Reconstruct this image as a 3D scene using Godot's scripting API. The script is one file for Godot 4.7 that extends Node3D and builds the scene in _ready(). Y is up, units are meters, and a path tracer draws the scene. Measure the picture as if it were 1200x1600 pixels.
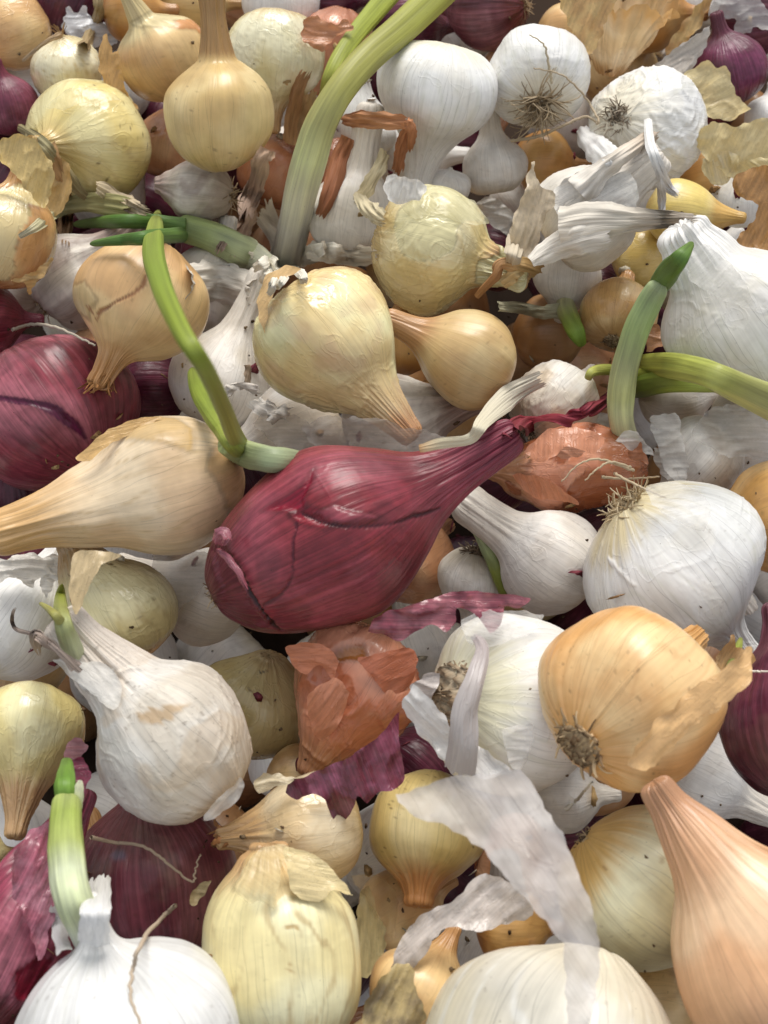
extends Node3D
# A pile of small onions, shallots and garlic bulbs seen close up. Lengths in the calls below are millimetres, turned into metres here.

const MM := 0.001
var taken := {}
var mats := {}
var things := {}
var lo := FastNoiseLite.new()
var md := FastNoiseLite.new()
var hi := FastNoiseLite.new()
var cell := FastNoiseLite.new()
var rng := RandomNumberGenerator.new()


func mm(x: float, y: float, z: float) -> Vector3:
	return Vector3(x, y, z) * MM


func numbered(called: String) -> String:
	var n: int = taken.get(called, 0)
	taken[called] = n + 1
	return called if n == 0 else "%s_%03d" % [called, n]


func tag(o: Node3D, label: String, category: String, group := "") -> void:
	o.set_meta("label", label)
	o.set_meta("category", category)
	if group != "":
		o.set_meta("group", group)


func obj(called: String, mesh: Mesh, mat: Material, parent: Node3D) -> MeshInstance3D:
	var o := MeshInstance3D.new()
	o.name = called
	o.mesh = mesh
	o.material_override = mat
	parent.add_child(o, true)
	return o


func thing(called: String, label: String, category: String, at: Vector3, group := "") -> Node3D:
	var o := Node3D.new()
	o.name = numbered(called)
	add_child(o, true)
	o.position = at
	tag(o, label, category, group)
	return o


# ---------------------------------------------------------------- textures and materials

func fibre_image(size: int, seed_: int, along: int, contrast: float, floor_: float, veins := 0, vein_dark := 0.0) -> Image:
	# long fibres that run along v: noise squeezed across u, stretched along v
	var a := FastNoiseLite.new()
	a.seed = seed_
	a.frequency = 0.045
	a.fractal_octaves = 4
	var b := FastNoiseLite.new()
	b.seed = seed_ + 5
	b.frequency = 0.012
	b.fractal_octaves = 3
	var ia := a.get_seamless_image(size, along)
	ia.resize(size, size, Image.INTERPOLATE_CUBIC)
	var ib := b.get_seamless_image(size, size)
	ia.convert(Image.FORMAT_L8)
	ib.convert(Image.FORMAT_L8)
	var da := ia.get_data()
	var db := ib.get_data()
	var out := PackedByteArray()
	out.resize(size * size)
	for i in size * size:
		var v := float(da[i]) / 255.0 * 0.7 + float(db[i]) / 255.0 * 0.3
		out[i] = int(clampf(floor_ + (1.0 - floor_) * clampf((v - 0.5) * contrast + 0.5, 0.0, 1.0), 0.0, 1.0) * 255.0)
	rng.seed = seed_ * 13
	for k in veins:
		var x0 := rng.randf() * size
		var sway := rng.randf_range(2.0, 9.0) * size / 512.0
		var turn := rng.randf() * TAU
		var dark := vein_dark * rng.randf_range(0.3, 1.0)
		var from := rng.randf_range(-0.3, 0.5) * size
		var to := from + rng.randf_range(0.4, 1.2) * size
		for y in range(maxi(0, int(from)), mini(size, int(to))):
			var x := x0 + sin(y * TAU / size + turn) * sway + sin(y * TAU * 3.0 / size + turn * 2.0) * sway * 0.3
			var ends := clampf(minf(y - from, to - y) / (0.12 * size), 0.0, 1.0)
			var i0 := int(floorf(x))
			for dx in range(-1, 3):
				var cover := clampf(1.3 - absf(i0 + dx - x), 0.0, 1.0) * dark * ends
				var i := y * size + posmod(i0 + dx, size)
				out[i] = int(out[i] * (1.0 - cover))
	for k in veins * 2:
		var cx := rng.randi() % size
		var cy := rng.randi() % size
		var rr := rng.randf_range(0.8, 2.2) * size / 1024.0 * 1.5
		var dark := rng.randf_range(0.1, 0.45) * clampf(vein_dark * 3.0, 0.0, 1.0)
		for dy in range(-4, 5):
			for dx in range(-4, 5):
				var f := clampf(rr + 0.5 - sqrt(dx * dx * 2.0 + dy * dy * 0.7), 0.0, 1.0) * dark
				var i := posmod(cy + dy, size) * size + posmod(cx + dx, size)
				out[i] = int(out[i] * (1.0 - f))
	return Image.create_from_data(size, size, false, Image.FORMAT_L8, out)


func tex(im: Image) -> ImageTexture:
	im.convert(Image.FORMAT_RGB8)
	return ImageTexture.create_from_image(im)


func crumple_image(size: int, seed_: int) -> Image:
	# sparse creases of a dry papery skin over fine long fibres, as a height
	var a := FastNoiseLite.new()
	a.seed = seed_
	a.frequency = 0.011
	a.noise_type = FastNoiseLite.TYPE_SIMPLEX_SMOOTH
	a.fractal_type = FastNoiseLite.FRACTAL_FBM
	a.fractal_octaves = 2
	a.domain_warp_enabled = true
	a.domain_warp_amplitude = 22.0
	a.domain_warp_frequency = 0.01
	var b := FastNoiseLite.new()
	b.seed = seed_ + 3
	b.frequency = 0.05
	b.fractal_octaves = 3
	var ia := a.get_seamless_image(size, size / 2)
	ia.resize(size, size, Image.INTERPOLATE_CUBIC)
	var ib := b.get_seamless_image(size, size / 16)
	ib.resize(size, size, Image.INTERPOLATE_CUBIC)
	ia.convert(Image.FORMAT_L8)
	ib.convert(Image.FORMAT_L8)
	var da := ia.get_data()
	var db := ib.get_data()
	var out := PackedByteArray()
	out.resize(size * size)
	for i in size * size:
		var v := da[i] / 255.0
		var e := maxf(0.0, 1.0 - absf(v - 0.5) * 16.0)
		var e2 := maxf(0.0, 1.0 - absf(v - 0.68) * 20.0)
		out[i] = int(clampf(0.2 + e * e * 0.35 + e2 * e2 * 0.25 + db[i] / 255.0 * 0.3, 0.0, 1.0) * 255.0)
	return Image.create_from_data(size, size, false, Image.FORMAT_L8, out)


func make_material(called: String, rough: float, spec: float, coat: float, back: float, bump: float, fibre: Texture2D, relief: Texture2D, scale_: Vector2, sss := 0.0) -> void:
	var m := StandardMaterial3D.new()
	m.resource_name = called
	m.vertex_color_use_as_albedo = true
	m.albedo_color = Color(1, 1, 1)
	m.albedo_texture = fibre
	m.roughness = rough
	m.metallic_specular = spec
	m.uv1_scale = Vector3(scale_.x, scale_.y, 1)
	if coat > 0.0:
		m.clearcoat_enabled = true
		m.clearcoat = coat
		m.clearcoat_roughness = 0.22
	if back > 0.0:
		m.backlight_enabled = true
		m.backlight = Color(back, back, back)
	if bump > 0.0:
		m.heightmap_enabled = true
		m.heightmap_texture = relief
		m.heightmap_scale = bump
	if sss > 0.0:
		m.subsurf_scatter_enabled = true
		m.subsurf_scatter_strength = sss
	m.cull_mode = BaseMaterial3D.CULL_DISABLED
	mats[called] = m


func make_materials() -> void:
	var fine := tex(fibre_image(1024, 11, 24, 1.5, 0.955, 44, 0.17))
	var soft := tex(fibre_image(1024, 23, 32, 1.8, 0.94, 36, 0.20))
	var strong := tex(fibre_image(1024, 37, 16, 2.0, 0.80, 40, 0.25))
	var relief_fibre := tex(fibre_image(512, 51, 24, 2.0, 0.0))
	var relief_crumple := tex(crumple_image(512, 71))
	#             name      rough spec coat back bump(cm)
	make_material("skin", 0.34, 0.5, 0.08, 0.0, 0.004, fine, relief_fibre, Vector2(2, 1))
	make_material("smooth", 0.31, 0.48, 0.08, 0.0, 0.0035, soft, relief_fibre, Vector2(2, 1))
	make_material("papery", 0.24, 0.55, 0.25, 0.0, 0.022, fine, relief_crumple, Vector2(2, 1))
	make_material("garlic", 0.46, 0.45, 0.0, 0.0, 0.014, soft, relief_crumple, Vector2(2, 1))
	make_material("red", 0.34, 0.42, 0.06, 0.0, 0.016, strong, relief_fibre, Vector2(2, 1))
	make_material("sprout", 0.45, 0.4, 0.0, 0.35, 0.006, soft, relief_fibre, Vector2(1, 1))
	make_material("dry", 0.62, 0.35, 0.0, 0.3, 0.012, fine, relief_fibre, Vector2(1, 1))
	make_material("husk", 0.32, 0.55, 0.0, 0.7, 0.02, fine, relief_crumple, Vector2(1, 1))
	make_material("redskin", 0.26, 0.5, 0.2, 0.3, 0.02, strong, relief_crumple, Vector2(1, 1))
	make_material("root", 0.8, 0.25, 0.0, 0.0, 0.0, strong, relief_fibre, Vector2(1, 1))
	var film := StandardMaterial3D.new()
	film.resource_name = "film"
	film.vertex_color_use_as_albedo = true
	film.albedo_color = Color(1, 1, 1, 0.66)
	film.transparency = BaseMaterial3D.TRANSPARENCY_ALPHA
	film.albedo_texture = fine
	film.roughness = 0.45
	film.heightmap_enabled = true
	film.heightmap_texture = relief_crumple
	film.heightmap_scale = 0.02
	film.backlight_enabled = true
	film.backlight = Color(0.7, 0.7, 0.7)
	film.cull_mode = BaseMaterial3D.CULL_DISABLED
	mats["film"] = film
	var haze_skin: StandardMaterial3D = film.duplicate()
	haze_skin.resource_name = "thin_film"
	haze_skin.albedo_color = Color(1, 1, 1, 0.42)
	mats["thin_film"] = haze_skin


# ---------------------------------------------------------------- what the kinds of bulb look like (linear colours)

func kinds() -> Dictionary:
	var plain := {
		"mat": "skin", "lump": 0.075, "rib": 0.006, "ribk": 5.0, "crk": 0.0, "crf": 3.2, "crm": 0.1, "crs": 4.2, "str": 0.045, "vein": 0.0, "nv": 14.0, "lobe": 0.0, "nl": 7.0,
		"nk0": 0.72, "nk1": 1.25, "rt0": -0.5, "rt1": -0.9, "blot": Color(0.3, 0.2, 0.1), "blots": 0.0, "spk": 0.0, "peel": 9.0, "neckrib": 0.08, "altk": 0.8, "grime": 0.15,
	}
	var k := {}
	k["tan"] = {"col": Color(0.72, 0.43, 0.18), "alt": Color(0.78, 0.55, 0.27), "veinc": Color(0.40, 0.20, 0.08), "neck": Color(0.50, 0.26, 0.10), "root": Color(0.50, 0.30, 0.13), "inner": Color(0.70, 0.60, 0.36), "vein": 0.22, "spk": 0.3}
	k["beige"] = {"col": Color(0.66, 0.46, 0.19), "alt": Color(0.72, 0.56, 0.28), "veinc": Color(0.42, 0.25, 0.10), "neck": Color(0.42, 0.24, 0.09), "root": Color(0.48, 0.32, 0.11), "inner": Color(0.6, 0.5, 0.3), "vein": 0.15, "spk": 0.6}
	k["yellow"] = {"col": Color(0.76, 0.62, 0.25), "alt": Color(0.82, 0.73, 0.38), "veinc": Color(0.50, 0.36, 0.13), "neck": Color(0.54, 0.36, 0.13), "root": Color(0.56, 0.43, 0.17), "inner": Color(0.70, 0.66, 0.44), "vein": 0.3, "spk": 0.5, "mat": "papery", "crk": 0.010, "crm": -0.2}
	k["lemon"] = {"col": Color(0.8, 0.67, 0.29), "alt": Color(0.85, 0.78, 0.45), "veinc": Color(0.52, 0.36, 0.13), "neck": Color(0.56, 0.34, 0.16), "root": Color(0.64, 0.46, 0.20), "inner": Color(0.74, 0.70, 0.48), "vein": 0.2, "spk": 0.2, "mat": "papery", "crk": 0.016, "crm": -0.2}
	k["olive"] = {"col": Color(0.58, 0.47, 0.18), "alt": Color(0.66, 0.57, 0.27), "veinc": Color(0.30, 0.20, 0.08), "neck": Color(0.44, 0.29, 0.14), "root": Color(0.40, 0.28, 0.11), "inner": Color(0.6, 0.54, 0.32), "vein": 0.3, "spk": 0.9, "mat": "papery", "crk": 0.012, "crm": -0.1}
	k["gold"] = {"col": Color(0.76, 0.42, 0.16), "alt": Color(0.84, 0.59, 0.3), "veinc": Color(0.46, 0.19, 0.05), "neck": Color(0.56, 0.30, 0.10), "root": Color(0.64, 0.36, 0.12), "inner": Color(0.7, 0.55, 0.26), "vein": 0.22, "nv": 18.0, "spk": 0.5, "str": 0.05, "rib": 0.008}
	k["orange"] = {"col": Color(0.6, 0.3, 0.085), "alt": Color(0.66, 0.39, 0.14), "veinc": Color(0.30, 0.12, 0.04), "neck": Color(0.42, 0.20, 0.07), "root": Color(0.40, 0.18, 0.06), "inner": Color(0.6, 0.45, 0.2), "vein": 0.3, "spk": 0.3}
	k["copper"] = {"col": Color(0.58, 0.2, 0.1), "alt": Color(0.68, 0.31, 0.19), "veinc": Color(0.30, 0.09, 0.04), "neck": Color(0.50, 0.24, 0.12), "root": Color(0.40, 0.14, 0.06), "inner": Color(0.36, 0.11, 0.045), "vein": 0.3, "crk": 0.028, "crf": 2.2, "crm": -0.5, "mat": "papery", "rib": 0.014, "lump": 0.09}
	k["pink"] = {"col": Color(0.7, 0.41, 0.22), "alt": Color(0.74, 0.5, 0.3), "veinc": Color(0.44, 0.20, 0.10), "neck": Color(0.54, 0.29, 0.16), "root": Color(0.55, 0.3, 0.14), "inner": Color(0.66, 0.5, 0.3), "vein": 0.35, "nv": 16.0, "rib": 0.01}
	k["cream"] = {"col": Color(0.8, 0.6, 0.37), "alt": Color(0.84, 0.7, 0.48), "veinc": Color(0.55, 0.38, 0.18), "neck": Color(0.60, 0.38, 0.18), "root": Color(0.62, 0.42, 0.2), "inner": Color(0.76, 0.7, 0.5), "vein": 0.28, "crk": 0.012, "mat": "papery"}
	k["garlic"] = {"spk": 0.3, "crs": 2.5, "col": Color(0.74, 0.69, 0.61), "alt": Color(0.8, 0.77, 0.73), "veinc": Color(0.60, 0.52, 0.44), "neck": Color(0.74, 0.68, 0.60), "root": Color(0.66, 0.58, 0.44), "inner": Color(0.76, 0.72, 0.62), "vein": 0.16, "nv": 22.0, "crk": 0.026, "crf": 2.6, "crm": -0.3, "lobe": 0.03, "mat": "garlic", "str": 0.06, "blot": Color(0.60, 0.46, 0.30), "blots": 0.12, "rib": 0.006, "grime": 0.1, "neckrib": 0.08}
	k["white"] = {"spk": 0.3, "crs": 2.5, "col": Color(0.8, 0.785, 0.76), "alt": Color(0.84, 0.835, 0.82), "veinc": Color(0.60, 0.60, 0.50), "neck": Color(0.80, 0.78, 0.75), "root": Color(0.78, 0.72, 0.58), "inner": Color(0.8, 0.8, 0.76), "vein": 0.22, "nv": 22.0, "crk": 0.020, "crf": 2.4, "crm": -0.2, "lobe": 0.015, "mat": "garlic", "str": 0.04, "rib": 0.006, "grime": 0.06, "neckrib": 0.08}
	k["stained"] = {"crs": 2.5, "col": Color(0.72, 0.65, 0.55), "alt": Color(0.79, 0.75, 0.69), "veinc": Color(0.5, 0.4, 0.3), "neck": Color(0.70, 0.62, 0.54), "root": Color(0.6, 0.5, 0.38), "inner": Color(0.74, 0.66, 0.52), "vein": 0.22, "nv": 20.0, "crk": 0.034, "crf": 2.4, "crm": -0.5, "lobe": 0.02, "mat": "garlic", "str": 0.08, "blot": Color(0.58, 0.42, 0.25), "blots": 0.45, "spk": 0.5, "rib": 0.01, "neckrib": 0.1}
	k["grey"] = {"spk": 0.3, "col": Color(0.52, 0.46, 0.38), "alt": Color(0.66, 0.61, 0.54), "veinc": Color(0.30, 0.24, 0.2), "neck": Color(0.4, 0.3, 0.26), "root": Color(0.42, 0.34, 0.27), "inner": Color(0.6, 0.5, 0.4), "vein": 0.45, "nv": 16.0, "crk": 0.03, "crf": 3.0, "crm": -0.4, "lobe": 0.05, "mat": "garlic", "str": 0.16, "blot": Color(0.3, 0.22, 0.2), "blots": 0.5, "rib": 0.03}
	k["red"] = {"col": Color(0.26, 0.036, 0.052), "alt": Color(0.38, 0.085, 0.115), "veinc": Color(0.11, 0.015, 0.03), "neck": Color(0.26, 0.05, 0.08), "root": Color(0.16, 0.04, 0.045), "inner": Color(0.32, 0.02, 0.05), "vein": 0.3, "nv": 22.0, "mat": "red", "str": 0.12, "blot": Color(0.13, 0.03, 0.04), "blots": 0.45, "rib": 0.006, "crk": 0.008, "lump": 0.04}
	k["wine"] = {"col": Color(0.10, 0.018, 0.038), "alt": Color(0.17, 0.04, 0.07), "veinc": Color(0.05, 0.008, 0.018), "neck": Color(0.17, 0.05, 0.07), "root": Color(0.09, 0.02, 0.03), "inner": Color(0.14, 0.01, 0.04), "vein": 0.3, "nv": 20.0, "mat": "red", "str": 0.12, "blot": Color(0.22, 0.13, 0.11), "blots": 0.15, "rib": 0.006, "crk": 0.008}
	for n in k:
		k[n].merge(plain)
	return k


# ---------------------------------------------------------------- bulbs

# outlines from the root end to the tip of the neck: (place along the axis, radius) in radii of the bulb; "n" marks where the neck begins
var shapes := {
	"round": [Vector2(-0.9, 0), Vector2(-0.92, 0.14), Vector2(-0.86, 0.36), Vector2(-0.68, 0.7), Vector2(-0.38, 0.93), Vector2(0, 1), Vector2(0.36, 0.93), Vector2(0.62, 0.72), Vector2(0.8, 0.47), Vector2(0.92, 0.3), "n", Vector2(1.05, 0.22), Vector2(1.25, 0.17), Vector2(1.45, 0.15), Vector2(1.5, 0)],
	"pear": [Vector2(-0.84, 0), Vector2(-0.85, 0.16), Vector2(-0.8, 0.38), Vector2(-0.64, 0.72), Vector2(-0.36, 0.93), Vector2(0, 1), Vector2(0.36, 0.92), Vector2(0.68, 0.74), Vector2(0.95, 0.53), Vector2(1.2, 0.37), "n", Vector2(1.45, 0.27), Vector2(1.7, 0.2), Vector2(1.95, 0.16), Vector2(2, 0)],
	"torpedo": [Vector2(-1.42, 0), Vector2(-1.44, 0.14), Vector2(-1.36, 0.34), Vector2(-1.12, 0.62), Vector2(-0.7, 0.87), Vector2(-0.25, 0.98), Vector2(0.1, 1), Vector2(0.5, 0.9), Vector2(0.95, 0.68), Vector2(1.35, 0.46), "n", Vector2(1.75, 0.31), Vector2(2.15, 0.24), Vector2(2.5, 0.19), Vector2(2.55, 0)],
	"garlic": [Vector2(-0.7, 0), Vector2(-0.74, 0.14), Vector2(-0.76, 0.3), Vector2(-0.66, 0.64), Vector2(-0.36, 0.92), Vector2(0, 1), Vector2(0.32, 0.94), Vector2(0.58, 0.77), Vector2(0.8, 0.56), Vector2(1, 0.41), "n", Vector2(1.25, 0.32), Vector2(1.6, 0.26), Vector2(1.95, 0.22), Vector2(2, 0)],
	"funnel": [Vector2(-0.9, 0.3), Vector2(-0.75, 0.42), Vector2(-0.4, 0.56), Vector2(0, 0.68), Vector2(0.4, 0.82), Vector2(0.8, 1.0), Vector2(1.05, 1.16), "n"],
	"stub": [Vector2(-0.9, 0), Vector2(-0.92, 0.14), Vector2(-0.86, 0.36), Vector2(-0.68, 0.7), Vector2(-0.38, 0.93), Vector2(0, 1), Vector2(0.36, 0.94), Vector2(0.64, 0.75), Vector2(0.82, 0.5), Vector2(0.92, 0.3), "n", Vector2(0.98, 0.16), Vector2(1.02, 0.1), Vector2(1.08, 0.08), Vector2(1.1, 0)],
}


func outline_of(shape: String, neck_long: float, neck_wide: float, tip_stretch: float, base_stretch: float) -> PackedVector2Array:
	var pts: Array = shapes[shape]
	var k := pts.find("n")
	var a0: float = pts[k - 1].x
	var out := PackedVector2Array()
	for i in pts.size():
		if i < k:
			out.append(Vector2(pts[i].x * (tip_stretch if pts[i].x > 0.0 else base_stretch), pts[i].y * (0.5 + 0.5 * neck_wide if i == k - 1 and shape != "funnel" else 1.0)))
		elif i > k:
			out.append(Vector2(a0 * tip_stretch + (pts[i].x - a0) * neck_long, pts[i].y * neck_wide))
	return out


func resample(points: PackedVector2Array, rows: int) -> PackedVector2Array:
	# Catmull-Rom through the control points (distance along the axis, radius), then even steps of arc length
	var fine := PackedVector2Array()
	var n := points.size()
	for s in n - 1:
		var p0 := points[maxi(s - 1, 0)]
		var p1 := points[s]
		var p2 := points[s + 1]
		var p3 := points[mini(s + 2, n - 1)]
		for k in 16:
			var q := p1.cubic_interpolate(p2, p0, p3, k / 16.0)
			fine.append(Vector2(q.x, maxf(q.y, 0.0)))
	fine.append(points[n - 1])
	var length := PackedFloat32Array([0.0])
	for i in range(1, fine.size()):
		length.append(length[i - 1] + fine[i].distance_to(fine[i - 1]))
	var total := length[length.size() - 1]
	var out := PackedVector2Array()
	var at := 0
	for i in rows + 1:
		var want := total * i / rows
		while at < fine.size() - 2 and length[at + 1] < want:
			at += 1
		var f := (want - length[at]) / maxf(length[at + 1] - length[at], 1e-6)
		out.append(fine[at].lerp(fine[at + 1], clampf(f, 0.0, 1.0)))
	return out


func segment_distance(p: Vector2, line: PackedVector2Array, closed: bool, sx: float) -> float:
	var best := 1e9
	var n := line.size()
	var q := Vector2(p.x * sx, p.y)
	for i in (n if closed else n - 1):
		var a := line[i]
		var b := line[(i + 1) % n]
		var c := Geometry2D.get_closest_point_to_segment(q, Vector2(a.x * sx, a.y), Vector2(b.x * sx, b.y))
		best = minf(best, c.distance_squared_to(q))
	return sqrt(best)


func bulb_mesh(p: Dictionary) -> ArrayMesh:
	var R: float = p.r * MM
	var rows: int = p.rows
	var cols: int = p.cols
	var prof := resample(p.prof, rows)
	var a0: float = prof[0].x
	var off := Vector3(float(p.seed) * 7.31, float(p.seed) * 3.17 + 5.0, float(p.seed) * 11.7)
	var pos := PackedVector3Array()
	var col := PackedColorArray()
	var uv := PackedVector2Array()
	var wide := cols + 1
	pos.resize((rows + 1) * wide)
	col.resize((rows + 1) * wide)
	uv.resize((rows + 1) * wide)
	var c_main: Color = p.col
	var c_alt: Color = p.alt
	var c_vein: Color = p.veinc
	var c_neck: Color = p.neck
	var c_root: Color = p.root
	var c_inner: Color = p.inner
	var c_blot: Color = p.blot
	var lump: float = p.lump
	var rib: float = p.rib
	var ribk: float = p.ribk
	var crk: float = p.crk
	var crf: float = p.crf
	var crm: float = p.crm
	var crs: float = p.crs
	var streak: float = p.str
	var vein: float = p.vein
	var nv: float = p.nv
	var lobe: float = p.lobe
	var nlobe: float = p.nl
	var blots: float = p.blots
	var spk: float = p.spk
	var peel: float = p.peel
	var neckrib: float = p.neckrib
	var altk: float = p.altk
	var grime: float = p.grime
	var flat: float = p.get("flat", 1.0)
	var bend: Vector2 = p.get("bend", Vector2.ZERO)
	var bend0: float = p.get("bend0", 0.5)
	var rim: float = p.get("rim", 0.0)
	var patches: Array = p.get("patches", [])
	var lines: Array = p.get("lines", [])
	var run := 0.0
	for i in rows + 1:
		var a := prof[i].x
		var r := prof[i].y
		var t := (prof[mini(i + 1, rows)] - prof[maxi(i - 1, 0)]).normalized()
		if i > 0:
			run += prof[i].distance_to(prof[i - 1])
		var n_out := t.x
		var n_up := -t.y
		var s := maxf(0.0, a - bend0)
		var shift := Vector3(bend.x * s * s, 0, bend.y * s * s)
		var necky := smoothstep(p.nk0, p.nk1, a)
		var squeeze := lerpf(1.0, flat, smoothstep(0.7, 1.4, a))
		var pole := clampf(r * 5.0, 0.0, 1.0)
		for j in cols:
			var th := TAU * j / cols
			if th > PI:
				th -= TAU
			var sx := sin(th)
			var cz := cos(th)
			var q := Vector3(sx * r, a, cz * r) + off
			var low := lo.get_noise_3dv(q * 0.75)
			var mid := md.get_noise_3dv(q * 1.6)
			var fib := hi.get_noise_3d(sx * ribk * 1.9 + off.x, a * 0.55 + off.y, cz * ribk * 1.9 + off.z)
			var fib2 := hi.get_noise_3d(sx * ribk * 0.7 + off.z, a * 0.3 + off.x, cz * ribk * 0.7 + off.y)
			var d := lump * low * pole
			d += (fib2 * rib * (1.0 + 0.6 * absf(a)) + fib * rib * 0.3) * pole
			d += (fib * 0.6 + fib2) * neckrib * necky * r
			if lobe > 0.0:
				d += lobe * (absf(sin(th * nlobe * 0.5 + low * 1.5)) - 0.6) * clampf(1.1 - absf(a + 0.1), 0.0, 1.0) * pole
			if crk > 0.0:
				var mask := smoothstep(crm, crm + 0.5, lo.get_noise_3dv(q * 0.9 + Vector3(31, 7, 3)))
				var w := Vector3(q.x * crf, q.y * crf * 0.3, q.z * crf) * 0.62 + Vector3(low * 1.2, low * 0.9, mid * 0.35)
				var n1 := lo.get_noise_3dv(w)
				var n2 := lo.get_noise_3dv(Vector3(q.z + q.y * 0.6, q.x - q.y * 0.5, q.z * 0.5) * crf * 0.55 + Vector3(5.0 + low, 9.0, 2.0 + mid * 0.5))
				var e1 := maxf(0.0, 1.0 - absf(n1) * crs)
				var e2 := maxf(0.0, 1.0 - absf(n2) * crs * 1.15)
				d += crk * mask * (e1 * e1 * 0.6 + e2 * e2 * 0.45 + absf(n1) * 0.8 - 0.45) * pole
			var c := c_main.lerp(c_alt, smoothstep(-0.35, 0.4, lo.get_noise_3dv(q * altk + Vector3(17, 0, 9)) + mid * 0.35))
			c = c.lerp(c_vein, clampf(-mid * 0.6, 0.0, 0.25) * (0.3 + grime))
			if vein > 0.0:
				var ph := th * nv / TAU + low * 0.8 + fib2 * 0.25
				var f := absf(ph - roundf(ph))
				var thick := 0.055 + 0.05 * mid
				c = c.lerp(c_vein, vein * smoothstep(thick + 0.05, thick * 0.3, f) * clampf(0.75 + low * 1.2 + mid, 0.0, 1.0))
			if blots > 0.0:
				c = c.lerp(c_blot, blots * smoothstep(0.05, 0.32, mid * 0.6 + lo.get_noise_3dv(q * 1.25 + Vector3(3, 41, 5)) * 0.75))
			c = c.lerp(c_root, smoothstep(p.rt0, p.rt1, a + fib * 0.12 + low * 0.1))
			c = c.lerp(c_neck, clampf(necky * 1.1 + necky * fib * 0.5, 0.0, 1.0))
			var sh := 1.0 + streak * fib * 1.3 + streak * 0.4 * fib2 + mid * 0.1
			c = Color(c.r * sh, c.g * sh, c.b * sh)
			if spk > 0.0:
				var more := lo.get_noise_3dv(q * 1.1 + Vector3(0, 71, 3))
				var dot := smoothstep(0.5, 0.66, hi.get_noise_3dv(q * 9.0)) * smoothstep(-0.1, 0.3, more)
				c = c.lerp(Color(0.10, 0.055, 0.02), dot * spk * 0.8)
			if peel < 5.0:
				var m := lo.get_noise_3dv(q * 0.62 + Vector3(9, 3, 51)) + peel + mid * 0.16
				var skin := smoothstep(-0.012, 0.012, m)
				d += 0.013 * skin
				c = c_inner.lerp(c, skin)
				c = c.lerp(c * 0.55, smoothstep(0.035, 0.0, absf(m)) * 0.8)
			for patch in patches:
				var box: Rect2 = patch.box
				var pt := Vector2(th + mid * patch.rag / maxf(r, 0.3), a + fib * patch.rag * 0.5 + mid * patch.rag * 0.6)
				if not box.has_point(pt):
					continue
				var inside := Geometry2D.is_point_in_polygon(pt, patch.poly)
				var dist := segment_distance(pt, patch.poly, true, r)
				var pc: Color = patch.col
				if inside:
					d += patch.lift * smoothstep(0.0, 0.05 if patch.lift > 0.0 else 0.1, dist)
					var keep: float = patch.mix
					var tone := 1.0 + streak * fib * 1.3 + mid * 0.3
					c = c.lerp(Color(pc.r * tone, pc.g * tone, pc.b * tone), keep * smoothstep(0.0, patch.soft, dist))
				if patch.edge > 0.0:
					c = c.lerp(c * 0.4, patch.edge * smoothstep(0.05, 0.005, dist))
			for line in lines:
				var box: Rect2 = line.box
				var pt := Vector2(th + (mid * 0.5 + fib * 0.3) * line.rag / maxf(r, 0.3), a + (fib + mid) * line.rag * 0.5)
				if not box.has_point(pt):
					continue
				var dist: float = segment_distance(pt, line.pts, false, r) - line.w * clampf(0.75 + mid * 2.2, 0.0, 2.0)
				d -= line.deep * smoothstep(0.022, -0.012, dist)
				d += line.lip * smoothstep(0.09, 0.01, absf(dist)) * (1.0 if dist > 0.0 else 0.0)
				c = c.lerp(line.col, smoothstep(0.022, -0.004, dist))
			var o := r + d * n_out
			var rise := 0.0
			if rim > 0.0:
				rise = rim * (lo.get_noise_2d(th * 1.3 + off.x, 3.0) + 0.5 * hi.get_noise_2d(cos(th) * 4.0 + off.y, sin(th) * 4.0)) * float(i) / rows
			pos[i * wide + j] = Vector3(sx * o, a - a0 + d * n_up + rise, cz * o * squeeze) * R + shift * R
			c.a = 1.0
			col[i * wide + j] = c
			uv[i * wide + j] = Vector2(float(j) / cols, run * 0.45)
		pos[i * wide + cols] = pos[i * wide]
		col[i * wide + cols] = col[i * wide]
		uv[i * wide + cols] = Vector2(1.0, run * 0.45)
	return grid_mesh(pos, col, uv, rows, cols, true)


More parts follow.
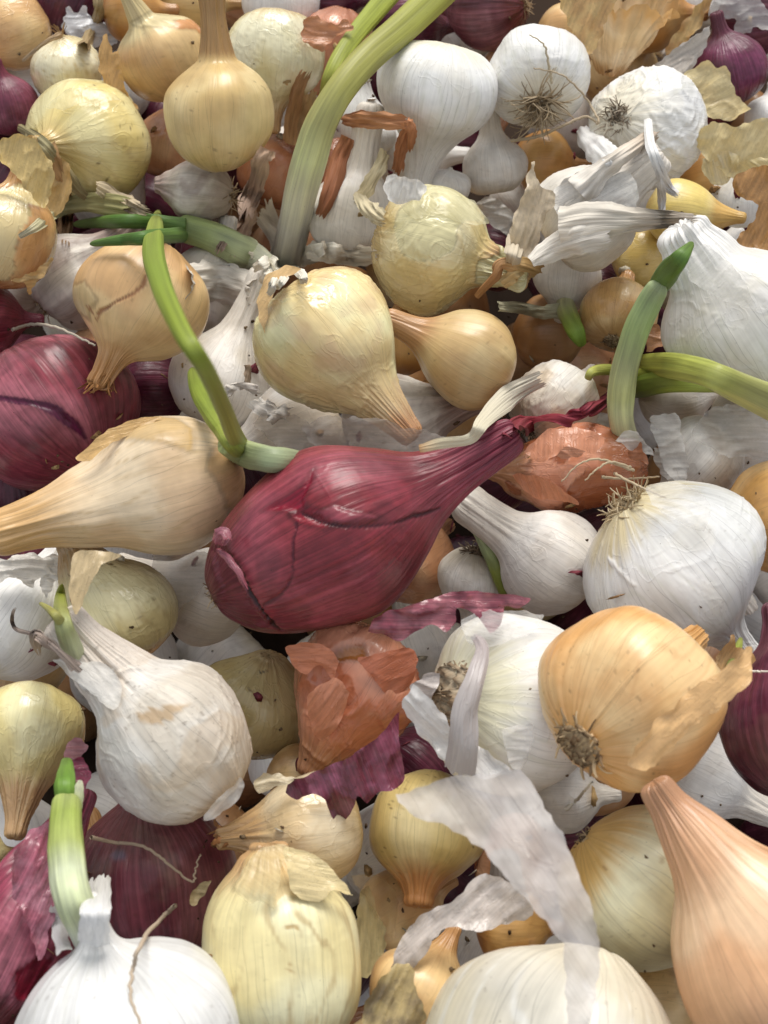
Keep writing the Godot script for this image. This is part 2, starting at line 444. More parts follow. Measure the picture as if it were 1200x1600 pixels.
func grid_mesh(pos: PackedVector3Array, col: PackedColorArray, uv: PackedVector2Array, rows: int, cols: int, round_: bool) -> ArrayMesh:
	var wide := cols + 1
	var nor := PackedVector3Array()
	nor.resize(pos.size())
	for i in rows + 1:
		for j in wide:
			var left := j - 1
			var right := j + 1
			if round_:
				left = cols - 1 if j == 0 else j - 1
				right = 1 if j == cols else j + 1
			else:
				left = maxi(left, 0)
				right = mini(right, cols)
			var du := pos[i * wide + right] - pos[i * wide + left]
			var dv := pos[mini(i + 1, rows) * wide + j] - pos[maxi(i - 1, 0) * wide + j]
			var n := dv.cross(du)
			if n.length_squared() < 1e-20:
				n = pos[mini(i + 2, rows) * wide + j] - pos[maxi(i - 2, 0) * wide + j]
				if i * 2 < rows:
					n = -n
			nor[i * wide + j] = -n.normalized()
	if round_:
		for j in wide:
			if pos[0].is_equal_approx(pos[1]):
				nor[j] = Vector3.DOWN
			if pos[rows * wide].distance_to(pos[rows * wide + 1]) < 1e-6:
				nor[rows * wide + j] = (pos[rows * wide] - pos[(rows - 2) * wide]).normalized()
	var index := PackedInt32Array()
	index.resize(rows * cols * 6)
	var w := 0
	for i in rows:
		for j in cols:
			var k := i * wide + j
			index[w] = k
			index[w + 1] = k + wide
			index[w + 2] = k + 1
			index[w + 3] = k + 1
			index[w + 4] = k + wide
			index[w + 5] = k + wide + 1
			w += 6
	var arrays := []
	arrays.resize(Mesh.ARRAY_MAX)
	arrays[Mesh.ARRAY_VERTEX] = pos
	arrays[Mesh.ARRAY_NORMAL] = nor
	arrays[Mesh.ARRAY_COLOR] = col
	arrays[Mesh.ARRAY_TEX_UV] = uv
	arrays[Mesh.ARRAY_INDEX] = index
	var mesh := ArrayMesh.new()
	mesh.add_surface_from_arrays(Mesh.PRIMITIVE_TRIANGLES, arrays)
	return mesh


var all_kinds := {}

func bulb(key: String, called: String, label: String, category: String, at: Vector3, axis: Vector3, face: Vector3, kind: String, p: Dictionary, group := "") -> Node3D:
	var o := thing(called, label, category, at * MM, group)
	var y := axis.normalized()
	var z := (face - y * face.dot(y)).normalized()
	o.basis = Basis(y.cross(z), y, z)
	var full: Dictionary = p.duplicate()
	full.merge(all_kinds[kind])
	var s: Array = full.shape
	full["prof"] = outline_of(s[0], s[1], s[2], s[3], s[4])
	for list in ["patches", "lines"]:
		for patch in full.get(list, []):
			var pts: PackedVector2Array = patch.poly if list == "patches" else patch.pts
			var box := Rect2(pts[0], Vector2.ZERO)
			for q in pts:
				box = box.expand(q)
			patch.box = box.grow(0.25)
	obj(full.get("part", "bulb"), bulb_mesh(full), mats[full.mat], o)
	things[key] = o
	if full.has("roots"):
		roots(o, full)
	if full.has("tuft"):
		tuft(o, full)
	return o


func roots(o: Node3D, p: Dictionary) -> void:
	# p.roots = [how many, length, thickness, spread, plate radius] in millimetres
	var spec: Array = p.roots
	rng.seed = int(p.seed) * 77 + 5
	var R: float = p.r
	var plate: float = spec[4]
	var rows := 12
	var cols := 28
	var pos := PackedVector3Array()
	var col := PackedColorArray()
	var uv := PackedVector2Array()
	var dark: Color = p.get("rootdark", Color(0.16, 0.10, 0.055))
	var pale: Color = p.get("rootpale", Color(0.52, 0.40, 0.25))
	var tone := pale.lerp(dark, 0.5)
	for i in rows + 1:
		for j in cols + 1:
			var th := TAU * (j % cols) / cols
			var rr := plate * sin(PI * i / rows * 0.5)
			var n := hi.get_noise_3d(sin(th) * rr * 2.2 + p.seed, rr * 0.5, cos(th) * rr * 2.2)
			var h := -plate * 0.45 * cos(PI * i / rows * 0.5) + n * plate * 0.35
			if i == rows:
				h = plate * 0.25
			pos.append(Vector3(sin(th) * rr, h + 0.12 * R * 0.3, cos(th) * rr) * MM)
			col.append(dark.lerp(pale, clampf(0.5 + n * 1.4, 0.0, 1.0)))
			uv.append(Vector2(float(j) / cols, float(i) / rows))
	obj("root_plate", grid_mesh(pos, col, uv, rows, cols, true), mats["root"], o)
	var st := SurfaceTool.new()
	st.begin(Mesh.PRIMITIVE_TRIANGLES)
	for k in int(spec[0]):
		var th := rng.randf() * TAU
		var out_ := Vector3(sin(th), 0, cos(th))
		var rad := plate * sqrt(rng.randf()) * 0.95
		var at := out_ * rad + Vector3(0, 0.3, 0)
		var dir := (Vector3.DOWN * rng.randf_range(0.5, 1.0) + out_ * (rad / plate) * float(spec[3]) * rng.randf_range(0.5, 1.3)).normalized()
		var pts := PackedVector3Array([at * MM])
		var steps := 7
		var curl := Vector3(rng.randf_range(-1, 1), rng.randf_range(-0.7, 1.0), rng.randf_range(-1, 1)) * 0.33
		var long: float = spec[1] * rng.randf_range(0.35, 1.25)
		for s in steps:
			dir = (dir + curl + Vector3(rng.randf_range(-1, 1), rng.randf_range(-1, 1), rng.randf_range(-1, 1)) * 0.22).normalized()
			at += dir * long / steps
			pts.append(at * MM)
		var shade := dark.lerp(pale, rng.randf())
		tube_into(st, pts, spec[2] * rng.randf_range(0.6, 1.3) * MM, shade, 5)
	st.index()
	st.generate_normals()
	obj("roots", st.commit(), mats["root"], o)


func tube_into(st: SurfaceTool, pts: PackedVector3Array, radius: float, c: Color, sides: int) -> void:
	var side := Vector3.UP.cross(pts[1] - pts[0])
	if side.length() < 1e-9:
		side = Vector3.RIGHT
	var rings := []
	for i in pts.size():
		var dir := (pts[mini(i + 1, pts.size() - 1)] - pts[maxi(i - 1, 0)]).normalized()
		side = (side - dir * side.dot(dir)).normalized()
		var up := dir.cross(side)
		var rr := radius * (1.0 - 0.6 * float(i) / (pts.size() - 1))
		var ring := PackedVector3Array()
		for k in sides:
			var th := TAU * k / sides
			ring.append(pts[i] + (side * cos(th) + up * sin(th)) * rr)
		rings.append(ring)
	st.set_smooth_group(0)
	for i in pts.size() - 1:
		for k in sides:
			var a: Vector3 = rings[i][k]
			var b: Vector3 = rings[i][(k + 1) % sides]
			var d: Vector3 = rings[i + 1][k]
			var e: Vector3 = rings[i + 1][(k + 1) % sides]
			for v in [a, d, b, b, d, e]:
				st.set_color(c)
				st.set_uv(Vector2(0.5, 0.5))
				st.add_vertex(v)


func tuft(o: Node3D, p: Dictionary) -> void:
	# dry fibres at the end of the neck: p.tuft = [how many, length, width, spread] in millimetres
	var spec: Array = p.tuft
	rng.seed = int(p.seed) * 31 + 9
	var prof: PackedVector2Array = p.prof
	var n := prof.size()
	var R: float = p.r
	var bend: Vector2 = p.get("bend", Vector2.ZERO)
	var b0: float = p.get("bend0", 0.5)
	var tip := prof[n - 2]
	var s := maxf(0.0, tip.x - b0)
	var end := Vector3(bend.x * s * s, tip.x - prof[0].x, bend.y * s * s) * R
	var dir := Vector3(bend.x * 2.0 * s, 1, bend.y * 2.0 * s).normalized()
	var shade: Color = p.get("tuftc", p.neck)
	var arrays := []
	var st := SurfaceTool.new()
	st.begin(Mesh.PRIMITIVE_TRIANGLES)
	for k in int(spec[0]):
		var th := rng.randf() * TAU
		var out_ := Vector3(sin(th), 0, cos(th))
		out_ = (out_ - dir * out_.dot(dir)).normalized()
		var at := end + out_ * tip.y * R * 0.85 - dir * 0.25 * R * rng.randf_range(0.3, 1.0)
		var way := (dir + out_ * float(spec[3]) * rng.randf_range(0.1, 1.0)).normalized()
		var pts := PackedVector3Array([at * MM])
		var wid := PackedFloat32Array()
		var long: float = spec[1] * rng.randf_range(0.5, 1.2)
		var curl := Vector3(rng.randf_range(-1, 1), rng.randf_range(-1, 1), rng.randf_range(-1, 1)) * 0.16
		for i in 6:
			way = (way + curl).normalized()
			at += way * long / 6.0
			pts.append(at * MM)
		for i in 7:
			wid.append(float(spec[2]) * MM * rng.randf_range(0.75, 1.2) * (1.0 - 0.09 * i))
		var tone := rng.randf_range(0.65, 1.2)
		st.append_from(ribbon_mesh(pts, wid, PackedColorArray([shade * tone, shade * tone * rng.randf_range(0.7, 1.2)]), out_, {"seed": rng.randi() % 1000, "cup": 0.5, "rag": 0.3, "rows": 14, "cols": 5}), 0, Transform3D())
	obj("neck_fibres", st.commit(), mats["dry"], o)


# ---------------------------------------------------------------- sprouts, strips, skins

func along(points: PackedVector3Array, t: float) -> Vector3:
	var n := points.size()
	var f := clampf(t, 0.0, 1.0) * (n - 1)
	var i := mini(int(f), n - 2)
	return points[i].cubic_interpolate(points[i + 1], points[maxi(i - 1, 0)], points[mini(i + 2, n - 1)], f - i)


func along_f(values: PackedFloat32Array, t: float) -> float:
	var n := values.size()
	var f := clampf(t, 0.0, 1.0) * (n - 1)
	var i := mini(int(f), n - 2)
	return cubic_interpolate(values[i], values[i + 1], values[maxi(i - 1, 0)], values[mini(i + 2, n - 1)], f - i)


func along_c(values: PackedColorArray, t: float) -> Color:
	var n := values.size()
	var f := clampf(t, 0.0, 1.0) * (n - 1)
	var i := mini(int(f), n - 2)
	return values[i].lerp(values[i + 1], f - i)


func leaf_mesh(points: PackedVector3Array, widths: PackedFloat32Array, colors: PackedColorArray, face: Vector3, o: Dictionary) -> ArrayMesh:
	# a round or flattened hollow leaf or stalk swept along the points
	var rows: int = o.get("rows", 60)
	var cols: int = o.get("cols", 28)
	var flat: float = o.get("flat", 0.8)
	var sd: float = o.get("seed", 1)
	var pos := PackedVector3Array()
	var col := PackedColorArray()
	var uv := PackedVector2Array()
	var dark: Color = o.get("tipc", Color(-1, 0, 0))
	for i in rows + 1:
		var t := float(i) / rows
		var c0 := along(points, t)
		var dir := (along(points, t + 0.01) - along(points, t - 0.01)).normalized()
		var z := (face - dir * face.dot(dir)).normalized()
		var x := z.cross(dir)
		var w := maxf(along_f(widths, t), 0.0) * 0.5
		if o.get("point", true):
			w *= sqrt(clampf((1.0 - t) * 14.0, 0.0, 1.0))
		elif i == rows:
			w *= 0.05
		if i == 0:
			w *= 0.05
		var c := along_c(colors, t)
		for j in cols + 1:
			var th := TAU * (j % cols) / cols
			var n := hi.get_noise_3d(cos(th) * 3.0 + sd, t * 1.6, sin(th) * 3.0)
			var n2 := lo.get_noise_3d(cos(th) * 0.9 + sd, t * 4.0, sin(th) * 0.9)
			var rr := w * (1.0 + n * 0.05 + n2 * 0.09)
			pos.append(c0 + x * cos(th) * rr + z * sin(th) * rr * flat)
			var fine := hi.get_noise_3d(cos(th) * 9.0 + sd, t * 1.2, sin(th) * 9.0)
			var k := 1.0 + n * 0.2 + n2 * 0.16 + fine * 0.22
			var cc := Color(c.r * k, c.g * k, c.b * (k * 0.8 + 0.2))
			cc.a = 1.0
			col.append(cc)
			uv.append(Vector2(float(j) / cols, t * 1.5))
	return grid_mesh(pos, col, uv, rows, cols, true)


func ribbon_mesh(points: PackedVector3Array, widths: PackedFloat32Array, colors: PackedColorArray, face: Vector3, o: Dictionary) -> ArrayMesh:
	# a dry strip: cupped, ridged along its length, ragged at the sides and ends, and twisted
	var rows: int = o.get("rows", 40)
	var cols: int = o.get("cols", 12)
	var cup: float = o.get("cup", 0.4)
	var rag: float = o.get("rag", 0.25)
	var twist: float = o.get("twist", 0.0)
	var crush: float = o.get("crush", 0.12)
	var sd := float(o.get("seed", 1)) * 3.7
	var streak: float = o.get("str", 0.35) * 0.6
	var pos := PackedVector3Array()
	var col := PackedColorArray()
	var uv := PackedVector2Array()
	var total := points[0].distance_to(points[points.size() - 1])
	for i in rows + 1:
		for j in cols + 1:
			var u := float(j) / cols * 2.0 - 1.0
			var ragged := hi.get_noise_2d(u * 4.0 + sd, sd) * rag
			var t := float(i) / rows
			var tt := t * (1.0 - clampf(rag * 0.3 + ragged * 0.5, 0.0, 0.6) * 0.6)
			var c0 := along(points, tt)
			var dir := (along(points, tt + 0.02) - along(points, tt - 0.02)).normalized()
			var z := (face - dir * face.dot(dir)).normalized()
			z = z.rotated(dir, twist * (tt - 0.5) + lo.get_noise_2d(tt * 2.5 + sd, sd) * absf(twist) * 0.8)
			var x := dir.cross(z)
			var w := along_f(widths, tt) * 0.5 * (1.0 + md.get_noise_2d(tt * 5.0 + sd, u * 0.4) * 0.3 * rag * 2.0)
			var ridge := hi.get_noise_2d(u * 5.0 + sd, tt * 1.2 + sd)
			var fold := lo.get_noise_2d(u * 1.7 + sd, tt * 3.0)
			pos.append(c0 + x * u * w + z * w * (-cup * u * u + ridge * crush + fold * crush * 2.0))
			var c := along_c(colors, tt)
			var k := 1.0 + ridge * streak + fold * streak * 0.5
			col.append(Color(c.r * k, c.g * k, c.b * k, 1.0))
			uv.append(Vector2(u * 0.2 + sd, tt * 0.7))
	return grid_mesh(pos, col, uv, rows, cols, false)


func skin_mesh(outline: PackedVector2Array, color: Color, o: Dictionary) -> ArrayMesh:
	# a torn piece of papery skin: its outline in millimetres, curled across and along, creased all over
	var sd := float(o.get("seed", 1)) * 5.3
	var rag: float = o.get("rag", 0.6)
	var kx: float = o.get("kx", 0.0)
	var ky: float = o.get("ky", 0.0)
	var turn: float = o.get("turn", 0.0)
	var crush: float = o.get("crush", 0.6)
	var streak: float = o.get("str", 0.25)
	var second: Color = o.get("alt", color)
	var fold: float = o.get("fold", 0.0)
	var box := Rect2(outline[0], Vector2.ZERO)
	for q in outline:
		box = box.expand(q)
	var step := maxf(sqrt(box.size.x * box.size.y) / float(o.get("fine", 34)), 0.25)
	var edge := PackedVector2Array()
	var n := outline.size()
	for i in n:
		var a := outline[i]
		var b := outline[(i + 1) % n]
		var p0 := outline[(i + n - 1) % n]
		var p3 := outline[(i + 2) % n]
		var parts := maxi(1, int(a.distance_to(b) / step))
		for k in parts:
			var f := float(k) / parts
			var q := a.lerp(b, f).lerp(a.cubic_interpolate(b, p0, p3, f), 0.5)
			var out_ := (b - a).orthogonal().normalized()
			q += out_ * (lo.get_noise_2d(q.x * 0.3 + sd, q.y * 0.3) * 0.9 + lo.get_noise_2d(q.x * 0.9 + sd, q.y * 0.9) * 0.14) * rag
			edge.append(q)
	var pts := edge.duplicate()
	var inset := PackedFloat32Array()
	inset.resize(pts.size())
	rng.seed = int(o.get("seed", 1)) * 19 + 3
	var y := box.position.y
	while y < box.end.y:
		var x := box.position.x
		while x < box.end.x:
			var q := Vector2(x + rng.randf_range(-0.3, 0.3) * step, y + rng.randf_range(-0.3, 0.3) * step)
			if Geometry2D.is_point_in_polygon(q, edge):
				var gap := segment_distance(q, edge, true, 1.0)
				if gap > step * 0.45:
					pts.append(q)
					inset.append(gap)
			x += step
		y += step
	var tri := Geometry2D.triangulate_delaunay(pts)
	var mid := box.get_center()
	var spin := Vector2.from_angle(turn)
	var pos := PackedVector3Array()
	var st := SurfaceTool.new()
	st.begin(Mesh.PRIMITIVE_TRIANGLES)
	st.set_smooth_group(0)
	var scale_ := 1.0 / maxf(box.size.length(), 1.0)
	var lift: float = o.get("lift", 1.3)
	for k in pts.size():
		var q := pts[k]
		var l := q - mid
		var lx := l.dot(spin)
		var ly := l.dot(spin.orthogonal())
		var z := -kx * lx * lx - ky * ly * ly
		var e1 := lo.get_noise_2d(lx * 0.075 + sd, ly * 0.11)
		var e2 := maxf(0.0, 1.0 - absf(lo.get_noise_2d(lx * 0.06 + sd, ly * 0.2 + 40.0)) * 2.5)
		var along_ := hi.get_noise_2d(lx * 0.05 + sd, ly * 0.5)
		z += crush * (e1 * 1.6 + e2 * e2 * 0.7 + along_ * 0.10)
		z += lift * (lo.get_noise_2d(q.x * 0.16 + sd, q.y * 0.16 + 7.0) + 0.25) * pow(clampf(1.0 - inset[k] / 2.2, 0.0, 1.0), 2.0)
		if fold != 0.0:
			z += fold * absf(ly + 0.3 * lx)
		pos.append(Vector3(q.x, q.y, z) * MM)
	for i in pts.size():
		var q := pts[i]
		var l := q - mid
		var lx := l.dot(spin)
		var ly := l.dot(spin.orthogonal())
		var f := hi.get_noise_2d(lx * 0.10 + sd, ly * 1.1)
		var g := md.get_noise_2d(q.x * 0.12 + sd, q.y * 0.12 + 9.0)
		var c := color.lerp(second, smoothstep(-0.25, 0.3, g))
		var k := 1.0 + streak * f
		st.set_color(Color(c.r * k, c.g * k, c.b * k, 1.0))
		st.set_uv(Vector2(ly * scale_ * 1.3, lx * scale_) )
		st.add_vertex(pos[i])
	for i in range(0, tri.size(), 3):
		var m := (pts[tri[i]] + pts[tri[i + 1]] + pts[tri[i + 2]]) / 3.0
		if not Geometry2D.is_point_in_polygon(m, edge):
			continue
		var turned := (pts[tri[i + 1]] - pts[tri[i]]).cross(pts[tri[i + 2]] - pts[tri[i]]) > 0.0
		st.add_index(tri[i])
		st.add_index(tri[i + 2] if turned else tri[i + 1])
		st.add_index(tri[i + 1] if turned else tri[i + 2])
	st.generate_normals()
	return st.commit()


func holder(parent: String, called: String, label: String, category: String, at: Vector3) -> Node3D:
	return things[parent] if parent != "" else thing(called, label, category, at)


func place(o: Node3D, called: String, mesh: Mesh, mat: Material, parent: String, label: String, category: String, world: Transform3D, group := "") -> MeshInstance3D:
	# a mesh whose own axes are «world»: a part of a thing, or a thing of its own
	var m := MeshInstance3D.new()
	m.mesh = mesh
	m.material_override = mat
	if parent != "":
		m.name = called
		things[parent].add_child(m, true)
		m.transform = things[parent].transform.affine_inverse() * world
		if label != "":
			m.set_meta("label", label)
	else:
		m.name = numbered(called)
		add_child(m, true)
		m.transform = world
		tag(m, label, category, group)
	return m


func local(points: Array, at: Vector3) -> PackedVector3Array:
	var out := PackedVector3Array()
	for q in points:
		out.append((q - at) * MM)
	return out


func leaf(key: String, parent: String, called: String, label: String, category: String, points: Array, widths: Array, colors: Array, face: Vector3, o := {}) -> void:
	var w := PackedFloat32Array()
	for v in widths:
		w.append(v * MM)
	var mesh := leaf_mesh(local(points, points[0]), w, PackedColorArray(colors), face, o)
	things[key] = place(self, called, mesh, mats[o.get("mat", "sprout")], parent, label, category, Transform3D(Basis(), points[0] * MM))


func strip(key: String, parent: String, called: String, label: String, category: String, points: Array, widths: Array, colors: Array, face: Vector3, o := {}) -> void:
	var w := PackedFloat32Array()
	for v in widths:
		w.append(v * MM)
	var mesh := ribbon_mesh(local(points, points[0]), w, PackedColorArray(colors), face, o)
	things[key] = place(self, called, mesh, mats[o.get("mat", "dry")], parent, label, category, Transform3D(Basis(), points[0] * MM))


func skin(key: String, parent: String, called: String, label: String, category: String, at: Vector3, x: Vector3, y: Vector3, outline: Array, color: Color, o := {}) -> void:
	var mesh := skin_mesh(PackedVector2Array(outline), color, o)
	var z := x.cross(y).normalized()
	things[key] = place(self, called, mesh, mats[o.get("mat", "husk")], parent, label, category, Transform3D(Basis(x, y, z), at * MM))


func root_thread(key: String, parent: String, called: String, label: String, category: String, points: Array, radius: float, color: Color) -> void:
	var pts := PackedVector3Array()
	var rough := local(points, points[0])
	var steps := points.size() * 8
	for i in steps + 1:
		pts.append(along(rough, float(i) / steps) + Vector3(lo.get_noise_2d(i * 0.5, radius * 90), lo.get_noise_2d(i * 0.5, 50.0), 0) * 0.0003)
	var st := SurfaceTool.new()
	st.begin(Mesh.PRIMITIVE_TRIANGLES)
	tube_into(st, pts, radius * MM, color, 6)
	st.index()
	st.generate_normals()
	things[key] = place(self, called, st.commit(), mats["root"], parent, label, category, Transform3D(Basis(), points[0] * MM))


func again(key: String, at: Vector3, axis: Vector3, face: Vector3, size: float, between := "") -> void:
	# a copy of a finished bulb, down in the pile
	var kind: String = {"A9": "orange onion", "E2": "tan onion", "C14": "white onion", "D5": "dark purple onion", "C10": "orange onion", "B11": "garlic bulb", "J13": "tan onion", "F2": "brown onion"}[key]
	var o: Node3D = things[key].duplicate()
	o.name = numbered("garlic_bulb" if kind == "garlic bulb" else "red_onion" if kind == "dark purple onion" else "onion")
	add_child(o, true)
	var y := axis.normalized()
	var z := (face - y * face.dot(y)).normalized()
	o.transform = Transform3D(Basis(y.cross(z), y, z).scaled(Vector3.ONE * size), at * MM)
	tag(o, kind + (" deep between the " + between if between != "" else " buried deep in the shadows between the bulbs on top"), things[key].get_meta("category"), kind + "s buried in the pile")


func crumbs(called: String, label: String, size: float, flat: float, shades: Array, where: Array) -> void:
	# loose crumbs too small to count, lying in the hollows of the pile
	rng.seed = 4242
	var st := SurfaceTool.new()
	st.begin(Mesh.PRIMITIVE_TRIANGLES)
	for at in where:
		var ball := SphereMesh.new()
		ball.radius = 0.5
		ball.height = 1.0
		ball.radial_segments = 7
		ball.rings = 4
		var arrays := ball.get_mesh_arrays()
		var pts: PackedVector3Array = arrays[Mesh.ARRAY_VERTEX]
		var tint: Color = shades[rng.randi() % shades.size()]
		var tints := PackedColorArray()
		var odd := rng.randf() * 50.0
		for i in pts.size():
			pts[i] *= 1.0 + 0.7 * lo.get_noise_3dv(pts[i] * 2.5 + Vector3(odd, 0, 0))
			tints.append(tint * rng.randf_range(0.9, 1.1))
		arrays[Mesh.ARRAY_VERTEX] = pts
		arrays[Mesh.ARRAY_COLOR] = tints
		var m := ArrayMesh.new()
		m.add_surface_from_arrays(Mesh.PRIMITIVE_TRIANGLES, arrays)
		var s := size * rng.randf_range(0.4, 1.3) * MM
		var turn := Basis.from_euler(Vector3(rng.randf() * TAU, rng.randf() * TAU, rng.randf() * TAU))
		st.append_from(m, 0, Transform3D(turn.scaled_local(Vector3(s * rng.randf_range(0.8, 2.0), s * flat, s)), at * MM))
	var o := MeshInstance3D.new()
	o.name = numbered(called)
	o.mesh = st.commit()
	o.material_override = mats["root"]
	add_child(o, true)
	o.set_meta("kind", "stuff")
	tag(o, label, "debris")


# ---------------------------------------------------------------- the scene

func _ready() -> void:
	var cam := Camera3D.new()
	cam.name = "camera"
	cam.position = Vector3(0, 0.2851, 0.1996)
	cam.rotation_degrees = Vector3(-55.000, 0, 0)
	cam.fov = 40.00
	cam.near = 0.01
	cam.far = 20.0
	var optics := CameraAttributesPhysical.new()
	optics.frustum_focal_length = 32.97 # 40 degrees on a sensor 24 mm high
	optics.frustum_near = 0.01
	optics.frustum_far = 20.0
	optics.exposure_aperture = 24.0
	optics.frustum_focus_distance = 0.345
	cam.attributes = optics
	add_child(cam)
	cam.fov = 40.00
	var sky_look := ProceduralSkyMaterial.new()
	sky_look.sky_top_color = Color(0.84, 0.86, 0.89)
	sky_look.sky_horizon_color = Color(0.76, 0.78, 0.81)
	sky_look.sky_curve = 0.3
	sky_look.ground_bottom_color = Color(0.30, 0.27, 0.24)
	sky_look.ground_horizon_color = Color(0.45, 0.43, 0.41)
	sky_look.sky_energy_multiplier = 0.72
	sky_look.sun_angle_max = 0.0
	var sky := Sky.new()
	sky.sky_material = sky_look
	var env := Environment.new()
	env.background_mode = Environment.BG_SKY
	env.sky = sky
	env.tonemap_mode = Environment.TONE_MAPPER_LINEAR
	env.tonemap_exposure = 2.1
	env.sdfgi_enabled = true
	env.ssao_enabled = true
	env.ssil_enabled = true
	var world := WorldEnvironment.new()
	world.name = "world"
	world.environment = env
	add_child(world)
	var sun := DirectionalLight3D.new()
	sun.name = "overcast_light"
	sun.light_energy = 0.5
	sun.light_color = Color(1.0, 0.985, 0.96)
	sun.light_angular_distance = 32.0
	sun.shadow_enabled = true
	sun.rotation_degrees = Vector3(-52, 172, 0)
	add_child(sun)

	for n in [[lo, 3, 1.0, 1], [md, 5, 1.0, 4], [hi, 7, 1.0, 2]]:
		n[0].seed = n[1]
		n[0].frequency = n[2]
		n[0].noise_type = FastNoiseLite.TYPE_SIMPLEX_SMOOTH
		n[0].fractal_type = FastNoiseLite.FRACTAL_FBM if n[3] > 1 else FastNoiseLite.FRACTAL_NONE
		n[0].fractal_octaves = n[3]
	cell.noise_type = FastNoiseLite.TYPE_CELLULAR
	cell.seed = 9
	cell.frequency = 1.6
	cell.fractal_type = FastNoiseLite.FRACTAL_NONE
	cell.cellular_return_type = FastNoiseLite.RETURN_DISTANCE2_SUB
	make_materials()
	all_kinds = kinds()
	build_table()
	build_pile()


func build_table() -> void:
	# the plain wooden board that the pile lies on
	var wood := StandardMaterial3D.new()
	wood.resource_name = "wood"
	wood.albedo_color = Color(0.045, 0.03, 0.022).linear_to_srgb()
	wood.albedo_texture = mats["dry"].albedo_texture
	wood.uv1_scale = Vector3(3, 3, 1)
	wood.roughness = 0.95
	wood.metallic_specular = 0.15
	var board := BoxMesh.new()
	board.size = Vector3(1.6, 0.03, 1.4)
	var o := MeshInstance3D.new()
	o.name = "table_top"
	o.mesh = board
	o.material_override = wood
	o.position = Vector3(0, -0.15, -0.05)
	o.set_meta("kind", "structure")
	o.set_meta("label", "dark wooden table top under the pile of bulbs")
	add_child(o, true)


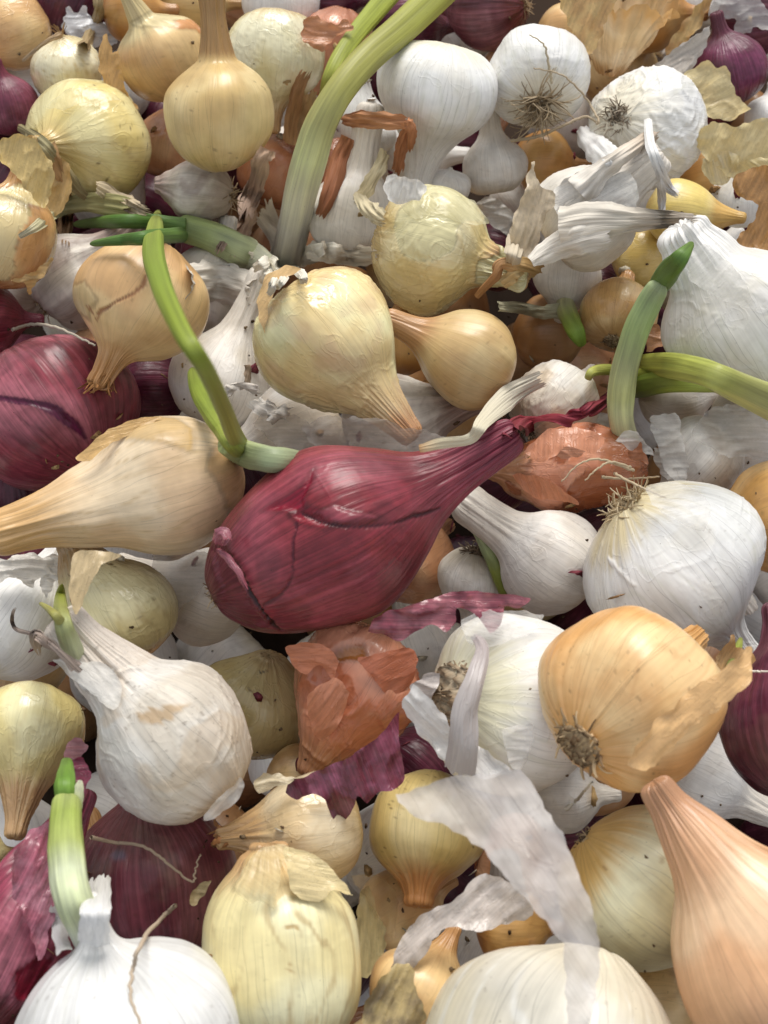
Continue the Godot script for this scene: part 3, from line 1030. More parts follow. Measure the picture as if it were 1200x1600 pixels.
func build_pile() -> void:
	bulb("A1", "onion", "tan onion with flaky skin cut off by the top left corner", "onion", Vector3(-111.38, -2, -200.56), Vector3(-0.887, -0.092, 0.452), Vector3(0.32, 0.582, 0.747), "tan", {"r": 12.84, "rows": 49, "cols": 47, "seed": 1, "shape": ["round", 1, 1, 1, 1], "crk": 0.02, "crm": -0.3, "mat": "papery"})
	bulb("A2", "red_onion", "dark purple onion at the top edge behind the scrap of white garlic skin", "red onion", Vector3(-114.27, -23.42, -220.38), Vector3(0.49, 0.654, -0.577), Vector3(0.2, 0.559, 0.804), "wine", {"r": 17.29, "rows": 62, "cols": 60, "seed": 2, "shape": ["round", 1, 1, 1, 1]})
	bulb("A4", "onion", "small pale onion ribbed with brown vertical veins, beside the purple one at top left", "onion", Vector3(-100.12, -9.57, -166.49), Vector3(-0.044, 0.928, -0.369), Vector3(0.23, 0.369, 0.901), "yellow", {"r": 11.46, "rows": 62, "cols": 67, "seed": 3, "shape": ["stub", 1, 1, 1, 1], "vein": 0.7, "nv": 22, "crk": 0.03, "crm": -0.6, "col": Color(0.762, 0.672, 0.403), "alt": Color(0.806, 0.739, 0.515), "tuft": [9.0, 4.0, 0.8, 0.9], "tuftc": Color(0.5, 0.3, 0.14)})
	bulb("A5", "red_onion", "plum red onion against the left edge under the corner tan onion", "red onion", Vector3(-117.73, -12.74, -156.49), Vector3(-0.098, 0.924, -0.369), Vector3(0.284, 0.382, 0.88), "red", {"r": 9.88, "rows": 39, "cols": 38, "seed": 4, "shape": ["round", 1, 1, 1, 1], "col": Color(0.2, 0.045, 0.08), "alt": Color(0.3, 0.09, 0.14)})
	bulb("A6", "onion", "tan onion with a pale bare shoulder under torn skin, behind the long-necked beige onion", "onion", Vector3(-62.1, 2.63, -156.79), Vector3(-0.454, 0.817, -0.355), Vector3(0.213, 0.487, 0.847), "tan", {"r": 13.70, "rows": 98, "cols": 83, "seed": 5, "shape": ["round", 1.9, 1.25, 1, 1], "patches": [{"poly": PackedVector2Array([Vector2(-1.04, 1), Vector2(1.59, 0.95), Vector2(1.64, 0.56), Vector2(1.56, 0.19), Vector2(1.18, 0.27), Vector2(0.93, 0.58), Vector2(0.67, 0.47), Vector2(-0.06, 0.79)]), "lift": -0.020, "col": Color(0.7, 0.58, 0.32), "mix": 0.90, "soft": 0.030, "edge": 0.50, "rag": 0.030}, {"poly": PackedVector2Array([Vector2(0.99, 0.6), Vector2(1.64, 0.37), Vector2(1.56, 0.05), Vector2(1.51, -0.25), Vector2(1.14, 0.15), Vector2(0.67, 0.43)]), "lift": 0.010, "col": Color(0.56, 0.24, 0.08), "mix": 0.90, "soft": 0.030, "edge": 0.30, "rag": 0.050}], "col": Color(0.672, 0.426, 0.19), "neck": Color(0.62, 0.5, 0.26), "nk0": 0.45, "nk1": 0.8})
	bulb("A7", "onion", "round beige onion standing upright with a long brown neck", "onion", Vector3(-45.92, 14.55, -109.3), Vector3(-0.01, 0.818, -0.575), Vector3(0.113, 0.572, 0.812), "beige", {"r": 16.04, "rows": 130, "cols": 106, "seed": 6, "shape": ["round", 2.2, 1.25, 1, 1], "bend": Vector2(-0.02, 0), "bend0": 0.90, "nk0": 0.85, "nk1": 1.1, "neckrib": 0.1})
	bulb("A8", "onion", "large pale yellow onion with dark specks on its crown at upper left", "onion", Vector3(-81.83, -7.83, -147.29), Vector3(-0.445, 0.545, 0.71), Vector3(0.893, 0.331, 0.305), "yellow", {"r": 18.55, "rows": 112, "cols": 114, "seed": 7, "shape": ["round", 0.7, 1, 1, 1], "spk": 1.0, "vein": 0.5, "nv": 12, "crk": 0.014})
	bulb("A9", "onion", "orange wrinkled onion squeezed beneath the upright beige onion", "onion", Vector3(-69.58, -26.88, -150.42), Vector3(0.194, 0.834, -0.516), Vector3(0.111, 0.504, 0.856), "copper", {"r": 12.13, "rows": 47, "cols": 45, "seed": 8, "shape": ["round", 1, 1, 1, 1], "col": Color(0.672, 0.336, 0.168), "alt": Color(0.739, 0.448, 0.246), "crk": 0.03})
	bulb("A10", "garlic_bulb", "small greyish garlic bulb with roots pointing right, below the upright beige onion", "garlic", Vector3(-45.67, 0.06, -113.53), Vector3(-0.99, 0.094, -0.101), Vector3(-0.009, 0.685, 0.728), "grey", {"r": 8.83, "rows": 60, "cols": 55, "seed": 9, "shape": ["garlic", 0.3, 1, 1.1, 1.5], "str": 0.2, "crk": 0.05, "roots": [70.0, 4.5, 0.22, 1.0, 2.6]})
	bulb("A11", "onion", "tan orange onion with ragged skin at the left edge", "onion", Vector3(-108.88, 5.62, -72.65), Vector3(0.33, 0.616, -0.715), Vector3(0.258, 0.67, 0.696), "orange", {"r": 15.02, "rows": 105, "cols": 102, "seed": 10, "shape": ["round", 1, 1, 1, 1], "patches": [{"poly": PackedVector2Array([Vector2(-1.11, 0.75), Vector2(0.06, 1), Vector2(1.51, 0.86), Vector2(1.1, 0.67), Vector2(0.35, 0.65), Vector2(-0.04, 0.74)]), "lift": -0.020, "col": Color(0.72, 0.6, 0.3), "mix": 0.90, "soft": 0.030, "edge": 0.50, "rag": 0.050}], "col": Color(0.672, 0.37, 0.146), "alt": Color(0.739, 0.493, 0.224), "crk": 0.014, "mat": "papery", "peel": 0.12, "inner": Color(0.7, 0.56, 0.28)})
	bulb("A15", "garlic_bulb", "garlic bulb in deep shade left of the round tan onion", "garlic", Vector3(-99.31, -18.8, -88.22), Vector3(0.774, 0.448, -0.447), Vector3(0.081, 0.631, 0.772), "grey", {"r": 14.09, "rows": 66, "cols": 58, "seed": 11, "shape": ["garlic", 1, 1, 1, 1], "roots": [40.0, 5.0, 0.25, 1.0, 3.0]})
	bulb("B1", "garlic_bulb", "white garlic bulb at the top edge above the cream onion", "garlic", Vector3(-33.55, 3.78, -215.73), Vector3(-0.097, -0.899, 0.428), Vector3(0.052, 0.425, 0.904), "white", {"r": 13.13, "rows": 54, "cols": 47, "seed": 12, "shape": ["garlic", 1, 1, 1, 1]})
	bulb("B2", "onion", "cream onion with papery wrinkles between the upright onion and the green stalk", "onion", Vector3(-33.35, 22.19, -171.31), Vector3(-0.021, -0.68, 0.733), Vector3(0.079, 0.73, 0.679), "lemon", {"r": 15.45, "rows": 97, "cols": 93, "seed": 13, "shape": ["round", 1, 1, 1, 1], "crk": 0.03, "crm": -0.6, "col": Color(0.739, 0.672, 0.381), "alt": Color(0.806, 0.762, 0.538)})
	bulb("B3", "shallot", "crinkled orange-red shallot behind the green stalk near the top", "shallot", Vector3(-13.17, 3.49, -197.14), Vector3(-0.342, -0.748, 0.569), Vector3(0.035, 0.595, 0.803), "copper", {"r": 11.75, "rows": 44, "cols": 43, "seed": 14, "shape": ["round", 1, 1, 1, 1], "crk": 0.05, "rootc": Color(0.5, 0.2, 0.1)})
	bulb("B4", "red_onion", "dark purple onion at the top edge above the crinkled orange-red shallot", "red onion", Vector3(-28.45, -13.33, -227.27), Vector3(0.999, -0.021, -0.03), Vector3(0.036, 0.573, 0.819), "wine", {"r": 10.58, "rows": 38, "cols": 36, "seed": 15, "shape": ["round", 1, 1, 1, 1]})
	bulb("B4b", "red_onion", "dusty maroon onion at the top edge above the two white garlics", "red onion", Vector3(46.17, 2.55, -201.12), Vector3(-0.875, -0.279, -0.396), Vector3(-0.484, 0.504, 0.715), "red", {"r": 14.88, "rows": 56, "cols": 54, "seed": 16, "shape": ["round", 1, 1, 1, 1], "col": Color(0.17, 0.05, 0.065), "alt": Color(0.3, 0.13, 0.15), "crk": 0.03, "crm": -0.4, "str": 0.4, "roots": [30.0, 3.5, 0.2, 1.0, 1.8]})
	bulb("B6", "garlic_bulb", "big smooth white garlic bulb hanging neck down right of the green stalk", "garlic", Vector3(17.81, 33.22, -139.13), Vector3(-0.218, -0.849, 0.482), Vector3(-0.067, 0.505, 0.86), "white", {"r": 17.54, "rows": 119, "cols": 112, "seed": 17, "shape": ["garlic", 0.75, 1, 0.92, 1], "bend": Vector2(-0.06, 0), "bend0": 1.00, "blot": Color(0.68, 0.62, 0.48), "blots": 0.25, "veinc": Color(0.56, 0.57, 0.44), "vein": 0.3, "crk": 0.012, "lobe": 0.004})
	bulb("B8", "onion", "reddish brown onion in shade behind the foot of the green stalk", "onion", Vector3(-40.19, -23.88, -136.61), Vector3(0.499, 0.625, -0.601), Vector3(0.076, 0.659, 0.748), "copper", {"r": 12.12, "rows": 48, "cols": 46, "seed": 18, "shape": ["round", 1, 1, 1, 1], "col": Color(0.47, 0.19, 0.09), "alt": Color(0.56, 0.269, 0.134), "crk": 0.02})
	bulb("B8b", "shallot", "rust brown shallot hidden behind the right side of the green stalk", "shallot", Vector3(-12.57, -1.62, -140.46), Vector3(-0.342, -0.699, 0.629), Vector3(0.035, 0.659, 0.751), "copper", {"r": 6.48, "rows": 36, "cols": 36, "seed": 19, "shape": ["torpedo", 1, 1, 1, 1], "col": Color(0.403, 0.146, 0.067), "alt": Color(0.47, 0.224, 0.112)})
	bulb("B9", "garlic_bulb", "soft white garlic bulb in shade right of the foot of the green stalk", "garlic", Vector3(-10.96, -17.06, -108.48), Vector3(0.175, 0.773, -0.61), Vector3(0.006, 0.618, 0.786), "garlic", {"r": 14.38, "rows": 110, "cols": 89, "seed": 20, "shape": ["garlic", 1.3, 1.1, 1, 1], "crk": 0.014, "lobe": 0.0})
	bulb("B11", "garlic_bulb", "small wrinkled garlic bulb between the hanging white garlic and the leafy garlic", "garlic", Vector3(34.33, -12.68, -129.37), Vector3(-0.099, 0.848, -0.522), Vector3(-0.06, 0.518, 0.853), "garlic", {"r": 10.17, "rows": 70, "cols": 61, "seed": 21, "shape": ["garlic", 1, 1, 1, 1], "crk": 0.04})
	bulb("B11b", "garlic_clove", "round flat piece of a garlic bulb under the neck of the hanging white garlic", "garlic", Vector3(18.27, -9.57, -120.86), Vector3(0.148, 0.922, -0.357), Vector3(-0.101, 0.373, 0.922), "garlic", {"r": 6.91, "rows": 36, "cols": 42, "seed": 22, "shape": ["stub", 1, 1, 0.6, 1]})
	bulb("B12", "onion", "pale yellow onion with peeling glossy skin and a dried brown neck pointing right", "onion", Vector3(-1.82, 19.64, -76.53), Vector3(0.938, -0.014, 0.347), Vector3(-0.232, 0.718, 0.656), "lemon", {"r": 16.63, "rows": 177, "cols": 165, "seed": 23, "shape": ["round", 1.2, 1.5, 1, 1], "crk": 0.03, "crm": -0.8, "vein": 0.4, "nv": 9, "peel": 0.22, "inner": Color(0.66, 0.6, 0.34), "col": Color(0.717, 0.582, 0.269), "alt": Color(0.806, 0.717, 0.448), "neckrib": 0.2, "roots": [14.0, 1.5, 0.2, 0.6, 1.6]})
	bulb("C1", "garlic_bulb", "white garlic bulb with tangled dry roots facing the viewer, left of its wrinkled neighbour", "garlic", Vector3(45.61, 18.94, -130.81), Vector3(-0.014, -0.06, -0.998), Vector3(-0.201, 0.978, -0.055), "white", {"r": 15.14, "rows": 98, "cols": 95, "seed": 24, "shape": ["round", 1, 1, 1, 1], "blot": Color(0.68, 0.62, 0.48), "blots": 0.25, "veinc": Color(0.56, 0.57, 0.44), "vein": 0.3, "crk": 0.028, "crm": -0.7, "roots": [110.0, 10.0, 0.28, 1.2, 2.8], "rootdark": Color(0.2, 0.14, 0.08), "rootpale": Color(0.5, 0.4, 0.27)})
	bulb("C2", "garlic_bulb", "wrinkled white garlic bulb with matted grey roots at upper right", "garlic", Vector3(66.79, 19.54, -124.15), Vector3(0.682, -0.59, -0.432), Vector3(0.665, 0.254, 0.702), "white", {"r": 17.16, "rows": 159, "cols": 153, "seed": 25, "shape": ["round", 1, 1, 1, 1], "blot": Color(0.68, 0.62, 0.48), "blots": 0.25, "veinc": Color(0.56, 0.57, 0.44), "vein": 0.3, "crk": 0.06, "crf": 2.6, "crm": -0.9, "roots": [110.0, 4.5, 0.28, 1.3, 3.2], "rootdark": Color(0.12, 0.09, 0.06), "rootpale": Color(0.42, 0.35, 0.27)})
	bulb("C5", "red_onion", "glossy wine-purple onion near the top right corner", "red onion", Vector3(111.01, -2.5, -159.21), Vector3(-0.336, 0.804, -0.491), Vector3(-0.172, 0.46, 0.871), "wine", {"r": 11.74, "rows": 72, "cols": 70, "seed": 26, "shape": ["round", 1, 1, 1, 1], "col": Color(0.12, 0.02, 0.05), "alt": Color(0.2, 0.045, 0.1)})
	bulb("C7", "red_onion", "dark purple onion in the top right corner under thin white skin", "red onion", Vector3(110.29, -3.07, -202.15), Vector3(0.971, 0.14, 0.195), Vector3(-0.24, 0.566, 0.789), "wine", {"r": 12.66, "rows": 48, "cols": 46, "seed": 27, "shape": ["round", 1, 1, 1, 1]})
	bulb("C10", "onion", "orange onion deep in the gap under the rooted white garlic", "onion", Vector3(40.88, -14.51, -144.11), Vector3(0.994, 0.072, 0.083), Vector3(-0.11, 0.653, 0.749), "orange", {"r": 10.45, "rows": 41, "cols": 40, "seed": 28, "shape": ["round", 1, 1, 1, 1]})
	bulb("C3", "open_onion_skin", "empty tan onion skin flared open like a flower at the top edge, right of centre", "onion skin", Vector3(72.05, -1.63, -172.82), Vector3(0.006, 0.998, -0.065), Vector3(-0.185, 0.065, 0.981), "tan", {"r": 14.94, "rows": 57, "cols": 89, "seed": 29, "shape": ["funnel", 1, 1, 1, 1], "rim": 0.35, "part": "husk", "mat": "husk", "rib": 0.03, "str": 0.2, "col": Color(0.784, 0.594, 0.336), "alt": Color(0.818, 0.672, 0.448), "nk0": 0.3, "nk1": 1.1, "neck": Color(0.6, 0.36, 0.14), "crk": 0.03, "crm": -0.8, "lump": 0.12})
	bulb("C10b", "onion", "tan onion behind the open flared onion skin at the top", "onion", Vector3(48.87, -0.78, -188.2), Vector3(0.993, 0.072, 0.098), Vector3(-0.122, 0.589, 0.799), "tan", {"r": 11.40, "rows": 44, "cols": 42, "seed": 30, "shape": ["round", 1, 1, 1, 1]})
	bulb("C10c", "onion", "tan orange onion at the top edge behind the flared onion skin", "onion", Vector3(76.51, -9.99, -214.63), Vector3(0.985, 0.1, 0.141), Vector3(-0.173, 0.571, 0.802), "orange", {"r": 14.11, "rows": 52, "cols": 50, "seed": 31, "shape": ["round", 1, 1, 1, 1]})
	bulb("C12", "garlic_bulb", "grey white garlic bulb wrapped in dry striped leaves, middle of the right half", "garlic", Vector3(45.68, 16.91, -76.22), Vector3(0.759, 0.541, -0.363), Vector3(-0.138, 0.678, 0.722), "garlic", {"r": 14.35, "rows": 109, "cols": 99, "seed": 32, "shape": ["garlic", 0.8, 1.2, 1, 1], "crk": 0.03})
	bulb("C13", "onion", "smooth lemon-yellow onion lying with its neck towards the right edge", "onion", Vector3(74.56, 7.82, -98.91), Vector3(0.969, 0.094, 0.229), Vector3(-0.232, 0.665, 0.709), "lemon", {"r": 9.29, "rows": 71, "cols": 61, "seed": 33, "shape": ["pear", 1, 1, 1.1, 1], "col": Color(0.784, 0.605, 0.19), "alt": Color(0.829, 0.672, 0.291), "neck": Color(0.64, 0.4, 0.12), "nk0": 0.9, "crk": 0.004, "mat": "smooth"})
	bulb("C13b", "onion", "yellow onion half hidden under the striped dry garlic leaves", "onion", Vector3(66.75, -8.01, -96.18), Vector3(0.984, 0.124, 0.125), Vector3(-0.176, 0.693, 0.699), "yellow", {"r": 8.55, "rows": 36, "cols": 36, "seed": 34, "shape": ["round", 1, 1, 1, 1], "col": Color(0.717, 0.515, 0.157), "alt": Color(0.762, 0.582, 0.224)})
	bulb("C14", "white_onion", "plain white bulb behind the neck of the lemon-yellow onion", "onion", Vector3(106.7, -11.32, -112.75), Vector3(-0.082, 0.917, -0.39), Vector3(-0.226, 0.364, 0.904), "white", {"r": 9.03, "rows": 38, "cols": 36, "seed": 35, "shape": ["round", 1, 1, 1, 1], "crk": 0.006})
	bulb("C14b", "white_onion", "white bulb peeping in at the right edge under the torn yellow skins", "onion", Vector3(122.24, -15.21, -155.53), Vector3(0, 0.773, -0.634), Vector3(-0.254, 0.613, 0.748), "white", {"r": 7.64, "rows": 36, "cols": 36, "seed": 36, "shape": ["round", 1, 1, 1, 1]})
	bulb("C14c", "onion", "rust orange onion under the torn yellow skins at right", "onion", Vector3(90.49, -15.93, -135.45), Vector3(0.918, 0.389, -0.076), Vector3(-0.214, 0.648, 0.731), "orange", {"r": 9.43, "rows": 38, "cols": 36, "seed": 37, "shape": ["round", 1, 1, 1, 1]})
	bulb("C16", "garlic_bulb", "largest white garlic bulb, its broad neck leaning left, at the right edge", "garlic", Vector3(99.19, 12.21, -34.05), Vector3(-0.567, 0.61, -0.553), Vector3(-0.128, 0.598, 0.791), "white", {"r": 19.19, "rows": 212, "cols": 201, "seed": 38, "shape": ["garlic", 0.45, 1.35, 1, 1.25], "blot": Color(0.68, 0.62, 0.48), "blots": 0.25, "veinc": Color(0.56, 0.57, 0.44), "vein": 0.3, "crk": 0.02, "crm": -0.35, "lobe": 0.006, "col": Color(0.74, 0.715, 0.68), "neckrib": 0.1})
	bulb("D1", "onion", "round tan onion with a short frayed neck pointing down left", "onion", Vector3(-56.39, 25.52, -65.66), Vector3(-0.388, -0.405, 0.828), Vector3(0.254, 0.817, 0.518), "tan", {"r": 17.07, "rows": 181, "cols": 174, "seed": 39, "shape": ["round", 1, 1.05, 1, 1], "bend": Vector2(0.05, 0), "bend0": 0.50, "patches": [{"poly": PackedVector2Array([Vector2(1.55, 0.27), Vector2(1.04, 0.21), Vector2(0.74, 0.43), Vector2(1.04, 0.67), Vector2(1.68, 0.58)]), "lift": 0.008, "col": Color(0.6, 0.44, 0.22), "mix": 0.90, "soft": 0.030, "edge": 0.60, "rag": 0.060}], "lines": [{"pts": PackedVector2Array([Vector2(0.75, 0.59), Vector2(0.47, 0.46), Vector2(0.18, 0.2), Vector2(0.09, 0), Vector2(0.12, -0.15)]), "w": 0.012, "deep": 0.012, "col": Color(0.36, 0.17, 0.07), "lip": 0.006, "rag": 0.050}, {"pts": PackedVector2Array([Vector2(1.02, 0.52), Vector2(0.79, 0.66), Vector2(0.47, 0.46)]), "w": 0.012, "deep": 0.010, "col": Color(0.36, 0.18, 0.08), "lip": 0.000, "rag": 0.050}], "neckrib": 0.14, "col": Color(0.672, 0.414, 0.19), "spk": 0.35, "tuft": [28.0, 6.0, 1.0, 0.35], "tuftc": Color(0.46, 0.22, 0.08)})
	bulb("D2", "red_onion", "big plum red onion at the left edge with a long split showing dark flesh", "red onion", Vector3(-100.44, -2.41, -52.69), Vector3(0.603, -0.288, 0.744), Vector3(0.002, 0.933, 0.36), "red", {"r": 22.60, "rows": 211, "cols": 222, "seed": 40, "shape": ["round", 0.4, 1, 1, 1], "patches": [{"poly": PackedVector2Array([Vector2(0.43, -0.25), Vector2(0.14, 0.03), Vector2(-0.09, 0.31), Vector2(-0.2, 0.51), Vector2(-0.24, 0.71), Vector2(-0.14, 0.71), Vector2(-0.01, 0.51), Vector2(0.13, 0.2), Vector2(0.48, -0.18)]), "lift": -0.035, "col": Color(0.09, 0.006, 0.035), "mix": 1.00, "soft": 0.020, "edge": 0.30, "rag": 0.030}], "col": Color(0.28, 0.052, 0.072), "alt": Color(0.42, 0.13, 0.165), "vein": 0.5, "nv": 18})
	bulb("D3", "garlic_bulb", "cream white garlic bulb behind the curved green sprout", "garlic", Vector3(-49.26, -20.34, -45.5), Vector3(0.372, 0.566, -0.736), Vector3(0.115, 0.759, 0.641), "garlic", {"r": 15.27, "rows": 80, "cols": 66, "seed": 41, "shape": ["garlic", 1.2, 1, 1, 1], "col": Color(0.76, 0.7, 0.6), "lobe": 0.0, "crk": 0.012})
	bulb("D5", "red_onion", "dark purple onion in the shadow under the round tan onion", "red onion", Vector3(-76.99, -25.05, -61.26), Vector3(0.987, -0.124, -0.104), Vector3(0.162, 0.755, 0.635), "wine", {"r": 11.53, "rows": 50, "cols": 48, "seed": 42, "shape": ["round", 1, 1, 1, 1]})
	bulb("D6", "shallot", "long cream and tan shallot lying with its pointed neck at the left edge", "shallot", Vector3(-33.89, 23.7, 3.44), Vector3(-0.938, 0.009, 0.347), Vector3(0.215, 0.8, 0.56), "cream", {"r": 15.59, "rows": 174, "cols": 125, "seed": 43, "shape": ["torpedo", 1.05, 1.5, 1.05, 0.72], "patches": [{"poly": PackedVector2Array([Vector2(1.54, 1.71), Vector2(1.54, 1.29), Vector2(1.54, 0.7), Vector2(1.53, 0.2), Vector2(1.23, -0.3), Vector2(0.8, -0.48), Vector2(0.46, -0.39), Vector2(0.41, -0.3), Vector2(0.51, -0.1), Vector2(0.68, 0.18), Vector2(1, 0.55), Vector2(1.54, 1.01), Vector2(1.54, 1.43), Vector2(1.54, 1.74)]), "lift": 0.014, "col": Color(0.62, 0.4, 0.15), "mix": 0.75, "soft": 0.050, "edge": 0.35, "rag": 0.050}, {"poly": PackedVector2Array([Vector2(0.06, -0.49), Vector2(-0.28, -0.61), Vector2(-0.88, -0.62), Vector2(-1.35, -0.92), Vector2(-1.56, -1.2), Vector2(1.55, -1.17), Vector2(0.68, -0.77)]), "lift": 0.010, "col": Color(0.56, 0.32, 0.14), "mix": 0.60, "soft": 0.030, "edge": 0.50, "rag": 0.060}], "col": Color(0.806, 0.582, 0.358), "alt": Color(0.851, 0.683, 0.47), "neck": Color(0.62, 0.38, 0.16), "nk0": 0.9, "nk1": 2.4, "root": Color(0.6, 0.36, 0.16), "rt0": -0.55, "rt1": -1.1, "vein": 0.5, "nv": 20, "mat": "smooth", "crk": 0.006})
	bulb("E1", "onion", "pear-shaped pale onion with crumpled shiny skin and a brown-tipped neck", "onion", Vector3(-24.17, 32.72, -42.22), Vector3(0.659, -0.324, 0.679), Vector3(-0.121, 0.845, 0.521), "lemon", {"r": 17.12, "rows": 209, "cols": 184, "seed": 44, "shape": ["pear", 0.9, 1, 1.05, 1], "crs": 3.4, "crk": 0.045, "crf": 2.4, "crm": 0.05, "col": Color(0.829, 0.65, 0.325), "alt": Color(0.86, 0.806, 0.47), "blot": Color(0.5, 0.28, 0.17), "blots": 0.35, "neck": Color(0.52, 0.27, 0.13), "nk0": 0.9, "nk1": 2.0, "rt0": -0.7, "root": Color(0.6, 0.38, 0.16), "neckrib": 0.14})
	bulb("E2", "onion", "smooth tan pear-shaped onion, its neck tucked behind the crumpled pale one", "onion", Vector3(30.82, 13.83, -30.71), Vector3(-0.864, 0.391, -0.316), Vector3(0.06, 0.704, 0.708), "tan", {"r": 12.60, "rows": 104, "cols": 93, "seed": 45, "shape": ["pear", 1, 1, 0.95, 1], "bend": Vector2(-0.06, 0), "bend0": 0.50, "col": Color(0.594, 0.409, 0.185), "alt": Color(0.638, 0.482, 0.246), "neck": Color(0.46, 0.25, 0.11), "vein": 0.1, "mat": "skin", "spk": 0.4})
	bulb("E3", "onion", "orange brown onion in the gap behind the crumpled pale onion", "onion", Vector3(4.94, -11.76, -54.23), Vector3(0, 0.668, -0.745), Vector3(-0.013, 0.745, 0.667), "orange", {"r": 10.14, "rows": 46, "cols": 44, "seed": 46, "shape": ["round", 1, 1, 1, 1]})
	bulb("E4", "shallot", "large purple-red shallot with cracked skin in the middle of the pile", "shallot", Vector3(-37.16, 21.47, 37.33), Vector3(0.891, 0.274, -0.362), Vector3(-0.014, 0.814, 0.581), "red", {"r": 19.09, "rows": 326, "cols": 229, "seed": 47, "shape": ["torpedo", 1, 0.95, 0.85, 1.12], "bend": Vector2(-0.04, 0), "bend0": 0.80, "patches": [{"poly": PackedVector2Array([Vector2(-0.71, -0.63), Vector2(-0.71, -0.4), Vector2(-0.69, -0.24), Vector2(-0.69, -0.09), Vector2(-0.84, 0.14), Vector2(-0.64, 0.05), Vector2(-0.54, -0.1), Vector2(-0.4, -0.14), Vector2(-0.38, -0.28), Vector2(-0.53, -0.4)]), "lift": -0.040, "col": Color(0.24, 0.01, 0.03), "mix": 0.95, "soft": 0.030, "edge": 0.50, "rag": 0.040}, {"poly": PackedVector2Array([Vector2(-0.47, -0.34), Vector2(-0.41, -0.09), Vector2(-0.24, 0.07), Vector2(-0.05, 0.1), Vector2(-0.13, -0.1), Vector2(-0.3, -0.31)]), "lift": -0.035, "col": Color(0.27, 0.012, 0.03), "mix": 0.95, "soft": 0.030, "edge": 0.60, "rag": 0.050}, {"poly": PackedVector2Array([Vector2(-1.38, -1.39), Vector2(-0.75, -1.17), Vector2(-0.18, -1.11), Vector2(0.26, -1.14), Vector2(0.96, -1.1), Vector2(1.39, -1.47), Vector2(1.58, -1.7)]), "lift": -0.030, "col": Color(0.16, 0.03, 0.045), "mix": 0.60, "soft": 0.030, "edge": 0.40, "rag": 0.060}, {"poly": PackedVector2Array([Vector2(-0.36, -0.15), Vector2(-0.29, 0.13), Vector2(-0.1, 0.35), Vector2(0.11, 0.56), Vector2(0.01, 0.29), Vector2(-0.09, 0.03)]), "lift": 0.030, "col": Color(0.32, 0.08, 0.11), "mix": 0.50, "soft": 0.030, "edge": 0.50, "rag": 0.080}], "lines": [{"pts": PackedVector2Array([Vector2(-0.39, -0.21), Vector2(-0.19, -0.07), Vector2(-0.02, 0.15), Vector2(0.18, 0.53), Vector2(0.37, 0.88), Vector2(0.74, 1.17)]), "w": 0.011, "deep": 0.020, "col": Color(0.07, 0.009, 0.016), "lip": 0.000, "rag": 0.030}, {"pts": PackedVector2Array([Vector2(-0.32, -0.31), Vector2(-0.11, -0.44), Vector2(0.21, -0.62), Vector2(0.4, -0.82), Vector2(0.49, -1.06)]), "w": 0.008, "deep": 0.020, "col": Color(0.1, 0.01, 0.02), "lip": 0.000, "rag": 0.040}, {"pts": PackedVector2Array([Vector2(-0.52, -1.18), Vector2(-0.02, -1.13), Vector2(0.33, -1.13), Vector2(0.85, -1.08), Vector2(1.15, -1.04)]), "w": 0.016, "deep": 0.040, "col": Color(0.028, 0.005, 0.008), "lip": 0.000, "rag": 0.060}], "alt": Color(0.34, 0.07, 0.095), "col": Color(0.24, 0.031, 0.043), "neckrib": 0.12, "nk0": 1.0, "nk1": 2.2, "rt0": -1.0, "rt1": -1.3, "root": Color(0.17, 0.035, 0.045), "roots": [26.0, 3.0, 0.22, 0.8, 2.2], "vein": 0.3, "nv": 26, "str": 0.1})
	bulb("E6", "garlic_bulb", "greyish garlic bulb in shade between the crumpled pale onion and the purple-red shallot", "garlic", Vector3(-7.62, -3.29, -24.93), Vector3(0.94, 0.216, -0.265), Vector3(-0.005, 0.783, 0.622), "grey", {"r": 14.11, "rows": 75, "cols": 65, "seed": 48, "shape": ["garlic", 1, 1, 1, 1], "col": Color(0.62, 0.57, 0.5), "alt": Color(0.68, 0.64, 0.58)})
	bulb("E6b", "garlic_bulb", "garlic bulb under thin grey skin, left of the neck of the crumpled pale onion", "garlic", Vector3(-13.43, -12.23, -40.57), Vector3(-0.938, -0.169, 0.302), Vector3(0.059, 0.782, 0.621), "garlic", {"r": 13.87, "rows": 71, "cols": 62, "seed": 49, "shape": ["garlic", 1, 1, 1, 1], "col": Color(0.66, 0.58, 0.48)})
	bulb("E7", "garlic_bulb", "garlic bulb with flaking stained skin above the orange shallot", "garlic", Vector3(37.73, 0.93, -25.02), Vector3(0.644, -0.019, -0.765), Vector3(0.304, 0.924, 0.232), "stained", {"r": 12.01, "rows": 88, "cols": 85, "seed": 50, "shape": ["round", 1, 1, 1, 1], "crk": 0.05, "crm": -0.8, "roots": [40.0, 3.0, 0.2, 1.0, 2.3], "rootdark": Color(0.08, 0.06, 0.04), "rootpale": Color(0.3, 0.24, 0.18)})
	bulb("F1", "onion", "small shiny tan onion showing its root end, left of the upright green shoot", "onion", Vector3(61.73, -0.27, -56.68), Vector3(0.261, 0.031, -0.965), Vector3(0.016, 0.999, 0.036), "tan", {"r": 10.71, "rows": 75, "cols": 72, "seed": 51, "shape": ["round", 1, 1, 1, 1], "col": Color(0.672, 0.403, 0.157), "alt": Color(0.762, 0.56, 0.291), "crk": 0.02, "crm": -0.4, "mat": "papery", "roots": [40.0, 1.8, 0.2, 0.8, 2.4], "rootdark": Color(0.1, 0.06, 0.03)})
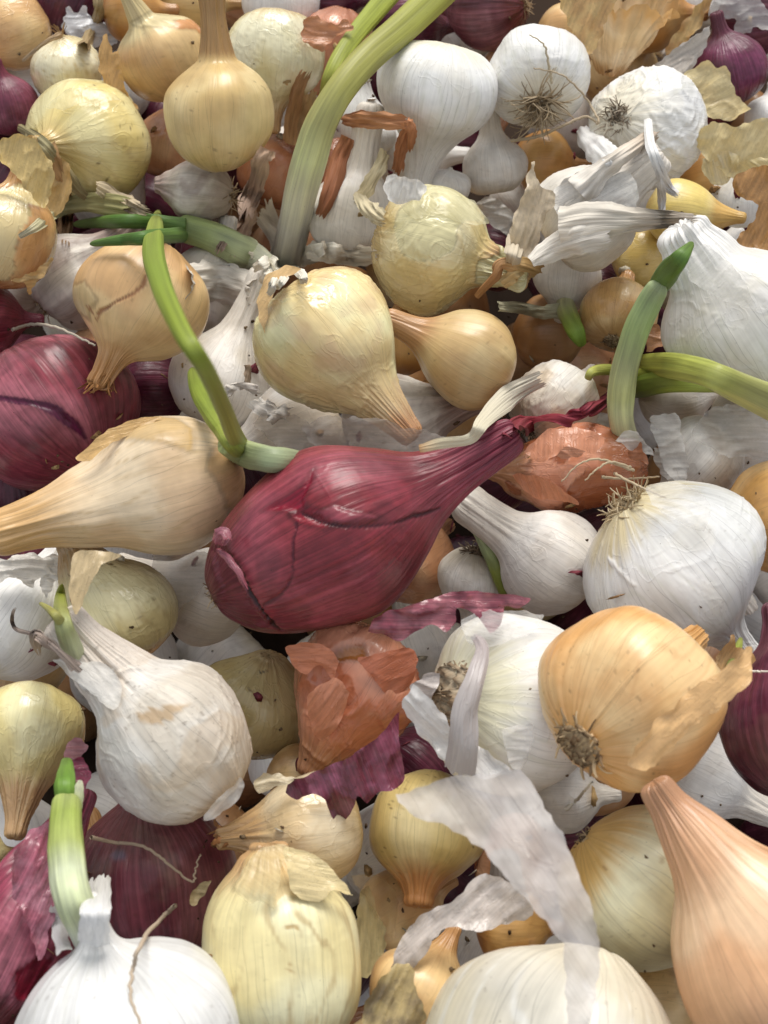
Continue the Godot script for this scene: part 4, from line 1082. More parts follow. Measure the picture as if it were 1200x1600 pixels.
	bulb("F2", "onion", "dark orange brown onion in shadow left of the small shiny onion", "onion", Vector3(37.82, -23.39, -80.67), Vector3(0.993, 0.086, 0.078), Vector3(-0.116, 0.735, 0.668), "orange", {"r": 11.81, "rows": 50, "cols": 48, "seed": 52, "shape": ["round", 1, 1, 1, 1], "col": Color(0.403, 0.202, 0.078), "alt": Color(0.448, 0.246, 0.112)})
	bulb("F4", "red_onion", "purple onion in the shadow above the small shiny onion", "red onion", Vector3(53.13, -24.94, -97.61), Vector3(0.989, 0.104, 0.1), Vector3(-0.145, 0.714, 0.685), "wine", {"r": 10.59, "rows": 44, "cols": 42, "seed": 53, "shape": ["round", 1, 1, 1, 1]})
	bulb("F7", "shallot", "copper-orange shallot with peeling papery skin, left of the rooted white garlic", "shallot", Vector3(64.84, 7.13, -8.31), Vector3(-0.991, -0.116, -0.065), Vector3(-0.132, 0.794, 0.593), "copper", {"r": 11.29, "rows": 111, "cols": 84, "seed": 54, "shape": ["torpedo", 0.5, 1, 1, 1.15], "crs": 2.4, "crk": 0.04, "crf": 1.8, "crm": -0.9, "peel": 0.1, "rag": 0.1, "lump": 0.12})
	bulb("F8", "garlic_bulb", "large white garlic bulb with a ring of roots at its upper left, right of centre", "garlic", Vector3(54.48, 27.31, 17.31), Vector3(0.635, -0.538, 0.554), Vector3(-0.027, 0.701, 0.713), "white", {"r": 20.68, "rows": 246, "cols": 241, "seed": 55, "shape": ["round", 1, 1, 1, 0.92], "lines": [{"pts": PackedVector2Array([Vector2(0.86, -0.64), Vector2(0.65, -0.48), Vector2(0.51, -0.31)]), "w": 0.012, "deep": -0.012, "col": Color(0.84, 0.82, 0.79), "lip": 0.000, "rag": 0.040}], "blot": Color(0.68, 0.62, 0.48), "blots": 0.25, "veinc": Color(0.56, 0.57, 0.44), "vein": 0.3, "crk": 0.016, "crm": -0.25, "lobe": 0.006, "roots": [130.0, 4.5, 0.25, 1.2, 4.6], "rootpale": Color(0.6, 0.5, 0.34), "rootdark": Color(0.3, 0.21, 0.11), "root": Color(0.68, 0.58, 0.36), "rt0": -0.55, "rt1": -0.85})
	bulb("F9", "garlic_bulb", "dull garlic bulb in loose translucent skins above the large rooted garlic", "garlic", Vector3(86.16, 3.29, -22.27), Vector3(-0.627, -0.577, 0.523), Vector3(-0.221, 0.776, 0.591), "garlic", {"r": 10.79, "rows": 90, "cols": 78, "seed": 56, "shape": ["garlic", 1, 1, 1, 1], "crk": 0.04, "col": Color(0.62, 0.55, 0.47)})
	bulb("F10", "garlic_bulb", "pale garlic bulb in shade at the right edge under the largest white garlic", "garlic", Vector3(87.98, -12.22, -35.46), Vector3(0.969, 0.195, 0.154), Vector3(-0.249, 0.76, 0.601), "garlic", {"r": 12.83, "rows": 66, "cols": 58, "seed": 57, "shape": ["garlic", 1, 1, 1, 1]})
	bulb("F10b", "garlic_bulb", "dim garlic bulb in the gap under the horizontal green leaf", "garlic", Vector3(71.93, -19.51, -54.26), Vector3(0.979, 0.155, 0.129), Vector3(-0.202, 0.752, 0.627), "garlic", {"r": 10.73, "rows": 48, "cols": 46, "seed": 58, "shape": ["round", 1, 1, 1, 1]})
	bulb("F11", "onion", "orange tan onion cut by the right edge beside the large rooted garlic", "onion", Vector3(108.61, 8.58, 2.18), Vector3(-0.904, -0.405, 0.135), Vector3(-0.272, 0.79, 0.549), "orange", {"r": 14.20, "rows": 112, "cols": 108, "seed": 59, "shape": ["round", 1, 1, 1, 1], "col": Color(0.694, 0.381, 0.123), "alt": Color(0.739, 0.47, 0.202), "spk": 0.4, "tuft": [4.0, 3.0, 1.0, 0.8]})
	bulb("G1", "garlic_bulb", "bluish white garlic bulb at the left edge under the long cream shallot", "garlic", Vector3(-96.02, -13.6, 37.69), Vector3(0.484, 0.33, -0.811), Vector3(0.254, 0.834, 0.49), "white", {"r": 15.09, "rows": 120, "cols": 115, "seed": 60, "shape": ["round", 1, 1, 1, 1], "crk": 0.01, "lobe": 0.0})
	bulb("G2", "onion", "olive-yellow onion with a brown wrinkled neck under the long cream shallot", "onion", Vector3(-56.88, -6.98, 36.44), Vector3(-0.495, 0.656, -0.57), Vector3(0.276, 0.74, 0.613), "olive", {"r": 14.28, "rows": 112, "cols": 112, "seed": 61, "shape": ["pear", 0.5, 1.2, 0.88, 1], "col": Color(0.672, 0.571, 0.28), "alt": Color(0.739, 0.672, 0.403), "crk": 0.022, "crm": -0.4})
	bulb("G3", "garlic_bulb", "large stained white garlic bulb sprouting a green tip at its neck, lower left", "garlic", Vector3(-34.25, 14.84, 79.57), Vector3(-0.66, 0.526, -0.536), Vector3(0.242, 0.824, 0.512), "stained", {"r": 16.14, "rows": 256, "cols": 207, "seed": 62, "shape": ["garlic", 1.1, 1.3, 1, 1.25], "patches": [{"poly": PackedVector2Array([Vector2(-0.24, 0.63), Vector2(0.06, 0.54), Vector2(0.39, 0.36), Vector2(0.45, 0.22), Vector2(0.14, 0.26), Vector2(-0.1, 0.35), Vector2(-0.25, 0.49)]), "lift": 0.006, "col": Color(0.52, 0.34, 0.17), "mix": 0.75, "soft": 0.070, "edge": 0.00, "rag": 0.120}, {"poly": PackedVector2Array([Vector2(-1.56, 1.76), Vector2(-0.42, 1.48), Vector2(0.22, 1.19), Vector2(-0.16, 0.88), Vector2(-0.49, 0.79), Vector2(-0.73, 1.08), Vector2(-1.29, 1.31)]), "lift": 0.020, "col": Color(0.76, 0.73, 0.69), "mix": 0.80, "soft": 0.030, "edge": 0.30, "rag": 0.030}], "blots": 0.4, "crk": 0.028, "lobe": 0.012})
	bulb("G4", "onion", "pale yellow onion hanging neck down at the left edge, left of the stained garlic", "onion", Vector3(-77.07, 6.28, 51.34), Vector3(-0.047, -0.156, 0.987), Vector3(0.264, 0.951, 0.163), "lemon", {"r": 12.37, "rows": 117, "cols": 104, "seed": 63, "shape": ["pear", 1, 1, 0.95, 1], "crk": 0.018, "crm": -0.2})
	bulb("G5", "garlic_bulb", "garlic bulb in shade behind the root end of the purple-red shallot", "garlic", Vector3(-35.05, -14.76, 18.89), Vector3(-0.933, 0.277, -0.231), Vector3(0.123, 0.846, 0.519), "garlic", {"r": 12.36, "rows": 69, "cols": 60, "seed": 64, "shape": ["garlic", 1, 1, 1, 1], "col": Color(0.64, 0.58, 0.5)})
	bulb("G6", "onion", "dull olive onion between the stained garlic and the copper shallot", "onion", Vector3(-33.63, -21.14, 53.96), Vector3(0.269, 0.807, -0.526), Vector3(-0.05, 0.557, 0.829), "olive", {"r": 13.66, "rows": 99, "cols": 108, "seed": 65, "shape": ["round", 0.15, 1, 1, 1], "patches": [{"poly": PackedVector2Array([Vector2(-0.29, 0.87), Vector2(0.29, 0.93), Vector2(0.21, 0.9), Vector2(-0.16, 0.85)]), "lift": 0.010, "col": Color(0.05, 0.035, 0.02), "mix": 1.00, "soft": 0.010, "edge": 0.00, "rag": 0.050}], "col": Color(0.47, 0.37, 0.157), "alt": Color(0.56, 0.459, 0.224), "crk": 0.014, "spk": 0.8})
	bulb("H1", "shallot", "copper-coloured shallot with torn skin, neck pointing down, under the purple-red shallot", "shallot", Vector3(-0.16, 8.61, 39.68), Vector3(-0.477, -0.276, 0.834), Vector3(0.087, 0.93, 0.357), "copper", {"r": 15.33, "rows": 128, "cols": 127, "seed": 66, "shape": ["pear", 0.6, 0.8, 0.85, 1], "patches": [{"poly": PackedVector2Array([Vector2(0.53, -0.04), Vector2(0.42, -0.28), Vector2(0.18, -0.4), Vector2(0.05, -0.31), Vector2(0.14, -0.18), Vector2(0.38, -0.05)]), "lift": -0.050, "col": Color(0.4, 0.15, 0.03), "mix": 0.90, "soft": 0.030, "edge": 0.60, "rag": 0.070}, {"poly": PackedVector2Array([Vector2(-0.81, -0.76), Vector2(-1.55, -1), Vector2(-0.91, -0.57), Vector2(-0.65, -0.35)]), "lift": -0.040, "col": Color(0.36, 0.1, 0.05), "mix": 0.90, "soft": 0.030, "edge": 0.60, "rag": 0.070}], "crs": 2.2, "crm": -0.9, "crk": 0.07, "crf": 1.0, "lump": 0.14, "tuft": [8.0, 2.5, 1.2, 0.4]})
	bulb("H3", "garlic_bulb", "small garlic bulb with dark roots on top, right of the purple-red shallot", "garlic", Vector3(22.91, -6.74, 7.05), Vector3(-0.101, -0.833, 0.544), Vector3(-0.114, 0.553, 0.825), "garlic", {"r": 8.66, "rows": 66, "cols": 64, "seed": 67, "shape": ["round", 1, 1, 1, 1], "crk": 0.03, "roots": [40.0, 4.5, 0.28, 1.0, 2.4], "rootdark": Color(0.1, 0.07, 0.045), "rootpale": Color(0.36, 0.28, 0.2)})
	bulb("H4", "garlic_bulb", "white garlic bulb lying with its long neck to the upper left, below the orange shallot", "garlic", Vector3(48.87, -3.76, 19), Vector3(-0.82, 0.287, -0.496), Vector3(-0.063, 0.815, 0.575), "garlic", {"r": 13.33, "rows": 119, "cols": 102, "seed": 68, "shape": ["garlic", 1, 1.25, 1.05, 1], "crk": 0.016, "lobe": 0.006, "col": Color(0.74, 0.7, 0.65)})
	bulb("H5", "garlic_bulb", "large bright garlic bulb with a round root plate, left of the golden onion", "garlic", Vector3(14.13, 24.52, 63.59), Vector3(0.813, -0.557, -0.167), Vector3(0.565, 0.688, 0.455), "white", {"r": 19.61, "rows": 173, "cols": 170, "seed": 69, "shape": ["round", 1, 1, 1, 0.92], "blot": Color(0.68, 0.62, 0.48), "blots": 0.25, "veinc": Color(0.56, 0.57, 0.44), "crk": 0.02, "lobe": 0.012, "vein": 0.3, "nv": 30, "roots": [230.0, 2.0, 0.32, 1.2, 7.2], "rootpale": Color(0.62, 0.52, 0.38), "rootdark": Color(0.3, 0.2, 0.12), "root": Color(0.76, 0.72, 0.52), "rt0": -0.35, "rt1": -0.8})
	bulb("H8", "onion", "yellow onion with an orange neck pointing down, behind the translucent skin", "onion", Vector3(10.93, -1.55, 69), Vector3(-0.125, -0.249, 0.96), Vector3(-0.013, 0.968, 0.249), "yellow", {"r": 13.14, "rows": 109, "cols": 112, "seed": 70, "shape": ["round", 0.6, 1.3, 1, 1], "col": Color(0.717, 0.56, 0.224), "alt": Color(0.762, 0.638, 0.336), "neck": Color(0.6, 0.28, 0.1), "nk0": 0.5, "nk1": 1.0, "spk": 1.0, "crk": 0.006, "mat": "smooth"})
	bulb("H9", "onion", "cream tan onion with a frayed orange neck pointing left", "onion", Vector3(-4.93, 5.4, 83.16), Vector3(-0.986, 0.062, 0.157), Vector3(0.117, 0.922, 0.37), "cream", {"r": 11.52, "rows": 111, "cols": 102, "seed": 71, "shape": ["pear", 0.75, 1.1, 1, 1], "col": Color(0.784, 0.594, 0.336), "alt": Color(0.829, 0.694, 0.47), "neck": Color(0.66, 0.42, 0.2), "crk": 0.014, "tuft": [11.0, 4.0, 1.6, 0.7], "tuftc": Color(0.6, 0.3, 0.13), "neckrib": 0.16})
	bulb("I1", "onion", "large golden onion with its root end facing the viewer, lower right", "onion", Vector3(36.73, 43.84, 83.83), Vector3(0.682, -0.206, -0.701), Vector3(0.316, 0.948, 0.029), "gold", {"r": 18.16, "rows": 247, "cols": 246, "seed": 72, "shape": ["round", 0.8, 1, 1, 1], "roots": [60.0, 3.2, 0.45, 1.3, 5.0], "rootdark": Color(0.13, 0.07, 0.035), "rootpale": Color(0.72, 0.54, 0.32), "rt0": -0.8, "rt1": -0.95, "rib": 0.01, "crk": 0.004, "spk": 0.5})
	bulb("I2", "red_onion", "very dark purple onion at the right edge behind the golden onion", "red onion", Vector3(91.22, 8.49, 79.56), Vector3(-0.167, 0.395, -0.903), Vector3(-0.281, 0.859, 0.428), "wine", {"r": 17.79, "rows": 161, "cols": 155, "seed": 73, "shape": ["round", 1, 1, 1, 1], "blots": 0.3})
	bulb("I3", "onion", "smooth pale yellow onion with a few brown spots under the golden onion", "onion", Vector3(40.67, 14.74, 90.53), Vector3(0.752, -0.297, 0.588), Vector3(-0.019, 0.883, 0.47), "lemon", {"r": 16.84, "rows": 161, "cols": 155, "seed": 74, "shape": ["round", 1, 1, 1, 1], "patches": [{"poly": PackedVector2Array([Vector2(0.19, -0.7), Vector2(0.11, -0.69), Vector2(0.15, -0.61), Vector2(0.21, -0.61)]), "lift": -0.004, "col": Color(0.42, 0.26, 0.1), "mix": 0.90, "soft": 0.020, "edge": 0.00, "rag": 0.050}, {"poly": PackedVector2Array([Vector2(-0.38, -0.32), Vector2(-0.45, -0.24), Vector2(-0.41, -0.17), Vector2(-0.33, -0.22)]), "lift": -0.004, "col": Color(0.4, 0.26, 0.1), "mix": 0.90, "soft": 0.050, "edge": 0.00, "rag": 0.050}, {"poly": PackedVector2Array([Vector2(-0.42, -0.82), Vector2(-0.47, -0.78), Vector2(-0.37, -0.77)]), "lift": -0.004, "col": Color(0.4, 0.26, 0.1), "mix": 0.90, "soft": 0.020, "edge": 0.00, "rag": 0.050}], "crk": 0.004, "mat": "smooth", "col": Color(0.851, 0.784, 0.493), "alt": Color(0.86, 0.829, 0.582), "root": Color(0.66, 0.42, 0.14), "rt0": -0.35, "rt1": -0.85, "roots": [26.0, 2.2, 0.25, 0.9, 2.2], "rootdark": Color(0.1, 0.07, 0.05), "spk": 0.3, "vein": 0.1})
	bulb("I4", "shallot", "big tan-pink shallot rising from the lower right corner, neck pointing up left", "shallot", Vector3(79.33, 25.69, 133.53), Vector3(-0.549, 0.375, -0.747), Vector3(-0.11, 0.853, 0.51), "pink", {"r": 18.94, "rows": 227, "cols": 196, "seed": 75, "shape": ["pear", 1, 1, 1.06, 1], "col": Color(0.717, 0.414, 0.224), "alt": Color(0.784, 0.538, 0.336), "nk0": 0.8, "nk1": 2.0, "mat": "smooth"})
	bulb("I7", "white_onion", "cream white onion with thin pale lines at the bottom edge, under the translucent skin", "onion", Vector3(38.36, 23.93, 117.43), Vector3(-0.354, -0.083, 0.931), Vector3(-0.053, 0.996, 0.069), "white", {"r": 23.54, "rows": 253, "cols": 244, "seed": 76, "shape": ["round", 1, 1, 1, 1], "col": Color(0.68, 0.62, 0.48), "alt": Color(0.72, 0.68, 0.58), "veinc": Color(0.86, 0.85, 0.8), "vein": 0.6, "nv": 16, "crk": 0.004, "lobe": 0.0, "mat": "smooth"})
	bulb("I8", "white_onion", "large smooth white onion at the bottom left with a green shoot growing from its neck", "onion", Vector3(-40.96, 13.63, 148.27), Vector3(-0.235, 0.62, -0.748), Vector3(0.275, 0.781, 0.561), "white", {"r": 20.61, "rows": 219, "cols": 215, "seed": 77, "shape": ["round", 0.9, 0.72, 1, 1], "alt": Color(0.81, 0.81, 0.8), "col": Color(0.78, 0.775, 0.76), "crk": 0.004, "lobe": 0.0, "mat": "smooth", "neckrib": 0.03, "nk0": 0.88})
	bulb("I9", "onion", "tall pale yellow onion with dark vein lines and flaking skin at its top, bottom edge", "onion", Vector3(-18.6, 4.98, 130.57), Vector3(-0.096, 0.402, -0.911), Vector3(0.081, 0.915, 0.395), "lemon", {"r": 15.99, "rows": 162, "cols": 153, "seed": 78, "shape": ["round", 0.3, 1.4, 1.3, 1.25], "patches": [{"poly": PackedVector2Array([Vector2(-0.89, 0.92), Vector2(-1.07, 1.3), Vector2(0.74, 1.36), Vector2(1.57, 1.1), Vector2(1.56, 0.76), Vector2(1.56, 0.66), Vector2(1.12, 0.73), Vector2(0.65, 0.67), Vector2(0.25, 0.73), Vector2(-0, 0.61), Vector2(-0.04, 0.75)]), "lift": 0.016, "col": Color(0.66, 0.48, 0.22), "mix": 0.65, "soft": 0.060, "edge": 0.50, "rag": 0.090}], "lines": [{"pts": PackedVector2Array([Vector2(0.12, 0.43), Vector2(0.22, 0.43), Vector2(0.26, 0.37), Vector2(0.26, 0.3)]), "w": 0.012, "deep": 0.004, "col": Color(0.5, 0.36, 0.17), "lip": 0.000, "rag": 0.040}, {"pts": PackedVector2Array([Vector2(0.13, 0.04), Vector2(0.09, -0.02), Vector2(0.15, -0.08)]), "w": 0.012, "deep": 0.004, "col": Color(0.5, 0.36, 0.17), "lip": 0.000, "rag": 0.040}], "crk": 0.008, "mat": "smooth", "col": Color(0.829, 0.728, 0.392), "alt": Color(0.86, 0.806, 0.515), "vein": 0.75, "nv": 11, "veinc": Color(0.52, 0.4, 0.2), "spk": 0.2})
	bulb("I10", "red_onion", "mottled brown-purple onion behind the white onion shoot, lower left", "red onion", Vector3(-48.29, -21.56, 102.8), Vector3(-0.125, 0.596, -0.793), Vector3(0.196, 0.798, 0.569), "wine", {"r": 18.94, "rows": 167, "cols": 161, "seed": 79, "shape": ["round", 1, 1, 1, 1], "patches": [{"poly": PackedVector2Array([Vector2(-0.58, 0.55), Vector2(-0.47, 0.6), Vector2(-0.3, 0.57), Vector2(-0.26, 0.49), Vector2(-0.34, 0.43), Vector2(-0.48, 0.45)]), "lift": 0.002, "col": Color(0.3, 0.24, 0.33), "mix": 0.80, "soft": 0.060, "edge": 0.00, "rag": 0.050}], "neck": Color(0.2, 0.08, 0.09), "col": Color(0.23, 0.06, 0.08), "alt": Color(0.34, 0.13, 0.14), "blots": 0.5, "blot": Color(0.32, 0.2, 0.17), "spk": 0.4})
	bulb("I11", "shallot", "magenta-red shallot with torn papery skin at the left edge, beside the green shoot", "shallot", Vector3(-80.43, 3.56, 125.81), Vector3(0.379, 0.264, -0.887), Vector3(0.219, 0.906, 0.363), "red", {"r": 12.98, "rows": 172, "cols": 121, "seed": 80, "shape": ["torpedo", 1, 1, 0.95, 1], "patches": [{"poly": PackedVector2Array([Vector2(0.45, 0.05), Vector2(0.74, 0.03), Vector2(1.43, -0.63), Vector2(0.52, -0.64), Vector2(0.21, -0.34)]), "lift": -0.050, "col": Color(0.2, 0.004, 0.02), "mix": 0.90, "soft": 0.030, "edge": 0.50, "rag": 0.080}], "col": Color(0.3, 0.05, 0.09), "alt": Color(0.46, 0.14, 0.19), "crk": 0.02, "crm": -0.6, "neckrib": 0.25, "lump": 0.06, "str": 0.5})
	bulb("J1", "onion", "tan onion in the gap right of the tall pale yellow onion", "onion", Vector3(-3.52, -25.48, 96.51), Vector3(0.866, 0.174, -0.469), Vector3(-0.012, 0.945, 0.328), "tan", {"r": 9.66, "rows": 83, "cols": 80, "seed": 81, "shape": ["round", 1, 1, 1, 1]})
	bulb("J2", "onion", "brownish tan onion between the two pale bulbs at the bottom edge", "onion", Vector3(2.25, 1.9, 126.59), Vector3(0.5, 0.251, -0.829), Vector3(-0.024, 0.961, 0.276), "tan", {"r": 10.37, "rows": 101, "cols": 98, "seed": 82, "shape": ["round", 1, 1, 1, 1], "col": Color(0.582, 0.37, 0.168)})
	bulb("J3", "onion", "small orange tan onion under the crumpled grey skin", "onion", Vector3(19.19, -0.59, 103.62), Vector3(0.996, 0.082, 0.028), Vector3(-0.087, 0.944, 0.317), "orange", {"r": 7.87, "rows": 73, "cols": 71, "seed": 83, "shape": ["round", 1, 1, 1, 1]})
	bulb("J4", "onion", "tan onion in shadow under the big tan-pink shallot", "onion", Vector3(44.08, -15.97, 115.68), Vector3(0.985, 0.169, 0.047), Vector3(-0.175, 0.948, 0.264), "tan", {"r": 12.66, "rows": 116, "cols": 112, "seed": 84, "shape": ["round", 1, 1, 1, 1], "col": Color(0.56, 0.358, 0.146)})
	bulb("J5", "onion", "small yellow onion just showing at the left edge above the magenta-red shallot", "onion", Vector3(-88.41, 0.1, 87.68), Vector3(0.964, -0.247, -0.097), Vector3(0.265, 0.897, 0.352), "yellow", {"r": 4.48, "rows": 40, "cols": 39, "seed": 85, "shape": ["round", 1, 1, 1, 1]})
	bulb("J7", "garlic_bulb", "garlic bulb in shade below the golden onion", "garlic", Vector3(32.53, -10.75, 69.87), Vector3(0.992, 0.114, 0.05), Vector3(-0.124, 0.909, 0.399), "garlic", {"r": 8.62, "rows": 73, "cols": 71, "seed": 86, "shape": ["round", 1, 1, 1, 1]})
	bulb("J8", "garlic_bulb", "white garlic bulb glimpsed between the green stalk and the hanging garlic", "garlic", Vector3(-8.04, -13.74, -147.79), Vector3(0, 0.769, -0.639), Vector3(0.018, 0.639, 0.769), "white", {"r": 11.06, "rows": 48, "cols": 42, "seed": 87, "shape": ["garlic", 1, 1, 1, 1]})
	bulb("J9", "red_onion", "dark red onion at the left edge above the split plum onion", "red onion", Vector3(-120.41, -9.06, -72.49), Vector3(0.964, -0.196, -0.181), Vector3(0.267, 0.707, 0.654), "red", {"r": 9.99, "rows": 44, "cols": 42, "seed": 88, "shape": ["round", 1, 1, 1, 1]})
	bulb("J10", "garlic_bulb", "garlic bulb in striped dry skin right of the round tan onion", "garlic", Vector3(-51.93, -29.4, -86.9), Vector3(0.172, 0.67, -0.722), Vector3(0.116, 0.714, 0.691), "garlic", {"r": 14.34, "rows": 60, "cols": 58, "seed": 89, "shape": ["round", 1, 1, 1, 1]})
	bulb("J11", "red_onion", "purple onion at the very top left behind the flaky tan onion", "red onion", Vector3(-138.2, -16.07, -234.89), Vector3(0.971, -0.137, -0.197), Vector3(0.24, 0.553, 0.798), "wine", {"r": 7.92, "rows": 36, "cols": 36, "seed": 90, "shape": ["round", 1, 1, 1, 1]})
	bulb("J12", "garlic_bulb", "shaded garlic bulb whose neck ends in a small green tip, below the striped leaves", "garlic", Vector3(51.92, 3.39, -87.78), Vector3(-0.069, -0.707, 0.704), Vector3(-0.127, 0.706, 0.697), "garlic", {"r": 9.75, "rows": 41, "cols": 41, "seed": 91, "shape": ["garlic", 0.4, 1, 1, 1]})
	bulb("J13", "onion", "tan onion in the deep gap below the smooth pear-shaped onion", "onion", Vector3(8.27, -21.93, -50.45), Vector3(0.999, 0.035, 0.029), Vector3(-0.045, 0.775, 0.631), "tan", {"r": 10.77, "rows": 48, "cols": 46, "seed": 92, "shape": ["round", 1, 1, 1, 1]})
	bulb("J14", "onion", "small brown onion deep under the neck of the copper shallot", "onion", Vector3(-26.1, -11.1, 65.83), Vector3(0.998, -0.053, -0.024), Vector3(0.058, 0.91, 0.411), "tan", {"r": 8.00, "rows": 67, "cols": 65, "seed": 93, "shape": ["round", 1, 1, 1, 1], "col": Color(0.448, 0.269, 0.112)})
	bulb("J15", "onion", "onion at the top edge behind the neck of the tan onion with the bare shoulder", "onion", Vector3(-93.43, -1.14, -203.93), Vector3(0.986, -0.097, -0.136), Vector3(0.167, 0.57, 0.804), "orange", {"r": 10.63, "rows": 40, "cols": 38, "seed": 94, "shape": ["round", 1, 1, 1, 1]})
	bulb("J16", "garlic_bulb", "thin white garlic bulb beside the bent orange strip", "garlic", Vector3(-1.24, -3.92, -137.36), Vector3(-0.174, 0.754, -0.634), Vector3(0.004, 0.644, 0.765), "white", {"r": 5.85, "rows": 36, "cols": 36, "seed": 95, "shape": ["garlic", 1, 1, 1, 1]})
	bulb("J17", "onion", "beige onion at the top edge behind the long brown neck", "onion", Vector3(-76.8, -9.93, -219.9), Vector3(0.992, -0.073, -0.104), Vector3(0.127, 0.571, 0.811), "beige", {"r": 12.10, "rows": 44, "cols": 42, "seed": 96, "shape": ["round", 1, 1, 1, 1]})
	bulb("J18", "red_onion", "purple onion at the top edge behind the leaves of the green stalk", "red onion", Vector3(-3.11, -18.62, -219.52), Vector3(1, 0.01, 0.014), Vector3(-0.017, 0.587, 0.81), "wine", {"r": 13.35, "rows": 48, "cols": 46, "seed": 97, "shape": ["round", 1, 1, 1, 1]})
	again("D5", Vector3(-232.1, 3.1, -506.4), Vector3(-0.83, -0.56, -0.03), Vector3(-0.11, 0.11, 0.99), 1.076)
	again("C14", Vector3(-215.9, -13.2, -500.5), Vector3(0.4, 0.91, 0.05), Vector3(0.08, -0.09, 0.99), 1.347)
	again("D5", Vector3(-148.9, -6.2, -518.2), Vector3(-0.71, 0.32, -0.63), Vector3(-0.28, 0.69, 0.67), 0.953)
	again("A9", Vector3(-100.2, -6.4, -510.1), Vector3(-0.94, 0.33, -0.07), Vector3(0.07, 0.4, 0.91), 1.013)
	again("D5", Vector3(-78.9, -7.6, -539.2), Vector3(-0.74, 0.11, 0.66), Vector3(0.65, 0.37, 0.66), 1.050)
	again("B11", Vector3(-25.9, -2.7, -528.7), Vector3(-0.96, -0.05, 0.27), Vector3(0.23, 0.39, 0.89), 0.922)
	again("D5", Vector3(3.7, -10.1, -500.5), Vector3(0.64, 0.75, -0.18), Vector3(-0.08, 0.3, 0.95), 0.893)
	again("D5", Vector3(52.3, -7.9, -502.6), Vector3(0.03, 0.53, -0.85), Vector3(-0.07, 0.85, 0.52), 0.880)
	again("A9", Vector3(100.7, -8.9, -522.9), Vector3(0.82, 0.55, 0.18), Vector3(-0.36, 0.23, 0.9), 0.970)
	again("F2", Vector3(161.5, -7.1, -511.2), Vector3(-0.74, 0.36, -0.56), Vector3(-0.38, 0.46, 0.8), 1.018)
	again("D5", Vector3(177.3, -9.6, -494.7), Vector3(0.8, 0.59, 0.12), Vector3(-0.35, 0.3, 0.89), 1.043)
	again("B11", Vector3(227.6, 3.1, -494.3), Vector3(-0.46, -0.74, -0.49), Vector3(-0.67, -0.07, 0.74), 1.193)
	again("C14", Vector3(276.9, 6.2, -524), Vector3(0.28, -0.94, -0.19), Vector3(-0.21, -0.26, 0.94), 1.224)
	again("B11", Vector3(-241.1, 3, -413.9), Vector3(0.52, -0.84, 0.17), Vector3(0.34, 0.39, 0.86), 1.073)
	again("F2", Vector3(-177.9, -8, -426.4), Vector3(-0.65, 0.41, 0.65), Vector3(0.76, 0.22, 0.62), 1.052)
	again("D5", Vector3(-167.2, 3.9, -435.1), Vector3(0.75, -0.64, 0.18), Vector3(0.18, 0.45, 0.88), 1.089)
	again("A9", Vector3(-115.7, -6.5, -426), Vector3(0.16, 0.38, -0.91), Vector3(0.34, 0.84, 0.41), 0.772)
	again("B11", Vector3(-57.9, -6.3, -397.2), Vector3(-0.52, 0.37, -0.77), Vector3(-0.26, 0.79, 0.56), 1.070)
	again("C14", Vector3(-35.7, -1.8, -441.2), Vector3(0.74, -0.15, 0.66), Vector3(-0.46, 0.6, 0.65), 1.305)
	again("B11", Vector3(2.3, -7, -424.6), Vector3(0.1, 0.47, -0.88), Vector3(0.07, 0.88, 0.48), 1.086)
	again("F2", Vector3(48.6, 4.1, -417.1), Vector3(-0.55, -0.75, 0.37), Vector3(-0.04, 0.46, 0.89), 0.945)
	again("D5", Vector3(100.7, 3.1, -423.8), Vector3(-0.66, -0.72, 0.22), Vector3(-0.14, 0.41, 0.9), 0.866)
	again("F2", Vector3(134.2, 4.3, -407.9), Vector3(0.36, -0.79, 0.49), Vector3(-0.21, 0.44, 0.87), 0.920)
	again("D5", Vector3(171.3, 6.2, -410.9), Vector3(-0.15, -0.87, 0.48), Vector3(-0.23, 0.5, 0.84), 1.072)
	again("A9", Vector3(213.4, -8.8, -422.5), Vector3(0.76, 0.51, -0.4), Vector3(-0.02, 0.64, 0.77), 0.970)
	again("E2", Vector3(245.8, -3.6, -409.4), Vector3(1, 0.02, 0.08), Vector3(-0.08, 0.42, 0.9), 0.907)
	again("B11", Vector3(-220.3, -2.6, -352.1), Vector3(0.98, -0.11, 0.18), Vector3(-0.09, 0.53, 0.84), 1.050)
	again("A9", Vector3(-182.9, -12.5, -364.4), Vector3(-0.47, 0.75, 0.46), Vector3(0.7, 0, 0.72), 0.925)
	again("D5", Vector3(-144, -9.6, -341.1), Vector3(-0.44, 0.51, -0.74), Vector3(0.01, 0.83, 0.56), 1.113)
	again("D5", Vector3(-114.1, -6.8, -354.1), Vector3(0.8, 0.32, -0.51), Vector3(0.31, 0.51, 0.8), 0.963)
	again("E2", Vector3(-73.5, 3, -347.2), Vector3(0.71, -0.67, -0.22), Vector3(0.45, 0.19, 0.87), 0.860)
	again("D5", Vector3(-22.9, -9.7, -338.3), Vector3(-0.63, 0.69, 0.36), Vector3(0.54, 0.06, 0.84), 0.899)
	again("A9", Vector3(9.6, -7.6, -349.9), Vector3(-0.84, 0.54, 0.11), Vector3(0.31, 0.3, 0.9), 0.830)
	again("B11", Vector3(49.2, -4.8, -334.7), Vector3(-0.85, 0.2, 0.49), Vector3(0.53, 0.44, 0.73), 1.114)
	again("D5", Vector3(87.3, -2.3, -334.4), Vector3(-0.72, -0.17, 0.67), Vector3(0.38, 0.72, 0.58), 0.810)
